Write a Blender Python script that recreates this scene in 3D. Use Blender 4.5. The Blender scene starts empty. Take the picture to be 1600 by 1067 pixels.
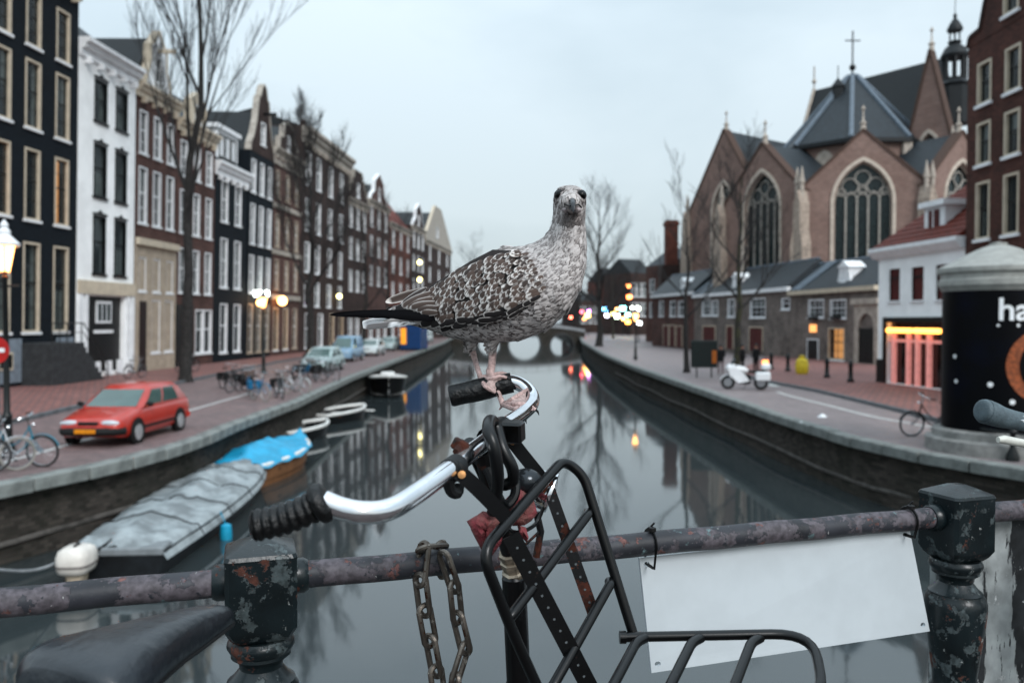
import bpy, bmesh, math, random
from mathutils import Vector, Matrix, noise
from mathutils.bvhtree import BVHTree
from mathutils.geometry import tessellate_polygon
random.seed(7)
S = bpy.context.scene
COL = S.collection
R = math.radians
# ------------------------------------------------------------------ camera
FPX = 1300.0; CZ = 3.1; HOR = 502.0
PITCH = math.atan((533.5 - HOR) / FPX)
cam_d = bpy.data.cameras.new('camera'); cam = bpy.data.objects.new('camera', cam_d); COL.objects.link(cam)
cam_d.sensor_width = 36.0; cam_d.lens = 36.0 * FPX / 1600.0
cam_d.clip_start = 0.05; cam_d.clip_end = 3000
cam.location = (0, 0, CZ); cam.rotation_euler = (R(90) - PITCH, 0, 0)
cam_d.dof.use_dof = True; cam_d.dof.focus_distance = 1.27; cam_d.dof.aperture_fstop = 5.0
S.camera = cam
# ------------------------------------------------------------------ sky, overcast
SUN_EL, SUN_AZ = 36.0, 150.0     # azimuth measured from +Y clockwise: behind the camera
w = bpy.data.worlds.new('World'); S.world = w; w.use_nodes = True
nt = w.node_tree; nt.nodes.clear()
def wn(t, **k):
    n = nt.nodes.new(t)
    for a, b in k.items(): setattr(n, a, b)
    return n
sky = wn('ShaderNodeTexSky', sky_type='NISHITA', sun_disc=False)
sky.sun_elevation = R(SUN_EL); sky.sun_rotation = R(SUN_AZ); sky.air_density = 1.5; sky.dust_density = 3.0
tc = wn('ShaderNodeTexCoord'); mp = wn('ShaderNodeMapping'); mp.inputs['Scale'].default_value = (1.0, 1.0, 2.6)
nz = wn('ShaderNodeTexNoise'); nz.inputs['Scale'].default_value = 1.7; nz.inputs['Detail'].default_value = 5; nz.inputs['Roughness'].default_value = .5
nz.inputs['Distortion'].default_value = .35
cr = wn('ShaderNodeValToRGB')
cr.color_ramp.elements[0].position = .38; cr.color_ramp.elements[0].color = (3.8, 4.6, 5.1, 1)
cr.color_ramp.elements[1].position = .63; cr.color_ramp.elements[1].color = (5.1, 5.9, 6.4, 1)
mx = wn('ShaderNodeMix', data_type='RGBA'); mx.inputs[0].default_value = .86
bg = wn('ShaderNodeBackground'); bg.inputs[1].default_value = .1
wo = wn('ShaderNodeOutputWorld')
L = nt.links.new
L(tc.outputs['Generated'], mp.inputs[0]); L(mp.outputs[0], nz.inputs[0]); L(nz.outputs['Fac'], cr.inputs[0])
# overcast sky, brightened overhead out of view to put more light on facades
sx = wn('ShaderNodeSeparateXYZ'); L(tc.outputs['Generated'], sx.inputs[0])
mr = wn('ShaderNodeMapRange'); mr.inputs[1].default_value = 0; mr.inputs[2].default_value = 1; mr.inputs[3].default_value = .95; mr.inputs[4].default_value = 2.5; pw = wn('ShaderNodeMath', operation='POWER', use_clamp=True); pw.inputs[1].default_value = 1.6; L(sx.outputs[2], pw.inputs[0]); L(pw.outputs[0], mr.inputs[0])
vm = wn('ShaderNodeVectorMath', operation='SCALE'); L(sky.outputs[0], mx.inputs[6]); L(cr.outputs[0], mx.inputs[7]); L(mx.outputs[2], vm.inputs[0]); L(mr.outputs[0], vm.inputs['Scale']); L(vm.outputs[0], bg.inputs[0]); L(bg.outputs[0], wo.inputs[0])
sd = bpy.data.lights.new('sun', 'SUN'); sd.energy = 1.4; sd.angle = R(22); sd.color = (.97, .98, 1)
so = bpy.data.objects.new('sun', sd); COL.objects.link(so)
so.rotation_euler = (R(90 - SUN_EL), 0, R(180 - SUN_AZ))
S.view_settings.view_transform = 'Standard'; S.view_settings.look = 'None'; S.view_settings.gamma = 1; S.view_settings.exposure = 0.52
S.view_settings.use_curve_mapping = False
# ------------------------------------------------------------------ pixel helpers (a pixel gives a direction; depth comes from the ground or given)
FWD = Vector((0, math.cos(PITCH), -math.sin(PITCH))); UPV = Vector((0, math.sin(PITCH), math.cos(PITCH)))
CAMP = Vector((0, 0, CZ))
def ray(px, py): return Vector(((px - 800) / FPX, 0, 0)) + UPV * ((533.5 - py) / FPX) + FWD
def D(px, py, d):
    """point on the ray of a pixel at horizontal distance y = d"""
    r = ray(px, py); return CAMP + r * (d / r.y)
def G(px, py, z=0.0):
    r = ray(px, py); return CAMP + r * ((z - CZ) / r.z)
def XatZ(px, y): return (px - 800) / FPX * y
def Zof(py, y): return D(800, py, y).z
# ------------------------------------------------------------------ materials
MATS = {}
def tone(c): return tuple(1.06 * max(x, 0) ** 1.5 for x in c[:3])
def mat(name, col, rough=.6, metal=0.0, var=.12, scale=4.0, bump=0.0, bscale=None, col2=None, lo=.4, hi=.6, spec=.38, emit=0.0, ecol=None, coat=0.0, stretch=(1, 1, 1), detail=4, rvar=0.0):
    if name in MATS: return MATS[name]
    if not metal: col = tone(col); col2 = tone(col2) if col2 else None
    m = bpy.data.materials.new(name); m.use_nodes = True; MATS[name] = m
    t = m.node_tree; b = t.nodes['Principled BSDF']; l = t.links.new
    def N(k): return t.nodes.new(k)
    b.inputs['Roughness'].default_value = rough; b.inputs['Metallic'].default_value = metal
    b.inputs['Specular IOR Level'].default_value = spec; b.inputs['Coat Weight'].default_value = coat
    c = N('ShaderNodeTexCoord'); mpn = N('ShaderNodeMapping'); mpn.inputs['Scale'].default_value = stretch
    l(c.outputs['Object'], mpn.inputs[0])
    n = N('ShaderNodeTexNoise'); n.inputs['Scale'].default_value = scale; n.inputs['Detail'].default_value = detail; n.inputs['Roughness'].default_value = .6
    l(mpn.outputs[0], n.inputs[0])
    r = N('ShaderNodeValToRGB'); e = r.color_ramp.elements
    a = tuple(max(0, x * (1 - var)) for x in col[:3]); z = tuple(x * (1 + var) for x in col[:3]) if col2 is None else col2[:3]
    if col2 is not None: a = col[:3]
    e[0].position = lo; e[0].color = a + (1,); e[1].position = hi; e[1].color = tuple(z) + (1,)
    l(n.outputs['Fac'], r.inputs[0]); l(r.outputs[0], b.inputs['Base Color'])
    if rvar:
        mr = N('ShaderNodeMapRange'); mr.inputs[3].default_value = max(0, rough - rvar); mr.inputs[4].default_value = min(1, rough + rvar)
        l(n.outputs['Fac'], mr.inputs[0]); l(mr.outputs[0], b.inputs['Roughness'])
    if bump:
        n2 = N('ShaderNodeTexNoise'); n2.inputs['Scale'].default_value = bscale or scale * 6; n2.inputs['Detail'].default_value = 4
        l(mpn.outputs[0], n2.inputs[0])
        bp = N('ShaderNodeBump'); bp.inputs['Strength'].default_value = bump; bp.inputs['Distance'].default_value = .02
        l(n2.outputs['Fac'], bp.inputs['Height']); l(bp.outputs[0], b.inputs['Normal'])
    if emit:
        b.inputs['Emission Color'].default_value = tuple(ecol or col)[:3] + (1,); b.inputs['Emission Strength'].default_value = emit
    return m
def brickmat(name, col, mortar, var=.25, axes='xz', bw=.22, bh=.075, rough=.85, dirt=.35, dirtcol=(.03, .028, .026)):
    if name in MATS: return MATS[name]
    col, mortar, dirtcol = tone(col), tone(mortar), tone(dirtcol)
    m = bpy.data.materials.new(name); m.use_nodes = True; MATS[name] = m
    t = m.node_tree; b = t.nodes['Principled BSDF']; l = t.links.new
    def N(k): return t.nodes.new(k)
    b.inputs['Roughness'].default_value = rough; b.inputs['Specular IOR Level'].default_value = .2
    c = N('ShaderNodeTexCoord'); sp = N('ShaderNodeSeparateXYZ'); cb = N('ShaderNodeCombineXYZ')
    l(c.outputs['Object'], sp.inputs[0])
    if axes == 'xz':
        ad = N('ShaderNodeMath'); l(sp.outputs[0], ad.inputs[0]); l(sp.outputs[1], ad.inputs[1]); l(ad.outputs[0], cb.inputs[0]); l(sp.outputs[2], cb.inputs[1])
    else: l(sp.outputs[0], cb.inputs[0]); l(sp.outputs[1], cb.inputs[1])
    br = N('ShaderNodeTexBrick'); br.inputs['Scale'].default_value = 1; br.inputs['Brick Width'].default_value = bw; br.inputs['Row Height'].default_value = bh
    br.inputs['Mortar Size'].default_value = bh * .11; br.inputs['Mortar Smooth'].default_value = .3
    br.inputs['Color1'].default_value = tuple(x * (1 - var) for x in col) + (1,); br.inputs['Color2'].default_value = tuple(x * (1 + var) for x in col) + (1,)
    br.inputs['Mortar'].default_value = tuple(mortar) + (1,)
    l(cb.outputs[0], br.inputs[0])
    n = N('ShaderNodeTexNoise'); n.inputs['Scale'].default_value = .55; n.inputs['Detail'].default_value = 7; n.inputs['Roughness'].default_value = .65
    l(c.outputs['Object'], n.inputs[0])
    r = N('ShaderNodeMapRange'); r.inputs[1].default_value = .42; r.inputs[2].default_value = .72; r.inputs[3].default_value = 0; r.inputs[4].default_value = dirt * 2
    l(n.outputs['Fac'], r.inputs[0])
    mxn = N('ShaderNodeMix'); mxn.data_type = 'RGBA'; l(r.outputs[0], mxn.inputs[0]); l(br.outputs[0], mxn.inputs[6]); mxn.inputs[7].default_value = tuple(dirtcol) + (1,)
    l(mxn.outputs[2], b.inputs['Base Color'])
    bp = N('ShaderNodeBump'); bp.inputs['Strength'].default_value = .5; bp.inputs['Distance'].default_value = .006; bp.invert = True
    l(br.outputs['Fac'], bp.inputs['Height']); l(bp.outputs[0], b.inputs['Normal'])
    return m
def glassmat(name, tint=(.03, .04, .045), tr=.45):
    m = bpy.data.materials.new(name); m.use_nodes = True; MATS[name] = m
    t = m.node_tree; l = t.links.new; t.nodes.clear()
    o = t.nodes.new('ShaderNodeOutputMaterial'); mxs = t.nodes.new('ShaderNodeMixShader'); tp = t.nodes.new('ShaderNodeBsdfTransparent')
    b = t.nodes.new('ShaderNodeBsdfPrincipled'); b.inputs['Base Color'].default_value = tint + (1,); b.inputs['Roughness'].default_value = .04
    b.inputs['IOR'].default_value = 1.6
    tp.inputs[0].default_value = (.8, .88, .88, 1)
    mxs.inputs[0].default_value = 1 - tr
    l(tp.outputs[0], mxs.inputs[1]); l(b.outputs[0], mxs.inputs[2]); l(mxs.outputs[0], o.inputs[0])
    return m
def peelmat(name, base, patches, rough=.45, scale=18, bump=.25):
    """painted iron: base coat with irregular chips of other colours; patches = [(colour, scale, threshold, rough)]"""
    m = bpy.data.materials.new(name); m.use_nodes = True; MATS[name] = m
    base = tone(base); patches = [(tone(a),) + tuple(z) for a, *z in patches]
    t = m.node_tree; b = t.nodes['Principled BSDF']; l = t.links.new
    def N(k): return t.nodes.new(k)
    b.inputs['Specular IOR Level'].default_value = .35
    c = N('ShaderNodeTexCoord')
    cur = None; currough = None; hsum = None
    n0 = N('ShaderNodeTexNoise'); n0.inputs['Scale'].default_value = scale; n0.inputs['Detail'].default_value = 6; l(c.outputs['Object'], n0.inputs[0])
    r0 = N('ShaderNodeValToRGB'); r0.color_ramp.elements[0].position = .3; r0.color_ramp.elements[1].position = .7
    r0.color_ramp.elements[0].color = tuple(x * .6 for x in base) + (1,); r0.color_ramp.elements[1].color = tuple(x * 1.5 for x in base) + (1,)
    l(n0.outputs['Fac'], r0.inputs[0]); cur = r0.outputs[0]
    for i, (pc, ps, th, pr) in enumerate(patches):
        n = N('ShaderNodeTexNoise'); n.inputs['Scale'].default_value = ps; n.inputs['Detail'].default_value = 8; n.inputs['Roughness'].default_value = .68
        mpn = N('ShaderNodeMapping'); mpn.inputs['Location'].default_value = (3.1 * i + .7, 1.7 * i, 5.3 * i); l(c.outputs['Object'], mpn.inputs[0]); l(mpn.outputs[0], n.inputs[0])
        mr = N('ShaderNodeMapRange'); mr.inputs[1].default_value = th; mr.inputs[2].default_value = th + .018
        l(n.outputs['Fac'], mr.inputs[0])
        mm = N('ShaderNodeMix'); mm.data_type = 'RGBA'; l(mr.outputs[0], mm.inputs[0]); l(cur, mm.inputs[6])
        n3 = N('ShaderNodeTexNoise'); n3.inputs['Scale'].default_value = ps * 5; n3.inputs['Detail'].default_value = 5; l(c.outputs['Object'], n3.inputs[0])
        r3 = N('ShaderNodeValToRGB'); r3.color_ramp.elements[0].position = .35; r3.color_ramp.elements[1].position = .65
        r3.color_ramp.elements[0].color = tuple(x * .55 for x in pc) + (1,); r3.color_ramp.elements[1].color = tuple(min(1, x * 1.35) for x in pc) + (1,)
        l(n3.outputs['Fac'], r3.inputs[0]); l(r3.outputs[0], mm.inputs[7]); cur = mm.outputs[2]
        mr2 = N('ShaderNodeMix'); l(mr.outputs[0], mr2.inputs[0])
        if currough is None: mr2.inputs[2].default_value = rough
        else: l(currough, mr2.inputs[2])
        mr2.inputs[3].default_value = pr; currough = mr2.outputs[0]
        if hsum is None: hsum = mr.outputs[0]
        else:
            ad = N('ShaderNodeMath'); l(hsum, ad.inputs[0]); l(mr.outputs[0], ad.inputs[1]); hsum = ad.outputs[0]
    l(cur, b.inputs['Base Color']); l(currough, b.inputs['Roughness'])
    n4 = N('ShaderNodeTexNoise'); n4.inputs['Scale'].default_value = 160; n4.inputs['Detail'].default_value = 3; l(c.outputs['Object'], n4.inputs[0])
    h1 = N('ShaderNodeMath'); h1.operation = 'MULTIPLY'; h1.inputs[1].default_value = -1.0; l(hsum, h1.inputs[0])
    h2 = N('ShaderNodeMath'); h2.operation = 'MULTIPLY_ADD'; h2.inputs[1].default_value = .5; l(n4.outputs['Fac'], h2.inputs[0]); l(h1.outputs[0], h2.inputs[2])
    bp = N('ShaderNodeBump'); bp.inputs['Strength'].default_value = bump * 2; bp.inputs['Distance'].default_value = .0012
    l(h2.outputs[0], bp.inputs['Height']); l(bp.outputs[0], b.inputs['Normal'])
    return m
def vcolmat(name, rough=.7, spec=.3):
    m = bpy.data.materials.new(name); m.use_nodes = True; MATS[name] = m
    t = m.node_tree; b = t.nodes['Principled BSDF']
    a = t.nodes.new('ShaderNodeAttribute'); a.attribute_name = 'Col'
    t.links.new(a.outputs['Color'], b.inputs['Base Color']); b.inputs['Roughness'].default_value = rough; b.inputs['Specular IOR Level'].default_value = spec
    return m
# ------------------------------------------------------------------ mesh builder
class MB:
    def __init__(s): s.v = []; s.f = []; s.c = []
    def add(s, v, f, col=None):
        o = len(s.v); s.v += [tuple(p) for p in v]; s.f += [tuple(i + o for i in q) for q in f]
        s.c += [col] * len(v) if not isinstance(col, list) else col
        return s
    def box(s, x0, x1, y0, y1, z0, z1, M=None):
        v = [Vector(p) for p in ((x0, y0, z0), (x1, y0, z0), (x1, y1, z0), (x0, y1, z0), (x0, y0, z1), (x1, y0, z1), (x1, y1, z1), (x0, y1, z1))]
        if M: v = [M @ p for p in v]
        return s.add(v, [(0, 3, 2, 1), (4, 5, 6, 7), (0, 1, 5, 4), (1, 2, 6, 5), (2, 3, 7, 6), (3, 0, 4, 7)])
    def bbox(s, x0, x1, y0, y1, z0, z1, b=.01, M=None):
        """box with chamfered edges: stack of 4 rings"""
        def ring(z, i): return [(x0 + i + b * 0, y0 + i, z), (x1 - i, y0 + i, z), (x1 - i, y1 - i, z), (x0 + i, y1 - i, z)]
        def oct_(z, i):
            a = b
            X0, X1, Y0, Y1 = x0 + i, x1 - i, y0 + i, y1 - i
            return [(X0 + a, Y0, z), (X1 - a, Y0, z), (X1, Y0 + a, z), (X1, Y1 - a, z), (X1 - a, Y1, z), (X0 + a, Y1, z), (X0, Y1 - a, z), (X0, Y0 + a, z)]
        rs = [oct_(z0, b), oct_(z0 + b, 0), oct_(z1 - b, 0), oct_(z1, b)]
        if M: rs = [[M @ Vector(p) for p in r] for r in rs]
        return s.loft(rs)
    def loft(s, rings, caps=True, closed=True):
        n = len(rings[0]); v = [p for r in rings for p in r]; f = []
        m = n if closed else n - 1
        for i in range(len(rings) - 1):
            for j in range(m):
                k = (j + 1) % n
                f.append((i * n + j, i * n + k, (i + 1) * n + k, (i + 1) * n + j))
        if caps:
            f.append(tuple(reversed(range(n)))); f.append(tuple(range((len(rings) - 1) * n, len(rings) * n)))
        return s.add(v, f)
    def tube(s, pts, r, n=8, closed=False, flat=None, up=None):
        pts = [Vector(p) for p in pts]; m = len(pts)
        rs = r if isinstance(r, (list, tuple)) else [r] * m
        T = []
        for i in range(m):
            a = pts[(i - 1) % m] if closed else pts[max(i - 1, 0)]
            b = pts[(i + 1) % m] if closed else pts[min(i + 1, m - 1)]
            d = b - a; T.append(d.normalized() if d.length > 1e-9 else Vector((0, 0, 1)))
        u = Vector(up) if up is not None else (Vector((0, 0, 1)) if abs(T[0].z) < .9 else Vector((1, 0, 0)))
        rings = []
        for i in range(m):
            u = (u - T[i] * u.dot(T[i])); u = u.normalized() if u.length > 1e-6 else T[i].orthogonal().normalized(); q = T[i].cross(u)
            fl = flat or 1.0
            rings.append([pts[i] + (u * math.cos(2 * math.pi * k / n) * fl + q * math.sin(2 * math.pi * k / n)) * rs[i] for k in range(n)])
        if closed: rings.append(rings[0]); return s.loft(rings, caps=False)
        return s.loft(rings)
    def strip(s, pts, w, t, up=(0, 0, 1)):
        """flat bar of width w and thickness t along a path; 'up' is its width direction"""
        pts = [Vector(p) for p in pts]; rings = []
        for i, p in enumerate(pts):
            d = (pts[min(i + 1, len(pts) - 1)] - pts[max(i - 1, 0)]).normalized()
            u = Vector(up); u = (u - d * u.dot(d)).normalized(); q = d.cross(u)
            rings.append([p + u * w / 2 + q * t / 2, p - u * w / 2 + q * t / 2, p - u * w / 2 - q * t / 2, p + u * w / 2 - q * t / 2])
        return s.loft(rings)
    def lathe(s, prof, n=24, M=None, caps=True):
        rs = [[Vector((r * math.cos(2 * math.pi * k / n), r * math.sin(2 * math.pi * k / n), z)) for k in range(n)] for r, z in prof]
        if M: rs = [[M @ p for p in r] for r in rs]
        return s.loft(rs, caps)
    def ball(s, c, rx, ry=None, rz=None, n=12, m=8, M=None):
        ry = ry or rx; rz = rz or rx; c = Vector(c); rs = []
        for i in range(m + 1):
            a = -math.pi / 2 + math.pi * i / m; k = max(math.cos(a), .02)
            rs.append([Vector((rx * k * math.cos(2 * math.pi * j / n), ry * k * math.sin(2 * math.pi * j / n), rz * math.sin(a))) for j in range(n)])
        rs = [[(M @ p if M else p) + c for p in r] for r in rs]
        return s.loft(rs)
    def prism(s, poly, y0, y1, holes=(), M=None):
        """polygon in x,z (with holes) extruded along y"""
        loops = [[Vector((p[0], p[1], 0)) for p in poly]] + [[Vector((p[0], p[1], 0)) for p in h] for h in holes]
        tri = tessellate_polygon(loops); flat = [p for l in loops for p in l]; n = len(flat)
        v = [Vector((p.x, y0, p.y)) for p in flat] + [Vector((p.x, y1, p.y)) for p in flat]; f = []
        for t in tri: f.append(tuple(t)); f.append(tuple(i + n for i in reversed(t)))
        o = 0
        for l in loops:
            k = len(l)
            for i in range(k):
                a, b = o + i, o + (i + 1) % k; f.append((a, b, b + n, a + n))
            o += k
        if M: v = [M @ p for p in v]
        return s.add(v, f)
    def data(s, name, m, smooth=True, ang=35):
        me = bpy.data.meshes.new(name); me.from_pydata(s.v, [], s.f)
        for q in (m if isinstance(m, list) else [m]): me.materials.append(q)
        if any(c is not None for c in s.c):
            at = me.color_attributes.new('Col', 'FLOAT_COLOR', 'POINT')
            for i, c in enumerate(s.c): at.data[i].color = tuple(c or (.5, .5, .5)) + (1,)
        bm = bmesh.new(); bm.from_mesh(me); bmesh.ops.recalc_face_normals(bm, faces=bm.faces); bm.to_mesh(me); bm.free()
        if smooth:
            me.polygons.foreach_set('use_smooth', [True] * len(me.polygons)); me.set_sharp_from_angle(angle=R(ang))
        me.update(); return me
    def build(s, name, m, parent=None, smooth=True, ang=35): return link(name, s.data(name, m, smooth, ang), parent)
def link(name, data, parent=None):
    o = bpy.data.objects.new(name, data); COL.objects.link(o)
    if parent is not None: o.parent = parent
    return o
def tag(o, label=None, cat=None, group=None, kind=None):
    if label: o['label'] = label
    if cat: o['category'] = cat
    if group: o['group'] = group
    if kind: o['kind'] = kind
    return o
def empty(name, loc, label, cat, rz=0, group=None):
    o = link(name, None); o.empty_display_size = .2; o.location = loc; o.rotation_euler = (0, 0, rz)
    return tag(o, label, cat, group)
def struct(o): o['kind'] = 'structure'; return o
def copy_tree(o, parent=None):
    c = o.copy(); COL.objects.link(c); c.parent = parent
    for ch in o.children: copy_tree(ch, c)
    return c
def smooth_path(pts, k=6):
    """Catmull-Rom through points"""
    P = [Vector(p) for p in pts]; out = []
    for i in range(len(P) - 1):
        a, b, c, d = P[max(i - 1, 0)], P[i], P[i + 1], P[min(i + 2, len(P) - 1)]
        for j in range(k):
            t = j / k; out.append(.5 * ((2 * b) + (c - a) * t + (2 * a - 5 * b + 4 * c - d) * t * t + (3 * b - a - 3 * c + d) * t ** 3))
    out.append(P[-1]); return out
def round_path(pts, r, k=5):
    """polyline with rounded corners"""
    P = [Vector(p) for p in pts]; out = [P[0]]
    for i in range(1, len(P) - 1):
        a, b, c = P[i - 1], P[i], P[i + 1]
        q = min(r, (a - b).length * .49, (c - b).length * .49)
        s0 = b + (a - b).normalized() * q; s1 = b + (c - b).normalized() * q
        for j in range(k + 1):
            t = j / k; out.append(s0 * (1 - t) ** 2 + b * 2 * t * (1 - t) + s1 * t * t)
    out.append(P[-1]); return out
# ------------------------------------------------------------------ shared materials
mat('white', (.80, .81, .82), .55, var=.06, scale=2)
mat('cream', (.62, .56, .47), .55, var=.08, scale=2)
mat('tan_stone', (.50, .44, .37), .7, var=.12, scale=2)
mat('pale_stone', (.48, .45, .41), .8, var=.2, scale=3)
mat('black_paint', (.012, .015, .018), .4, var=.3)
mat('green_black', (.012, .022, .024), .4, var=.3)
mat('slate', (.045, .06, .072), .55, var=.3, scale=3, bump=.3)
mat('slate_dark', (.02, .028, .034), .6, var=.3, scale=3)
mat('lead', (.22, .26, .30), .5, var=.2)
mat('red_tile', (.22, .06, .035), .75, var=.35, scale=6, bump=.4)
mat('red_shutter', (.15, .02, .018), .5, var=.2)
mat('curtain', (.55, .55, .52), .9, var=.15)
mat('wood', (.16, .09, .05), .7, var=.3)
mat('iron', (.012, .014, .016), .45, metal=.0, var=.4)
mat('rubber', (.012, .012, .013), .7, var=.3)
mat('chrome', (.72, .74, .76), .12, metal=1, var=.03)
mat('steel', (.45, .46, .48), .35, metal=1, var=.15, scale=40)
glassmat('glass')
mat('lit_warm', (1, .55, .25), .5, emit=1.0, ecol=(1, .42, .13))
mat('lamp_orange', (1, .6, .3), .5, emit=9, ecol=(1, .45, .14))
mat('lamp_white', (1, 1, .95), .5, emit=9, ecol=(.9, 1, .93))
mat('lamp_yellow', (1, .95, .5), .5, emit=7, ecol=(1, .88, .36))
# ================================================================== SETTING: water, quays, streets, bridge deck
WZ = -1.55
LIPL = [G(*p) for p in ((0, 757), (120, 734), (214, 713), (300, 686), (356, 663), (450, 630), (540, 590), (630, 557), (690, 535.5))]
LIPR = [G(*p) for p in ((1600, 734), (1450, 709), (1337, 684), (1225, 650), (1112, 612), (1000, 575), (950, 555), (913, 535))]
LIPL = [Vector((-12.2, 10.5, 0)), Vector((-11, 12.8, 0))] + LIPL + [Vector((-12, 175, 0)), Vector((-13, 330, 0))]
LIPR = [Vector((16.5, 12.2, 0)), Vector((13.2, 15.2, 0))] + LIPR + [Vector((14.5, 175, 0)), Vector((17, 330, 0))]
def flat_poly(name, pts, z, m):
    loops = [[Vector((p[0], p[1], 0)) for p in pts]]
    mb = MB(); mb.add([(p[0], p[1], z) for p in pts], [tuple(t) for t in tessellate_polygon(loops)])
    return struct(mb.build(name, m, smooth=False))
# water
m = bpy.data.materials.new('water'); m.use_nodes = True; MATS['water'] = m
t = m.node_tree; b = t.nodes['Principled BSDF']; l = t.links.new
b.inputs['Base Color'].default_value = (.030, .038, .040, 1); b.inputs['Roughness'].default_value = .045; b.inputs['IOR'].default_value = 1.6
c = t.nodes.new('ShaderNodeTexCoord'); mp2 = t.nodes.new('ShaderNodeMapping'); mp2.inputs['Scale'].default_value = (.9, .32, 1)
n1 = t.nodes.new('ShaderNodeTexNoise'); n1.inputs['Scale'].default_value = 1.6; n1.inputs['Detail'].default_value = 3
n2 = t.nodes.new('ShaderNodeTexNoise'); n2.inputs['Scale'].default_value = .16; n2.inputs['Detail'].default_value = 2
l(c.outputs['Object'], mp2.inputs[0]); l(mp2.outputs[0], n1.inputs[0]); l(c.outputs['Object'], n2.inputs[0])
mu = t.nodes.new('ShaderNodeMath'); mu.operation = 'MULTIPLY'; l(n1.outputs['Fac'], mu.inputs[0]); l(n2.outputs['Fac'], mu.inputs[1])
bp = t.nodes.new('ShaderNodeBump'); bp.inputs['Strength'].default_value = .16; bp.inputs['Distance'].default_value = .03
l(mu.outputs[0], bp.inputs['Height']); l(bp.outputs[0], b.inputs['Normal'])
mb = MB(); mb.add([(-60, -25, WZ), (60, -25, WZ), (60, 340, WZ), (-60, 340, WZ)], [(0, 1, 2, 3)])
struct(mb.build('water', MATS['water'], smooth=False))
# streets: brick paving on both quays
PAVE = brickmat('street_brick', (.33, .25, .245), (.21, .2, .2), var=.3, axes='xy', bw=.21, bh=.1, rough=.55, dirt=.3, dirtcol=(.21, .19, .19))
PAVE2 = brickmat('street_brick_grey', (.37, .325, .325), (.26, .25, .25), var=.22, axes='xy', bw=.21, bh=.1, rough=.5, dirt=.25, dirtcol=(.28, .25, .25))
SIDE = brickmat('pavement_brick', (.38, .22, .20), (.21, .17, .17), var=.25, axes='xy', bw=.3, bh=.3, rough=.6, dirt=.2, dirtcol=(.26, .17, .16))
flat_poly('street_left', [(p.x, p.y) for p in LIPL] + [(-400, 330), (-400, 10.5)], 0, PAVE)
flat_poly('street_right', [(p.x, p.y) for p in LIPR] + [(400, 330), (400, 12.2)], 0, PAVE2)
flat_poly('ground_far', [(-900, 329), (900, 329), (900, 1500), (-900, 1500)], -.02, mat('far_ground', (.1, .1, .1), .9))
# raised pavements with kerbs
def pavement(name, inner, outer, m, h=.12):
    mb = MB(); poly = [(p[0], p[1]) for p in inner] + [(p[0], p[1]) for p in reversed(outer)]
    loops = [[Vector((x, y, 0)) for x, y in poly]]; n = len(poly)
    v = [(x, y, h) for x, y in poly] + [(x, y, -.2) for x, y in poly]; f = [tuple(q) for q in tessellate_polygon(loops)]
    f += [(i, (i + 1) % n, n + (i + 1) % n, n + i) for i in range(n)]
    mb.add(v, f); return struct(mb.build(name, m, smooth=False))
KERBL = [(-14.2, 12), (-14.7, 20), (-15.2, 26), (-16.6, 42), (-17.6, 63), (-17.2, 82), (-15.8, 110), (-13.6, 150)]
pavement('pavement_left', KERBL, [(-27, 12), (-25, 20), (-24.6, 26), (-23.6, 42), (-22.4, 63), (-21, 82), (-19.5, 110), (-16.5, 150)], SIDE)
def kerb_stones(name, path, y0, y1, w=.18, h=.125):
    """kerb built stone by stone as parts of one kerb"""
    root = struct(link(name, None)); me = None
    seg = resample([Vector((p[0], p[1], 0)) for p in path], 1.0); k = 0
    for a, b_ in zip(seg, seg[1:]):
        if not (y0 <= a.y <= y1): continue
        if me is None:
            q = MB(); q.bbox(.006, .994, -w / 2, w / 2, -.15, h + .006, .012); me = q.data('kerb_stone', mat('kerb', (.20, .21, .22), .7, var=.25, scale=6))
        o = link('kerb_stone', me, root); o.location = a; o.rotation_euler = (0, 0, math.atan2(b_.y - a.y, b_.x - a.x))
        o.scale = ((b_ - a).length, 1, 1 + random.uniform(-.03, .03))
def resample(P, step):
    out = [P[0].copy()]; acc = 0
    for a, b_ in zip(P, P[1:]):
        d = (b_ - a).length; t_ = step - acc
        while t_ <= d: out.append(a.lerp(b_, t_ / d)); t_ += step
        acc = (acc + d) % step if d + acc >= step else acc + d
    return out
kerb_stones('kerb_left', KERBL, 14, 90)
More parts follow.
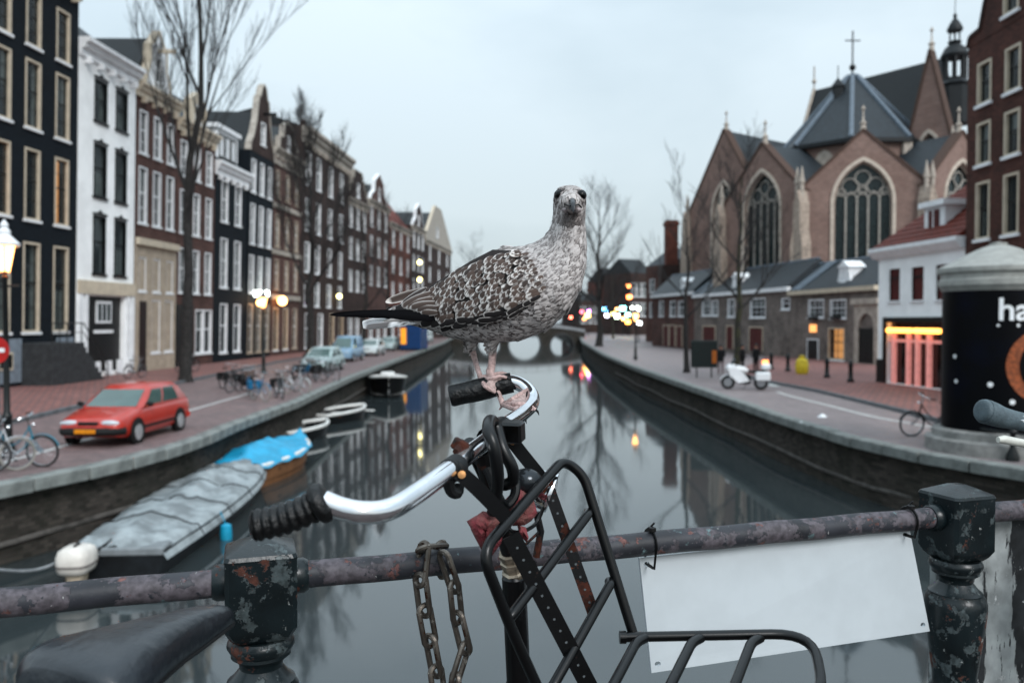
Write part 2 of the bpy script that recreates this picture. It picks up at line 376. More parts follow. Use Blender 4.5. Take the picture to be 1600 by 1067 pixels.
# quay walls with coping stones
QW = brickmat('quay_brick', (.125, .11, .10), (.095, .1, .09), var=.5, bw=.24, bh=.085, dirt=.45, dirtcol=(.035, .045, .03))
COP = mat('coping', (.28, .295, .285), .8, var=.28, scale=2.5, bump=.3)
def quay(name, lip, side, label):
    root = empty(name, (0, 0, 0), label, 'quay wall')
    mb = MB(); n = len(lip)
    top = [(p.x, p.y, -.03) for p in lip]; bot = [(p.x, p.y, -3.0) for p in lip]
    tb = [(p.x - side * .6, p.y, -.03) for p in lip]
    f = [(i, i + 1, n + i + 1, n + i) for i in range(n - 1)] + [(2 * n + i, 2 * n + i + 1, i + 1, i) for i in range(n - 1)]
    mb.add(top + bot + tb, f); mb.build('wall', QW, root, smooth=False)
    seg = resample(lip, 1.25); me = []
    for k in range(4):
        q = MB(); q.bbox(.008, .992, -.2, .2, -.2, .055 + .006 * k, .018); me.append(q.data('coping_stone', COP))
    far = MB()
    for i, (a, b_) in enumerate(zip(seg, seg[1:])):
        ang = math.atan2(b_.y - a.y, b_.x - a.x); Lg = (b_ - a).length
        off = Vector((-math.sin(ang), math.cos(ang), 0)) * .15 * (1 if side < 0 else -1)
        if a.y < 75:
            o = link('coping_stone', random.choice(me), root); o.location = a + off + Vector((0, 0, random.uniform(-.008, .008))); o.rotation_euler = (0, 0, ang + random.uniform(-.006, .006)); o.scale = (Lg, 1, 1)
        else:
            M = Matrix.Translation(a + off) @ Matrix.Rotation(ang, 4, 'Z'); far.box(.01, Lg - .01, -.2, .2, -.2, .06, M)
    far.build('coping_course', COP, root, smooth=False)['kind'] = 'stuff'
    # timber rubbing strake just above the water
    st = MB(); st.tube([(p.x - side * -.02 if False else p.x + side * .06, p.y, -1.15 - .05 * math.sin(i * 1.7)) for i, p in enumerate(resample(lip, 3)) if p.y < 70], .055, 6)
    st.build('rubbing_strake', mat('strake', (.17, .16, .15), .8, var=.3), root)
    return root
quay('quay_wall_left', LIPL, 1, 'dark mossy brick quay wall beside the moored boats')
quay('quay_wall_right', LIPR, -1, 'dark brick quay wall below the street with the advertising column')
# painted road markings
PAINT = mat('road_paint', (.55, .55, .54), .7, var=.25, scale=8)
def marking(name, pts, w):
    mb = MB(); P = smooth_path([Vector((p[0], p[1], .006)) for p in pts], 4); v = []; f = []
    for i, p in enumerate(P):
        d = (P[min(i + 1, len(P) - 1)] - P[max(i - 1, 0)]).normalized(); q = Vector((-d.y, d.x, 0)) * w / 2
        v += [p + q, p - q]
    for i in range(len(P) - 1): f.append((2 * i, 2 * i + 1, 2 * i + 3, 2 * i + 2))
    mb.add(v, f); return struct(mb.build(name, PAINT, smooth=False))
marking('road_marking_left', [(-11.2, 13), (-11.15, 20), (-11.2, 27), (-11.3, 36)], .16)
marking('road_marking_right', [(p.x, p.y) for p in (G(1215, 612), G(1232, 618), G(1300, 635), G(1360, 650), G(1430, 663), G(1500, 675))], .2)
for i in range(5):
    a = G(1214 + i * 24, 604 + i * .8); marking('road_marking_crossing', [(a.x, a.y), (a.x + .15, a.y + 2.2)], .38)
# right pavement in front of the white house and the row
RK = [G(1150, 583), G(1190, 596), G(1280, 613), G(1350, 630), G(1425, 648), G(1480, 664), G(1600, 690)]
pavement('pavement_right', [(p.x, p.y) for p in RK], [(23, 74), (25, 60), (25, 52), (24, 44), (23, 36), (23, 28), (22, 21)], SIDE)
kerb_stones('kerb_right', [(p.x, p.y) for p in reversed(RK)], 10, 80)
# ------------------------------------------------------------------ the bridge one stands on
DECK = 1.74
RA = Vector((-.348, 1.144, 0)); RB = Vector((.816, 1.52, 0)); RD = (RB - RA).normalized(); RN = Vector((-RD.y, RD.x, 0))
def rail_pt(s, z=0.0, off=0.0): p = RA + RD * s + RN * off; return Vector((p.x, p.y, z))
br = empty('stone_bridge', (0, 0, 0), 'stone bridge deck carrying the railing and parked bicycles', 'bridge')
mb = MB(); e = [rail_pt(-14, 0, .28), rail_pt(16, 0, .28), rail_pt(16, 0, -9), rail_pt(-14, 0, -9)]
mb.add([(p.x, p.y, DECK) for p in e] + [(p.x, p.y, .2) for p in e], [(0, 1, 2, 3), (7, 6, 5, 4), (0, 4, 5, 1), (1, 5, 6, 2), (2, 6, 7, 3), (3, 7, 4, 0)])
mb.build('deck', brickmat('deck_brick', (.2, .17, .165), (.1, .1, .1), axes='xy', bw=.21, bh=.1), br, smooth=False)
for s0, s1 in ((-14, -9), (-2.2, -.9), (6.5, 16)):
    mb = MB(); M = Matrix.Translation(rail_pt(0)) @ Matrix.Rotation(math.atan2(RD.y, RD.x), 4, 'Z')
    mb.box(s0, s1, -8.8, .2, -3, .25, M); mb.build('pier', QW, br, smooth=False)
for k in range(-9, 11):
    mb = MB(); M = Matrix.Translation(rail_pt(0)) @ Matrix.Rotation(math.atan2(RD.y, RD.x), 4, 'Z')
    mb.bbox(k * 1.2 + .005, k * 1.2 + 1.195, -.2, .34, DECK - .02, DECK + .05, .012, M); mb.build('edge_stone', COP, br)
# ------------------------------------------------------------------ far bridge with three arches
def far_bridge():
    y0 = 159.0; y1 = 166.0
    root = empty('arched_bridge', (0, y0, 0), 'dark brick bridge with three round arches across the canal', 'bridge')
    xc = XatZ(820, y0); x0 = XatZ(690, y0); x1 = XatZ(914, y0)
    prof = []
    for i in range(13):
        x = x0 + (x1 - x0) * i / 12; prof.append((x, 1.0 + 1.15 * (1 - ((x - xc) / (x1 - xc)) ** 2 if x > xc else 1 - ((x - xc) / (x0 - xc)) ** 2)))
    poly = [(x0, -3)]
    arches = [(XatZ(763, y0), 2.1), (xc, 3.05), (XatZ(878, y0), 2.15)]
    for ax, ar in arches:
        poly.append((ax - ar, -3))
        for k in range(0, 19):
            a = math.pi - math.pi * k / 18; poly.append((ax + ar * math.cos(a), WZ + ar * math.sin(a)))
        poly.append((ax + ar, -3))
    poly.append((x1, -3)); poly += [(x, z) for x, z in reversed(prof)]
    mb = MB(); mb.prism(poly, 0, y1 - y0); mb.build('wall', QW, root, smooth=False)
    pm = MB(); pm.prism(prof + [(x, z + .55) for x, z in reversed(prof)], -.12, .25); pm.build('parapet', mat('bridge_parapet', (.42, .43, .44), .8), root, smooth=False)
    for ax, ar in arches:
        q = MB(); o = [(ax + (ar + .35) * math.cos(math.pi * k / 18), WZ + (ar + .35) * math.sin(math.pi * k / 18)) for k in range(19)]
        i_ = [(ax + (ar - .02) * math.cos(math.pi * k / 18), WZ + (ar - .02) * math.sin(math.pi * k / 18)) for k in range(18, -1, -1)]
        q.prism(o + i_, -.1, .2); q.build('arch_ring', mat('arch_stone', (.12, .12, .12), .8), root, smooth=False)
    rl = MB(); rl.tube([(x, 0, z + 1.35) for x, z in prof], .04, 6)
    for x, z in prof: rl.tube([(x, 0, z + .5), (x, 0, z + 1.35)], .04, 6)
    rl.build('railing', MATS['iron'], root)
far_bridge()
# ================================================================== HOUSES
WCACHE = {}
def window_parts(root, x, z, w, h, style, y=0.0, inset=.12):
    """one window: frame mesh (casing, sash bars) > pane(s), sill, maybe curtain"""
    fr, sash, panes, glow, sill = style['frame'], style.get('sash', style['frame']), style.get('panes', (2, 2)), style.get('lit'), style.get('sill', True)
    key = (round(w, 2), round(h, 2), style['id'])
    if key not in WCACHE:
        ct = style.get('ct', .1); a = MB()
        # casing, proud of the wall by 3 cm
        for (x0, x1, z0, z1) in ((-w / 2, -w / 2 + ct, 0, h), (w / 2 - ct, w / 2, 0, h), (-w / 2 + ct, w / 2 - ct, h - ct, h), (-w / 2 + ct, w / 2 - ct, 0, ct * .8)):
            a.box(x0, x1, -.03, inset + .06, z0, z1)
        ml = h * style.get('split', .55)
        fm = a.data('window', MATS[fr], False)
        s2 = MB(); nx, nz_ = panes; t_ = style.get('bar', .035)
        iw = w - 2 * ct
        s2.box(-iw / 2, iw / 2, inset - .02, inset + .04, ml - .04, ml + .04)
        for (zz0, zz1, ny) in ((ct * .8, ml - .04, style.get('lower', panes)), (ml + .04, h - ct, panes)):
            for k in range(ny[0] + 1):
                xx = -iw / 2 + iw * k / ny[0]; e_ = t_ * (1 if 0 < k < ny[0] else 1.6); s2.box(max(xx - e_ / 2, -iw / 2), min(xx + e_ / 2, iw / 2), inset - .01, inset + .03, zz0, zz1)
            for k in range(1, ny[1]):
                zz = zz0 + (zz1 - zz0) * k / ny[1]; s2.box(-iw / 2 + t_, iw / 2 - t_, inset - .008, inset + .028, zz - t_ / 2, zz + t_ / 2)
        sm = s2.data('sash', MATS[sash], False)
        g1 = MB(); g1.add([(-iw / 2, inset + .012, ct * .8), (iw / 2, inset + .012, ct * .8), (iw / 2, inset + .012, ml - .04), (-iw / 2, inset + .012, ml - .04)], [(0, 1, 2, 3)])
        g2 = MB(); g2.add([(-iw / 2, inset + .01, ml + .04), (iw / 2, inset + .01, ml + .04), (iw / 2, inset + .01, h - ct), (-iw / 2, inset + .01, h - ct)], [(0, 1, 2, 3)])
        sl = MB(); sl.box(-w / 2 - .08, w / 2 + .08, -.1, .02, -.12, -.002)
        cs = []
        for k in range(3):
            cu = MB(); x_ = iw / 2
            if k == 0:
                for sg in (-1, 1): cu.add([(sg * x_, inset + .12, ct), (sg * x_ * .55, inset + .16, ct), (sg * x_ * .62, inset + .16, h - ct), (sg * x_, inset + .12, h - ct)], [(0, 1, 2, 3)])
            elif k == 1: cu.box(-x_, x_, inset + .1, inset + .12, h * .5, h - ct)
            else: cu.box(-x_, x_, inset + .14, inset + .16, ct, h * .48)
            cs.append(cu.data('curtain', MATS['curtain'], False))
        lg = MB(); lg.box(-iw / 2, iw / 2, inset + .35, inset + .37, ct, h - ct)
        WCACHE[key] = (fm, sm, g1.data('pane', MATS['glass'], False), g2.data('pane', MATS['glass'], False), sl.data('sill', MATS[style.get('sillm', fr)], False), cs, lg.data('lit_room', MATS['lit_warm'], False))
    fm, sm, g1, g2, sl, cs, lg = WCACHE[key]
    o = link('window', fm, root); o.location = (x, y, z)
    link('sash', sm, o); link('pane', g1, o); link('pane', g2, o)
    if sill: link('sill', sl, o)
    if glow: link('lit_curtain', lg, o)
    elif random.random() < style.get('curt', .5): link('curtain', random.choice(cs), o)
    return o
ST = {}
def style(id, **k): k['id'] = id; ST[id] = k; return k
style('cream', frame='cream', sash='green_black', panes=(2, 2), lower=(2, 2), ct=.10, curt=.25, sillm='white')
style('creamlit', frame='cream', sash='green_black', panes=(2, 2), lower=(2, 2), ct=.10, lit=True, sillm='white')
style('blackf', frame='black_paint', sash='black_paint', panes=(1, 1), lower=(1, 1), ct=.1, curt=.35, sill=True)
style('white', frame='white', sash='white', panes=(2, 1), lower=(2, 2), ct=.085, curt=.6)
style('white4', frame='white', sash='white', panes=(3, 2), lower=(3, 2), ct=.10, curt=.3)
style('plain', frame='white', sash='white', panes=(1, 1), lower=(1, 1), ct=.09, curt=.45)
style('tan', frame='tan_stone', sash='white', panes=(1, 2), lower=(1, 2), ct=.09, curt=.5)
style('brownw', frame='cream', sash='green_black', panes=(1, 1), lower=(2, 1), ct=.09, curt=.7, sillm='white')
def wall_with_openings(root, W, H, dep, ops, m, name='wall', z0=-.6, thick=.3):
    xs = sorted(set([0, W] + [o[0] - o[2] / 2 for o in ops] + [o[0] + o[2] / 2 for o in ops]))
    zs = sorted(set([z0, H] + [o[1] for o in ops] + [o[1] + o[3] for o in ops]))
    def hole(xm, zm): return any(abs(xm - o[0]) < o[2] / 2 and o[1] < zm < o[1] + o[3] for o in ops)
    mb = MB()
    for i in range(len(xs) - 1):
        for j in range(len(zs) - 1):
            if xs[i + 1] - xs[i] < 1e-5 or zs[j + 1] - zs[j] < 1e-5: continue
            if not hole((xs[i] + xs[i + 1]) / 2, (zs[j] + zs[j + 1]) / 2):
                mb.add([(xs[i], 0, zs[j]), (xs[i + 1], 0, zs[j]), (xs[i + 1], 0, zs[j + 1]), (xs[i], 0, zs[j + 1])], [(0, 1, 2, 3)])
    for (x, z, w_, h) in [o[:4] for o in ops]:
        a, b_ = x - w_ / 2, x + w_ / 2
        for q in ([(a, 0, z), (a, thick, z), (a, thick, z + h), (a, 0, z + h)], [(b_, 0, z), (b_, thick, z), (b_, thick, z + h), (b_, 0, z + h)],
                  [(a, 0, z), (b_, 0, z), (b_, thick, z), (a, thick, z)], [(a, 0, z + h), (b_, 0, z + h), (b_, thick, z + h), (a, thick, z + h)]):
            mb.add(q, [(0, 1, 2, 3)])
    mb.add([(0, 0, z0), (W, 0, z0), (W, dep, z0), (0, dep, z0), (0, 0, H), (W, 0, H), (W, dep, H), (0, dep, H)], [(1, 2, 6, 5), (2, 3, 7, 6), (3, 0, 4, 7), (4, 5, 6, 7)])
    return mb.build(name, m, root, smooth=False)
def house(name, label, pL, pR, H, wm, rows, dep=11, lean=1.4, cornice=None, group=None):
    """rows: (z, h, w, [centres as fraction] or n, style)"""
    pL = Vector(pL).to_2d(); pR = Vector(pR).to_2d(); d = pR - pL; W = d.length
    root = empty(name, (pL.x, pL.y, 0), label, 'house', math.atan2(d.y, d.x)); root.rotation_euler.x = R(lean)
    if group: root['group'] = group
    ops = []; st = []
    for (z, h, w_, n, s_) in rows:
        cs = [(i + .5) / n for i in range(n)] if isinstance(n, int) else n
        for c_ in cs:
            ops.append((c_ * W, z, w_, h)); st.append(s_)
    wall_with_openings(root, W, H, dep, ops, wm)
    for o_, s_ in zip(ops, st):
        if s_ is None: continue
        ss = random.choice(s_) if isinstance(s_, (list, tuple)) else s_
        window_parts(root, o_[0], o_[1], o_[2], o_[3], ST[ss])
    if cornice:
        cm, ch, cd = cornice
        mb = MB(); prof = [(0, 0), (-cd * .25, .0), (-cd * .3, ch * .35), (-cd * .6, ch * .45), (-cd * .7, ch * .7), (-cd, ch * .78), (-cd, ch), (0, ch)]
        r0 = [(-.05, y, H - ch + z) for y, z in prof]; r1 = [(W + .05, y, H - ch + z) for y, z in prof]
        r0[0] = (-.05, .05, H - ch); r0[-1] = (-.05, .05, H + .003); r1[0] = (W + .05, .05, H - ch); r1[-1] = (W + .05, .05, H + .003)
        mb.loft([r0, r1]); mb.build('cornice', cm, root, smooth=False)
        k = max(3, int(W / 1.1))
        for i in range(k):
            q = MB(); xx = W * (i + .5) / k; q.box(xx - .09, xx + .09, -cd * .62, -.005, H - ch - .28, H - ch + .06); q.build('bracket', cm, root, smooth=False)
    return root, W
def gable_roof(root, W, H, dep, rh, m, along='y', name='roof', y0=.1, over=.0):
    """pitched roof; ridge along y (gable to the street) or along x"""
    mb = MB()
    if along == 'y': mb.add([(-over, y0, H), (W + over, y0, H), (W / 2, y0, H + rh), (-over, dep, H), (W + over, dep, H), (W / 2, dep, H + rh)], [(0, 1, 2), (5, 4, 3), (0, 2, 5, 3), (2, 1, 4, 5), (1, 0, 3, 4)])
    else: mb.add([(-over, y0, H), (W + over, y0, H), (W + over, dep, H), (-over, dep, H), (-over + .05, (y0 + dep) * .45, H + rh), (W + over - .05, (y0 + dep) * .45, H + rh)], [(0, 1, 5, 4), (2, 3, 4, 5), (0, 4, 3), (1, 2, 5), (3, 2, 1, 0)])
    return mb.build(name, m, root, smooth=False)
def chimney(root, x, y, z, h=1.6, w=.6, m=None):
    mb = MB(); mb.box(x - w / 2, x + w / 2, y - w / 2, y + w / 2, z - 1.2, z + h); mb.box(x - w / 2 - .06, x + w / 2 + .06, y - w / 2 - .06, y + w / 2 + .06, z + h - .15, z + h + .02)
    for s_ in (-.15, .15): mb.lathe([(.1, z + h), (.08, z + h + .35)], 8, Matrix.Translation((x + s_, y, 0)))
    mb.build('chimney', m or MATS['brick_brown'], root, smooth=False)
def gable_top(root, W, H, poly, m, trim, y0=-.02, y1=.35, win=None, wstyle='white', coping=.14):
    """shaped gable above the facade: poly in x (fraction of W), z above H"""
    P = [(x * W, H + z) for x, z in poly]; holes = []
    if win: (cx, cz, w_, h) = win; cx *= W; holes = [[(cx - w_ / 2, H + cz), (cx - w_ / 2, H + cz + h), (cx + w_ / 2, H + cz + h), (cx + w_ / 2, H + cz)]]
    mb = MB(); mb.prism(P, y0, y1, holes); mb.build('gable', m, root, smooth=False)
    if win: window_parts(root, cx, H + cz, w_, h, ST[wstyle], y=y0)
    cp = MB(); Q = P[1:-1] if len(P) > 4 else P
    for a, b_ in zip(P, P[1:]):
        d = Vector((b_[0] - a[0], 0, b_[1] - a[1]))
        if d.length < .05 or (abs(a[1] - H) < .01 and abs(b_[1] - H) < .01): continue
        cp.strip([Vector((a[0], (y0 + y1) / 2, a[1])), Vector((b_[0], (y0 + y1) / 2, b_[1]))], coping, y1 - y0 + .12, up=d.cross(Vector((0, 1, 0))))
    cp.build('gable_coping', trim, root, smooth=False)
def hoist(root, x, z, m=None):
    mb = MB(); mb.box(x - .09, x + .09, -1.1, .3, z, z + .22); mb.tube([(x, -.95, z), (x, -.95, z - .25)], .03, 6); mb.build('hoist_beam', m or MATS['cream'], root, smooth=False)
brickmat('brick_black', (.024, .038, .052), (.02, .03, .04), var=.3, dirt=.1)
brickmat('brick_brown', (.21, .125, .11), (.2, .17, .16), var=.3)
brickmat('brick_dark', (.13, .09, .082), (.12, .105, .1), var=.3)
brickmat('brick_red', (.26, .11, .085), (.22, .17, .15), var=.3)
brickmat('brick_church', (.36, .265, .235), (.34, .30, .275), var=.22, dirt=.28, dirtcol=(.24, .17, .15))
# left row: facade line in plan
def LP(px):
    k = (px - 800) / FPX
    if px <= 540: y = -25.05 / (k - .06); return Vector((k * y, y, 0))
    a = LP(540); b_ = Vector((XatZ(702, 165), 165, 0)); d = b_ - a
    t_ = (k * a.y - a.x) / (d.x - k * d.y); return a + d * t_
def zy(py, px): return Zof(py, LP(px).y)
def fr_(a, b_, px): A_, B_ = LP(a), LP(b_); return (LP(px) - A_).length / (B_ - A_).length
CA = [fr_(-75, 116, x) for x in (-48, -2, 46, 92)]
# --- A: black painted brick house
hA, W = house('canal_house', 'tall black brick canal house with cream window casings and front stoop', LP(-75), LP(116), 19.9, MATS['brick_black'],
    [(15.9, 2.5, 1.1, CA, 'cream'), (12.1, 3.15, 1.15, CA, 'cream'), (7.85, 3.3, 1.15, CA[:2], 'creamlit'), (7.85, 3.3, 1.15, CA[2:], ['cream', 'cream', 'creamlit']),
     (2.6, 4.2, 1.25, CA, 'cream')], cornice=(MATS['cream'], .55, .6))
gable_roof(hA, W, 19.9, 11, 3.5, MATS['slate_dark'], 'x')
def stoop(root, W, x0, x1, h, w_out, m, railm):
    """landing with a flight of steps along the facade and an iron balustrade"""
    mb = MB(); mb.box(x0, x1, -w_out, -.01, -.5, h); mb.build('landing', m, root, smooth=False)
    n = 8
    for i in range(n):
        q = MB(); q.bbox(x1 + i * .28 + .002, x1 + (i + 1) * .28, -w_out + .05, -.05, -.4, h - (i + 1) * h / (n + .0) + .02, .012); q.build('step', m, root)
    rl = MB()
    pth = [(x0 + .05, -w_out + .06, h + .95), (x1, -w_out + .06, h + .95), (x1 + n * .28, -w_out + .06, .95)]
    rl.tube(pth, .035, 6); rl.tube([(p[0], p[1], p[2] - .45) for p in pth], .022, 6)
    rl.build('handrail', railm, root)
    for i in range(9):
        x = x0 + .05 + (x1 + n * .28 - x0 - .05) * i / 8; z = h if x <= x1 else h - (x - x1) / (n * .28) * h
        q = MB(); q.tube([(x, -w_out + .06, max(z, 0) - .05), (x, -w_out + .06, z + .95)], .025, 6); q.build('baluster', railm, root)
stoop(hA, W, W * .50, W * .80, 2.1, 1.5, mat('stoop_stone', (.085, .09, .095), .7, var=.25), MATS['iron'])
# basement band of pale stone on the black house
for x0, x1, z0 in ((.3, W * .495, .3), (W * .81, W - .2, 1.2)):
    mb = MB(); mb.box(x0, x1, -.06, -.004, z0, 2.3); mb.build('basement_band', mat('band', (.30, .34, .38), .7), hA, smooth=False)
for cx in (.2, .36):
    mb = MB(); mb.box(W * cx - .5, W * cx + .5, -.12, -.062, .9, 1.7); q = mb.build('basement_window', MATS['cream'], hA, smooth=False)
    mb = MB(); mb.box(W * cx - .4, W * cx + .4, -.13, -.125, 1.0, 1.6); mb.build('pane', MATS['green_black'], q, smooth=False)
# --- B: white plastered house
hB, W = house('canal_house', 'white plastered canal house with black window frames and dark shopfront', LP(117), LP(206), 17.6, mat('plaster_white', (.88, .89, .89), .7, var=.06, scale=.8),
    [(13.75, 2.2, 1.25, [.36, .73], 'blackf'), (9.75, 2.8, 1.25, [.36, .73], 'blackf'), (5.65, 3.1, 1.25, [.36, .73], 'blackf'), (.35, 4.1, 3.6, [.5], None)], cornice=(MATS['white'], .9, .6))
gable_roof(hB, W, 17.6, 11, 3.6, MATS['slate_dark'], 'x')
for z in (15.96, 12.56, 8.76):
    for c_ in (.36, .73):
        mb = MB(); P = [(-.68, 0), (.68, 0), (.68, .07), (.12, .12), (0, .26), (-.12, .12), (-.68, .07)]
        mb.prism([(W * c_ + a, z + .04 + b_) for a, b_ in P], -.1, -.004); mb.build('window_hood', MATS['black_paint'], hB, smooth=False)
mb = MB(); mb.box(.05, W - .05, -.18, -.004, 4.55, 5.25); mb.build('shop_fascia', MATS['cream'], hB, smooth=False)
for c_ in (.04, .13, .87, .96):
    mb = MB(); mb.box(W * c_ - .14, W * c_ + .14, -.14, -.006, 0, 4.54); mb.build('pilaster', MATS['white'], hB, smooth=False)
sf = MB(); sf.box(W / 2 - 1.8, W / 2 + 1.8, .2, .28, .35, 4.45); sfo = sf.build('shopfront', MATS['black_paint'], hB, smooth=False)
mb = MB(); mb.box(W * .5 - .75, W * .5 + .75, .12, .19, 3.0, 4.2); q = mb.build('fanlight', MATS['white'], hB, smooth=False)
for k in range(3):
    mb = MB(); xx = W * .5 - .45 + k * .45; mb.box(xx - .17, xx + .17, .105, .115, 3.12, 4.05); mb.build('pane', MATS['glass'], q, smooth=False)
mb = MB(); mb.box(W * .5 - .9, W * .5 + .9, .1, .195, 2.45, 2.62); mb.build('door_transom', MATS['white'], hB, smooth=False)
for k in range(5):
    mb = MB(); xx = W * (.1 + .2 * k); mb.bbox(xx - .3, xx + .3, -.2, -.145, .25, .95, .05); mb.build('plinth_block', MATS['white'], hB)
# --- C: brown brick with stone ground floor and white neck gable
hC, W = house('canal_house', 'narrow brown brick canal house with white neck gable and hoist beam', LP(207), LP(271), 17.0, MATS['brick_brown'],
    [(13.0, 2.5, .95, 3, 'white'), (8.9, 3.3, 1.0, 3, 'white'), (4.9, 2.0, .9, 3, 'white'), (1.2, 3.2, 1.1, [.5, .82], 'white')], cornice=(MATS['cream'], .8, .5))
sf = MB(); 
wall_with_openings(hC, W, 7.6, .06, [((i + .5) / 3 * W, 4.9, .9, 2.0) for i in range(3)] + [(.5 * W, 1.2, 1.1, 3.2), (.82 * W, 1.2, 1.1, 3.2)], MATS['tan_stone'], 'stone_facing', z0=.0, thick=.06).location = (0, -.065, 0)
mb = MB(); mb.box(W * .1, W * .26, -.1, -.068, .1, 4.3); mb.build('door', mat('door_brown', (.05, .02, .018), .4), hC, smooth=False)
mb = MB(); mb.box(-.02, W + .02, -.3, -.07, 7.6, 8.0); mb.build('string_course', MATS['cream'], hC, smooth=False)
gable_top(hC, W, 17.0, [(.2, 0), (.2, .3), (.24, 1.0), (.3, 1.5), (.3, 2.6), (.33, 2.7), (.5, 3.7), (.67, 2.7), (.7, 2.6), (.7, 1.5), (.76, 1.0), (.8, .3), (.8, 0)], MATS['white'], MATS['cream'], win=(.5, .6, .9, 1.5))
hoist(hC, W * .5, 19.4); gable_roof(hC, W, 17.0, 11, 3.3, MATS['slate_dark'], 'y', y0=.4)
# --- D
hD, W = house('canal_house', 'brown brick canal house with straight cornice behind the big bare tree', LP(271.5), LP(331), 16.2, MATS['brick_brown'],
    [(12.6, 2.3, 1.0, 3, 'white'), (8.9, 2.8, 1.0, 3, 'white'), (5.0, 2.9, 1.05, 3, 'white'), (.9, 3.0, 1.3, [.62, .85], 'plain')], cornice=(MATS['cream'], .8, .5))
gable_roof(hD, W, 16.2, 11, 2.6, MATS['slate_dark'], 'x')
mb = MB(); mb.box(.1, W * .45, -.06, -.004, 0, 4.2); mb.build('shopfront', MATS['black_paint'], hD, smooth=False)
gable_top(hD, W, 16.2, [(.3, 0), (.3, 1.6), (.5, 2.3), (.7, 1.6), (.7, 0)], MATS['cream'], MATS['cream'], win=(.5, .25, 1.0, 1.2))
# --- E: black house with dormer
hE, W = house('canal_house', 'black brick canal house with wide white attic dormer under slate roof', LP(331.5), LP(382), 14.6, MATS['brick_black'],
    [(10.4, 3.0, 1.2, [.28, .7], 'white'), (5.6, 3.6, 1.25, [.28, .7], 'white'), (.8, 3.6, 1.3, [.3, .72], 'plain')], cornice=(MATS['white'], 1.0, .5))
gable_roof(hE, W, 14.6, 11, 5.6, MATS['slate'], 'x')
mb = MB(); mb.box(W * .22, W * .86, .5, 4, 14.7, 17.2); mb.box(W * .18, W * .9, .3, 4.2, 17.2, 17.5); mb.build('dormer', MATS['white'], hE, smooth=False)
for c_ in (.36, .54, .72): window_parts(hE, W * c_, 15.2, .85, 1.7, ST['blackf'], y=.47)
chimney(hE, W * .2, 5, 20)
# --- F: black bell gable
hF, W = house('canal_house', 'black brick canal house with tall bell gable and triple white windows', LP(382.5), LP(421), 16.6, MATS['brick_black'],
    [(13.4, 2.6, .95, 3, 'white'), (9.3, 3.2, 1.0, 3, 'white'), (5.4, 3.0, 1.0, 3, 'white'), (.6, 3.9, 1.1, 3, 'tan')], lean=1.8)
gable_top(hF, W, 16.6, [(0, 0), (.02, .6), (.12, 1.3), (.22, 2.6), (.27, 4.0), (.3, 4.6), (.36, 4.7), (.42, 5.5), (.5, 5.8), (.58, 5.5), (.64, 4.7), (.7, 4.6), (.73, 4.0), (.78, 2.6), (.88, 1.3), (.98, .6), (1, 0)], MATS['brick_dark'], MATS['pale_stone'], win=(.5, .9, 1.0, 1.8))
hoist(hF, W * .5, 19.9, MATS['black_paint']); gable_roof(hF, W, 16.6, 11, 3.6, MATS['slate_dark'], 'y', y0=.4)
# --- G: ornate brown
hG, W = house('canal_house', 'brown brick canal house with ornate stone bands and pale shopfront', LP(421.5), LP(466), 18.0, MATS['brick_brown'],
    [(13.8, 2.4, .95, 3, 'tan'), (9.6, 2.8, 1.0, 3, 'tan'), (5.9, 2.6, 1.0, 3, ['tan', 'tan', 'creamlit']), (.6, 3.7, 1.2, 3, ['creamlit', 'tan', 'creamlit'])], cornice=(MATS['pale_stone'], .6, .5))
for z in (5.0, 8.9, 12.9, 16.6):
    mb = MB(); mb.box(-.02, W + .02, -.12, -.004, z, z + .42); mb.build('stone_band', MATS['pale_stone'], hG, smooth=False)
    for k in range(5):
        mb = MB(); mb.box(W * (k + .5) / 5 - .28, W * (k + .5) / 5 + .28, -.2, -.125, z + .08, z + .34); mb.build('stone_block', MATS['pale_stone'], hG, smooth=False)
gable_top(hG, W, 18.0, [(.18, 0), (.2, 1.2), (.32, 1.4), (.35, 2.4), (.5, 2.9), (.65, 2.4), (.68, 1.4), (.8, 1.2), (.82, 0)], MATS['brick_dark'], MATS['pale_stone'], win=(.5, .3, .9, 1.4))
gable_roof(hG, W, 18.0, 11, 2.6, MATS['slate_dark'], 'y', y0=.4)
# --- H: tall brown with heavy cornice
hH, W = house('canal_house', 'tall wide brown brick canal house with heavy pale cornice and tall windows', LP(466.5), LP(540), 21.6, MATS['brick_dark'],
    [(16.3, 3.2, 1.5, [.12, .32, .57, .82], 'plain'), (11.9, 3.1, 1.5, [.12, .32, .57, .82], 'plain'), (7.9, 2.9, 1.5, [.12, .32, .57, .82], 'plain'), (4.6, 2.4, 1.5, [.12, .32, .57, .82], 'plain'), (.5, 3.4, 1.7, [.15, .4], 'plain'), (.5, 3.4, 1.7, [.65, .87], ['creamlit', 'creamlit'])], cornice=(MATS['pale_stone'], 1.5, .8))
gable_roof(hH, W, 21.6, 11, 1.6, MATS['slate_dark'], 'x'); chimney(hH, W * .55, 3, 22.6); chimney(hH, W * .8, 4, 22.4)
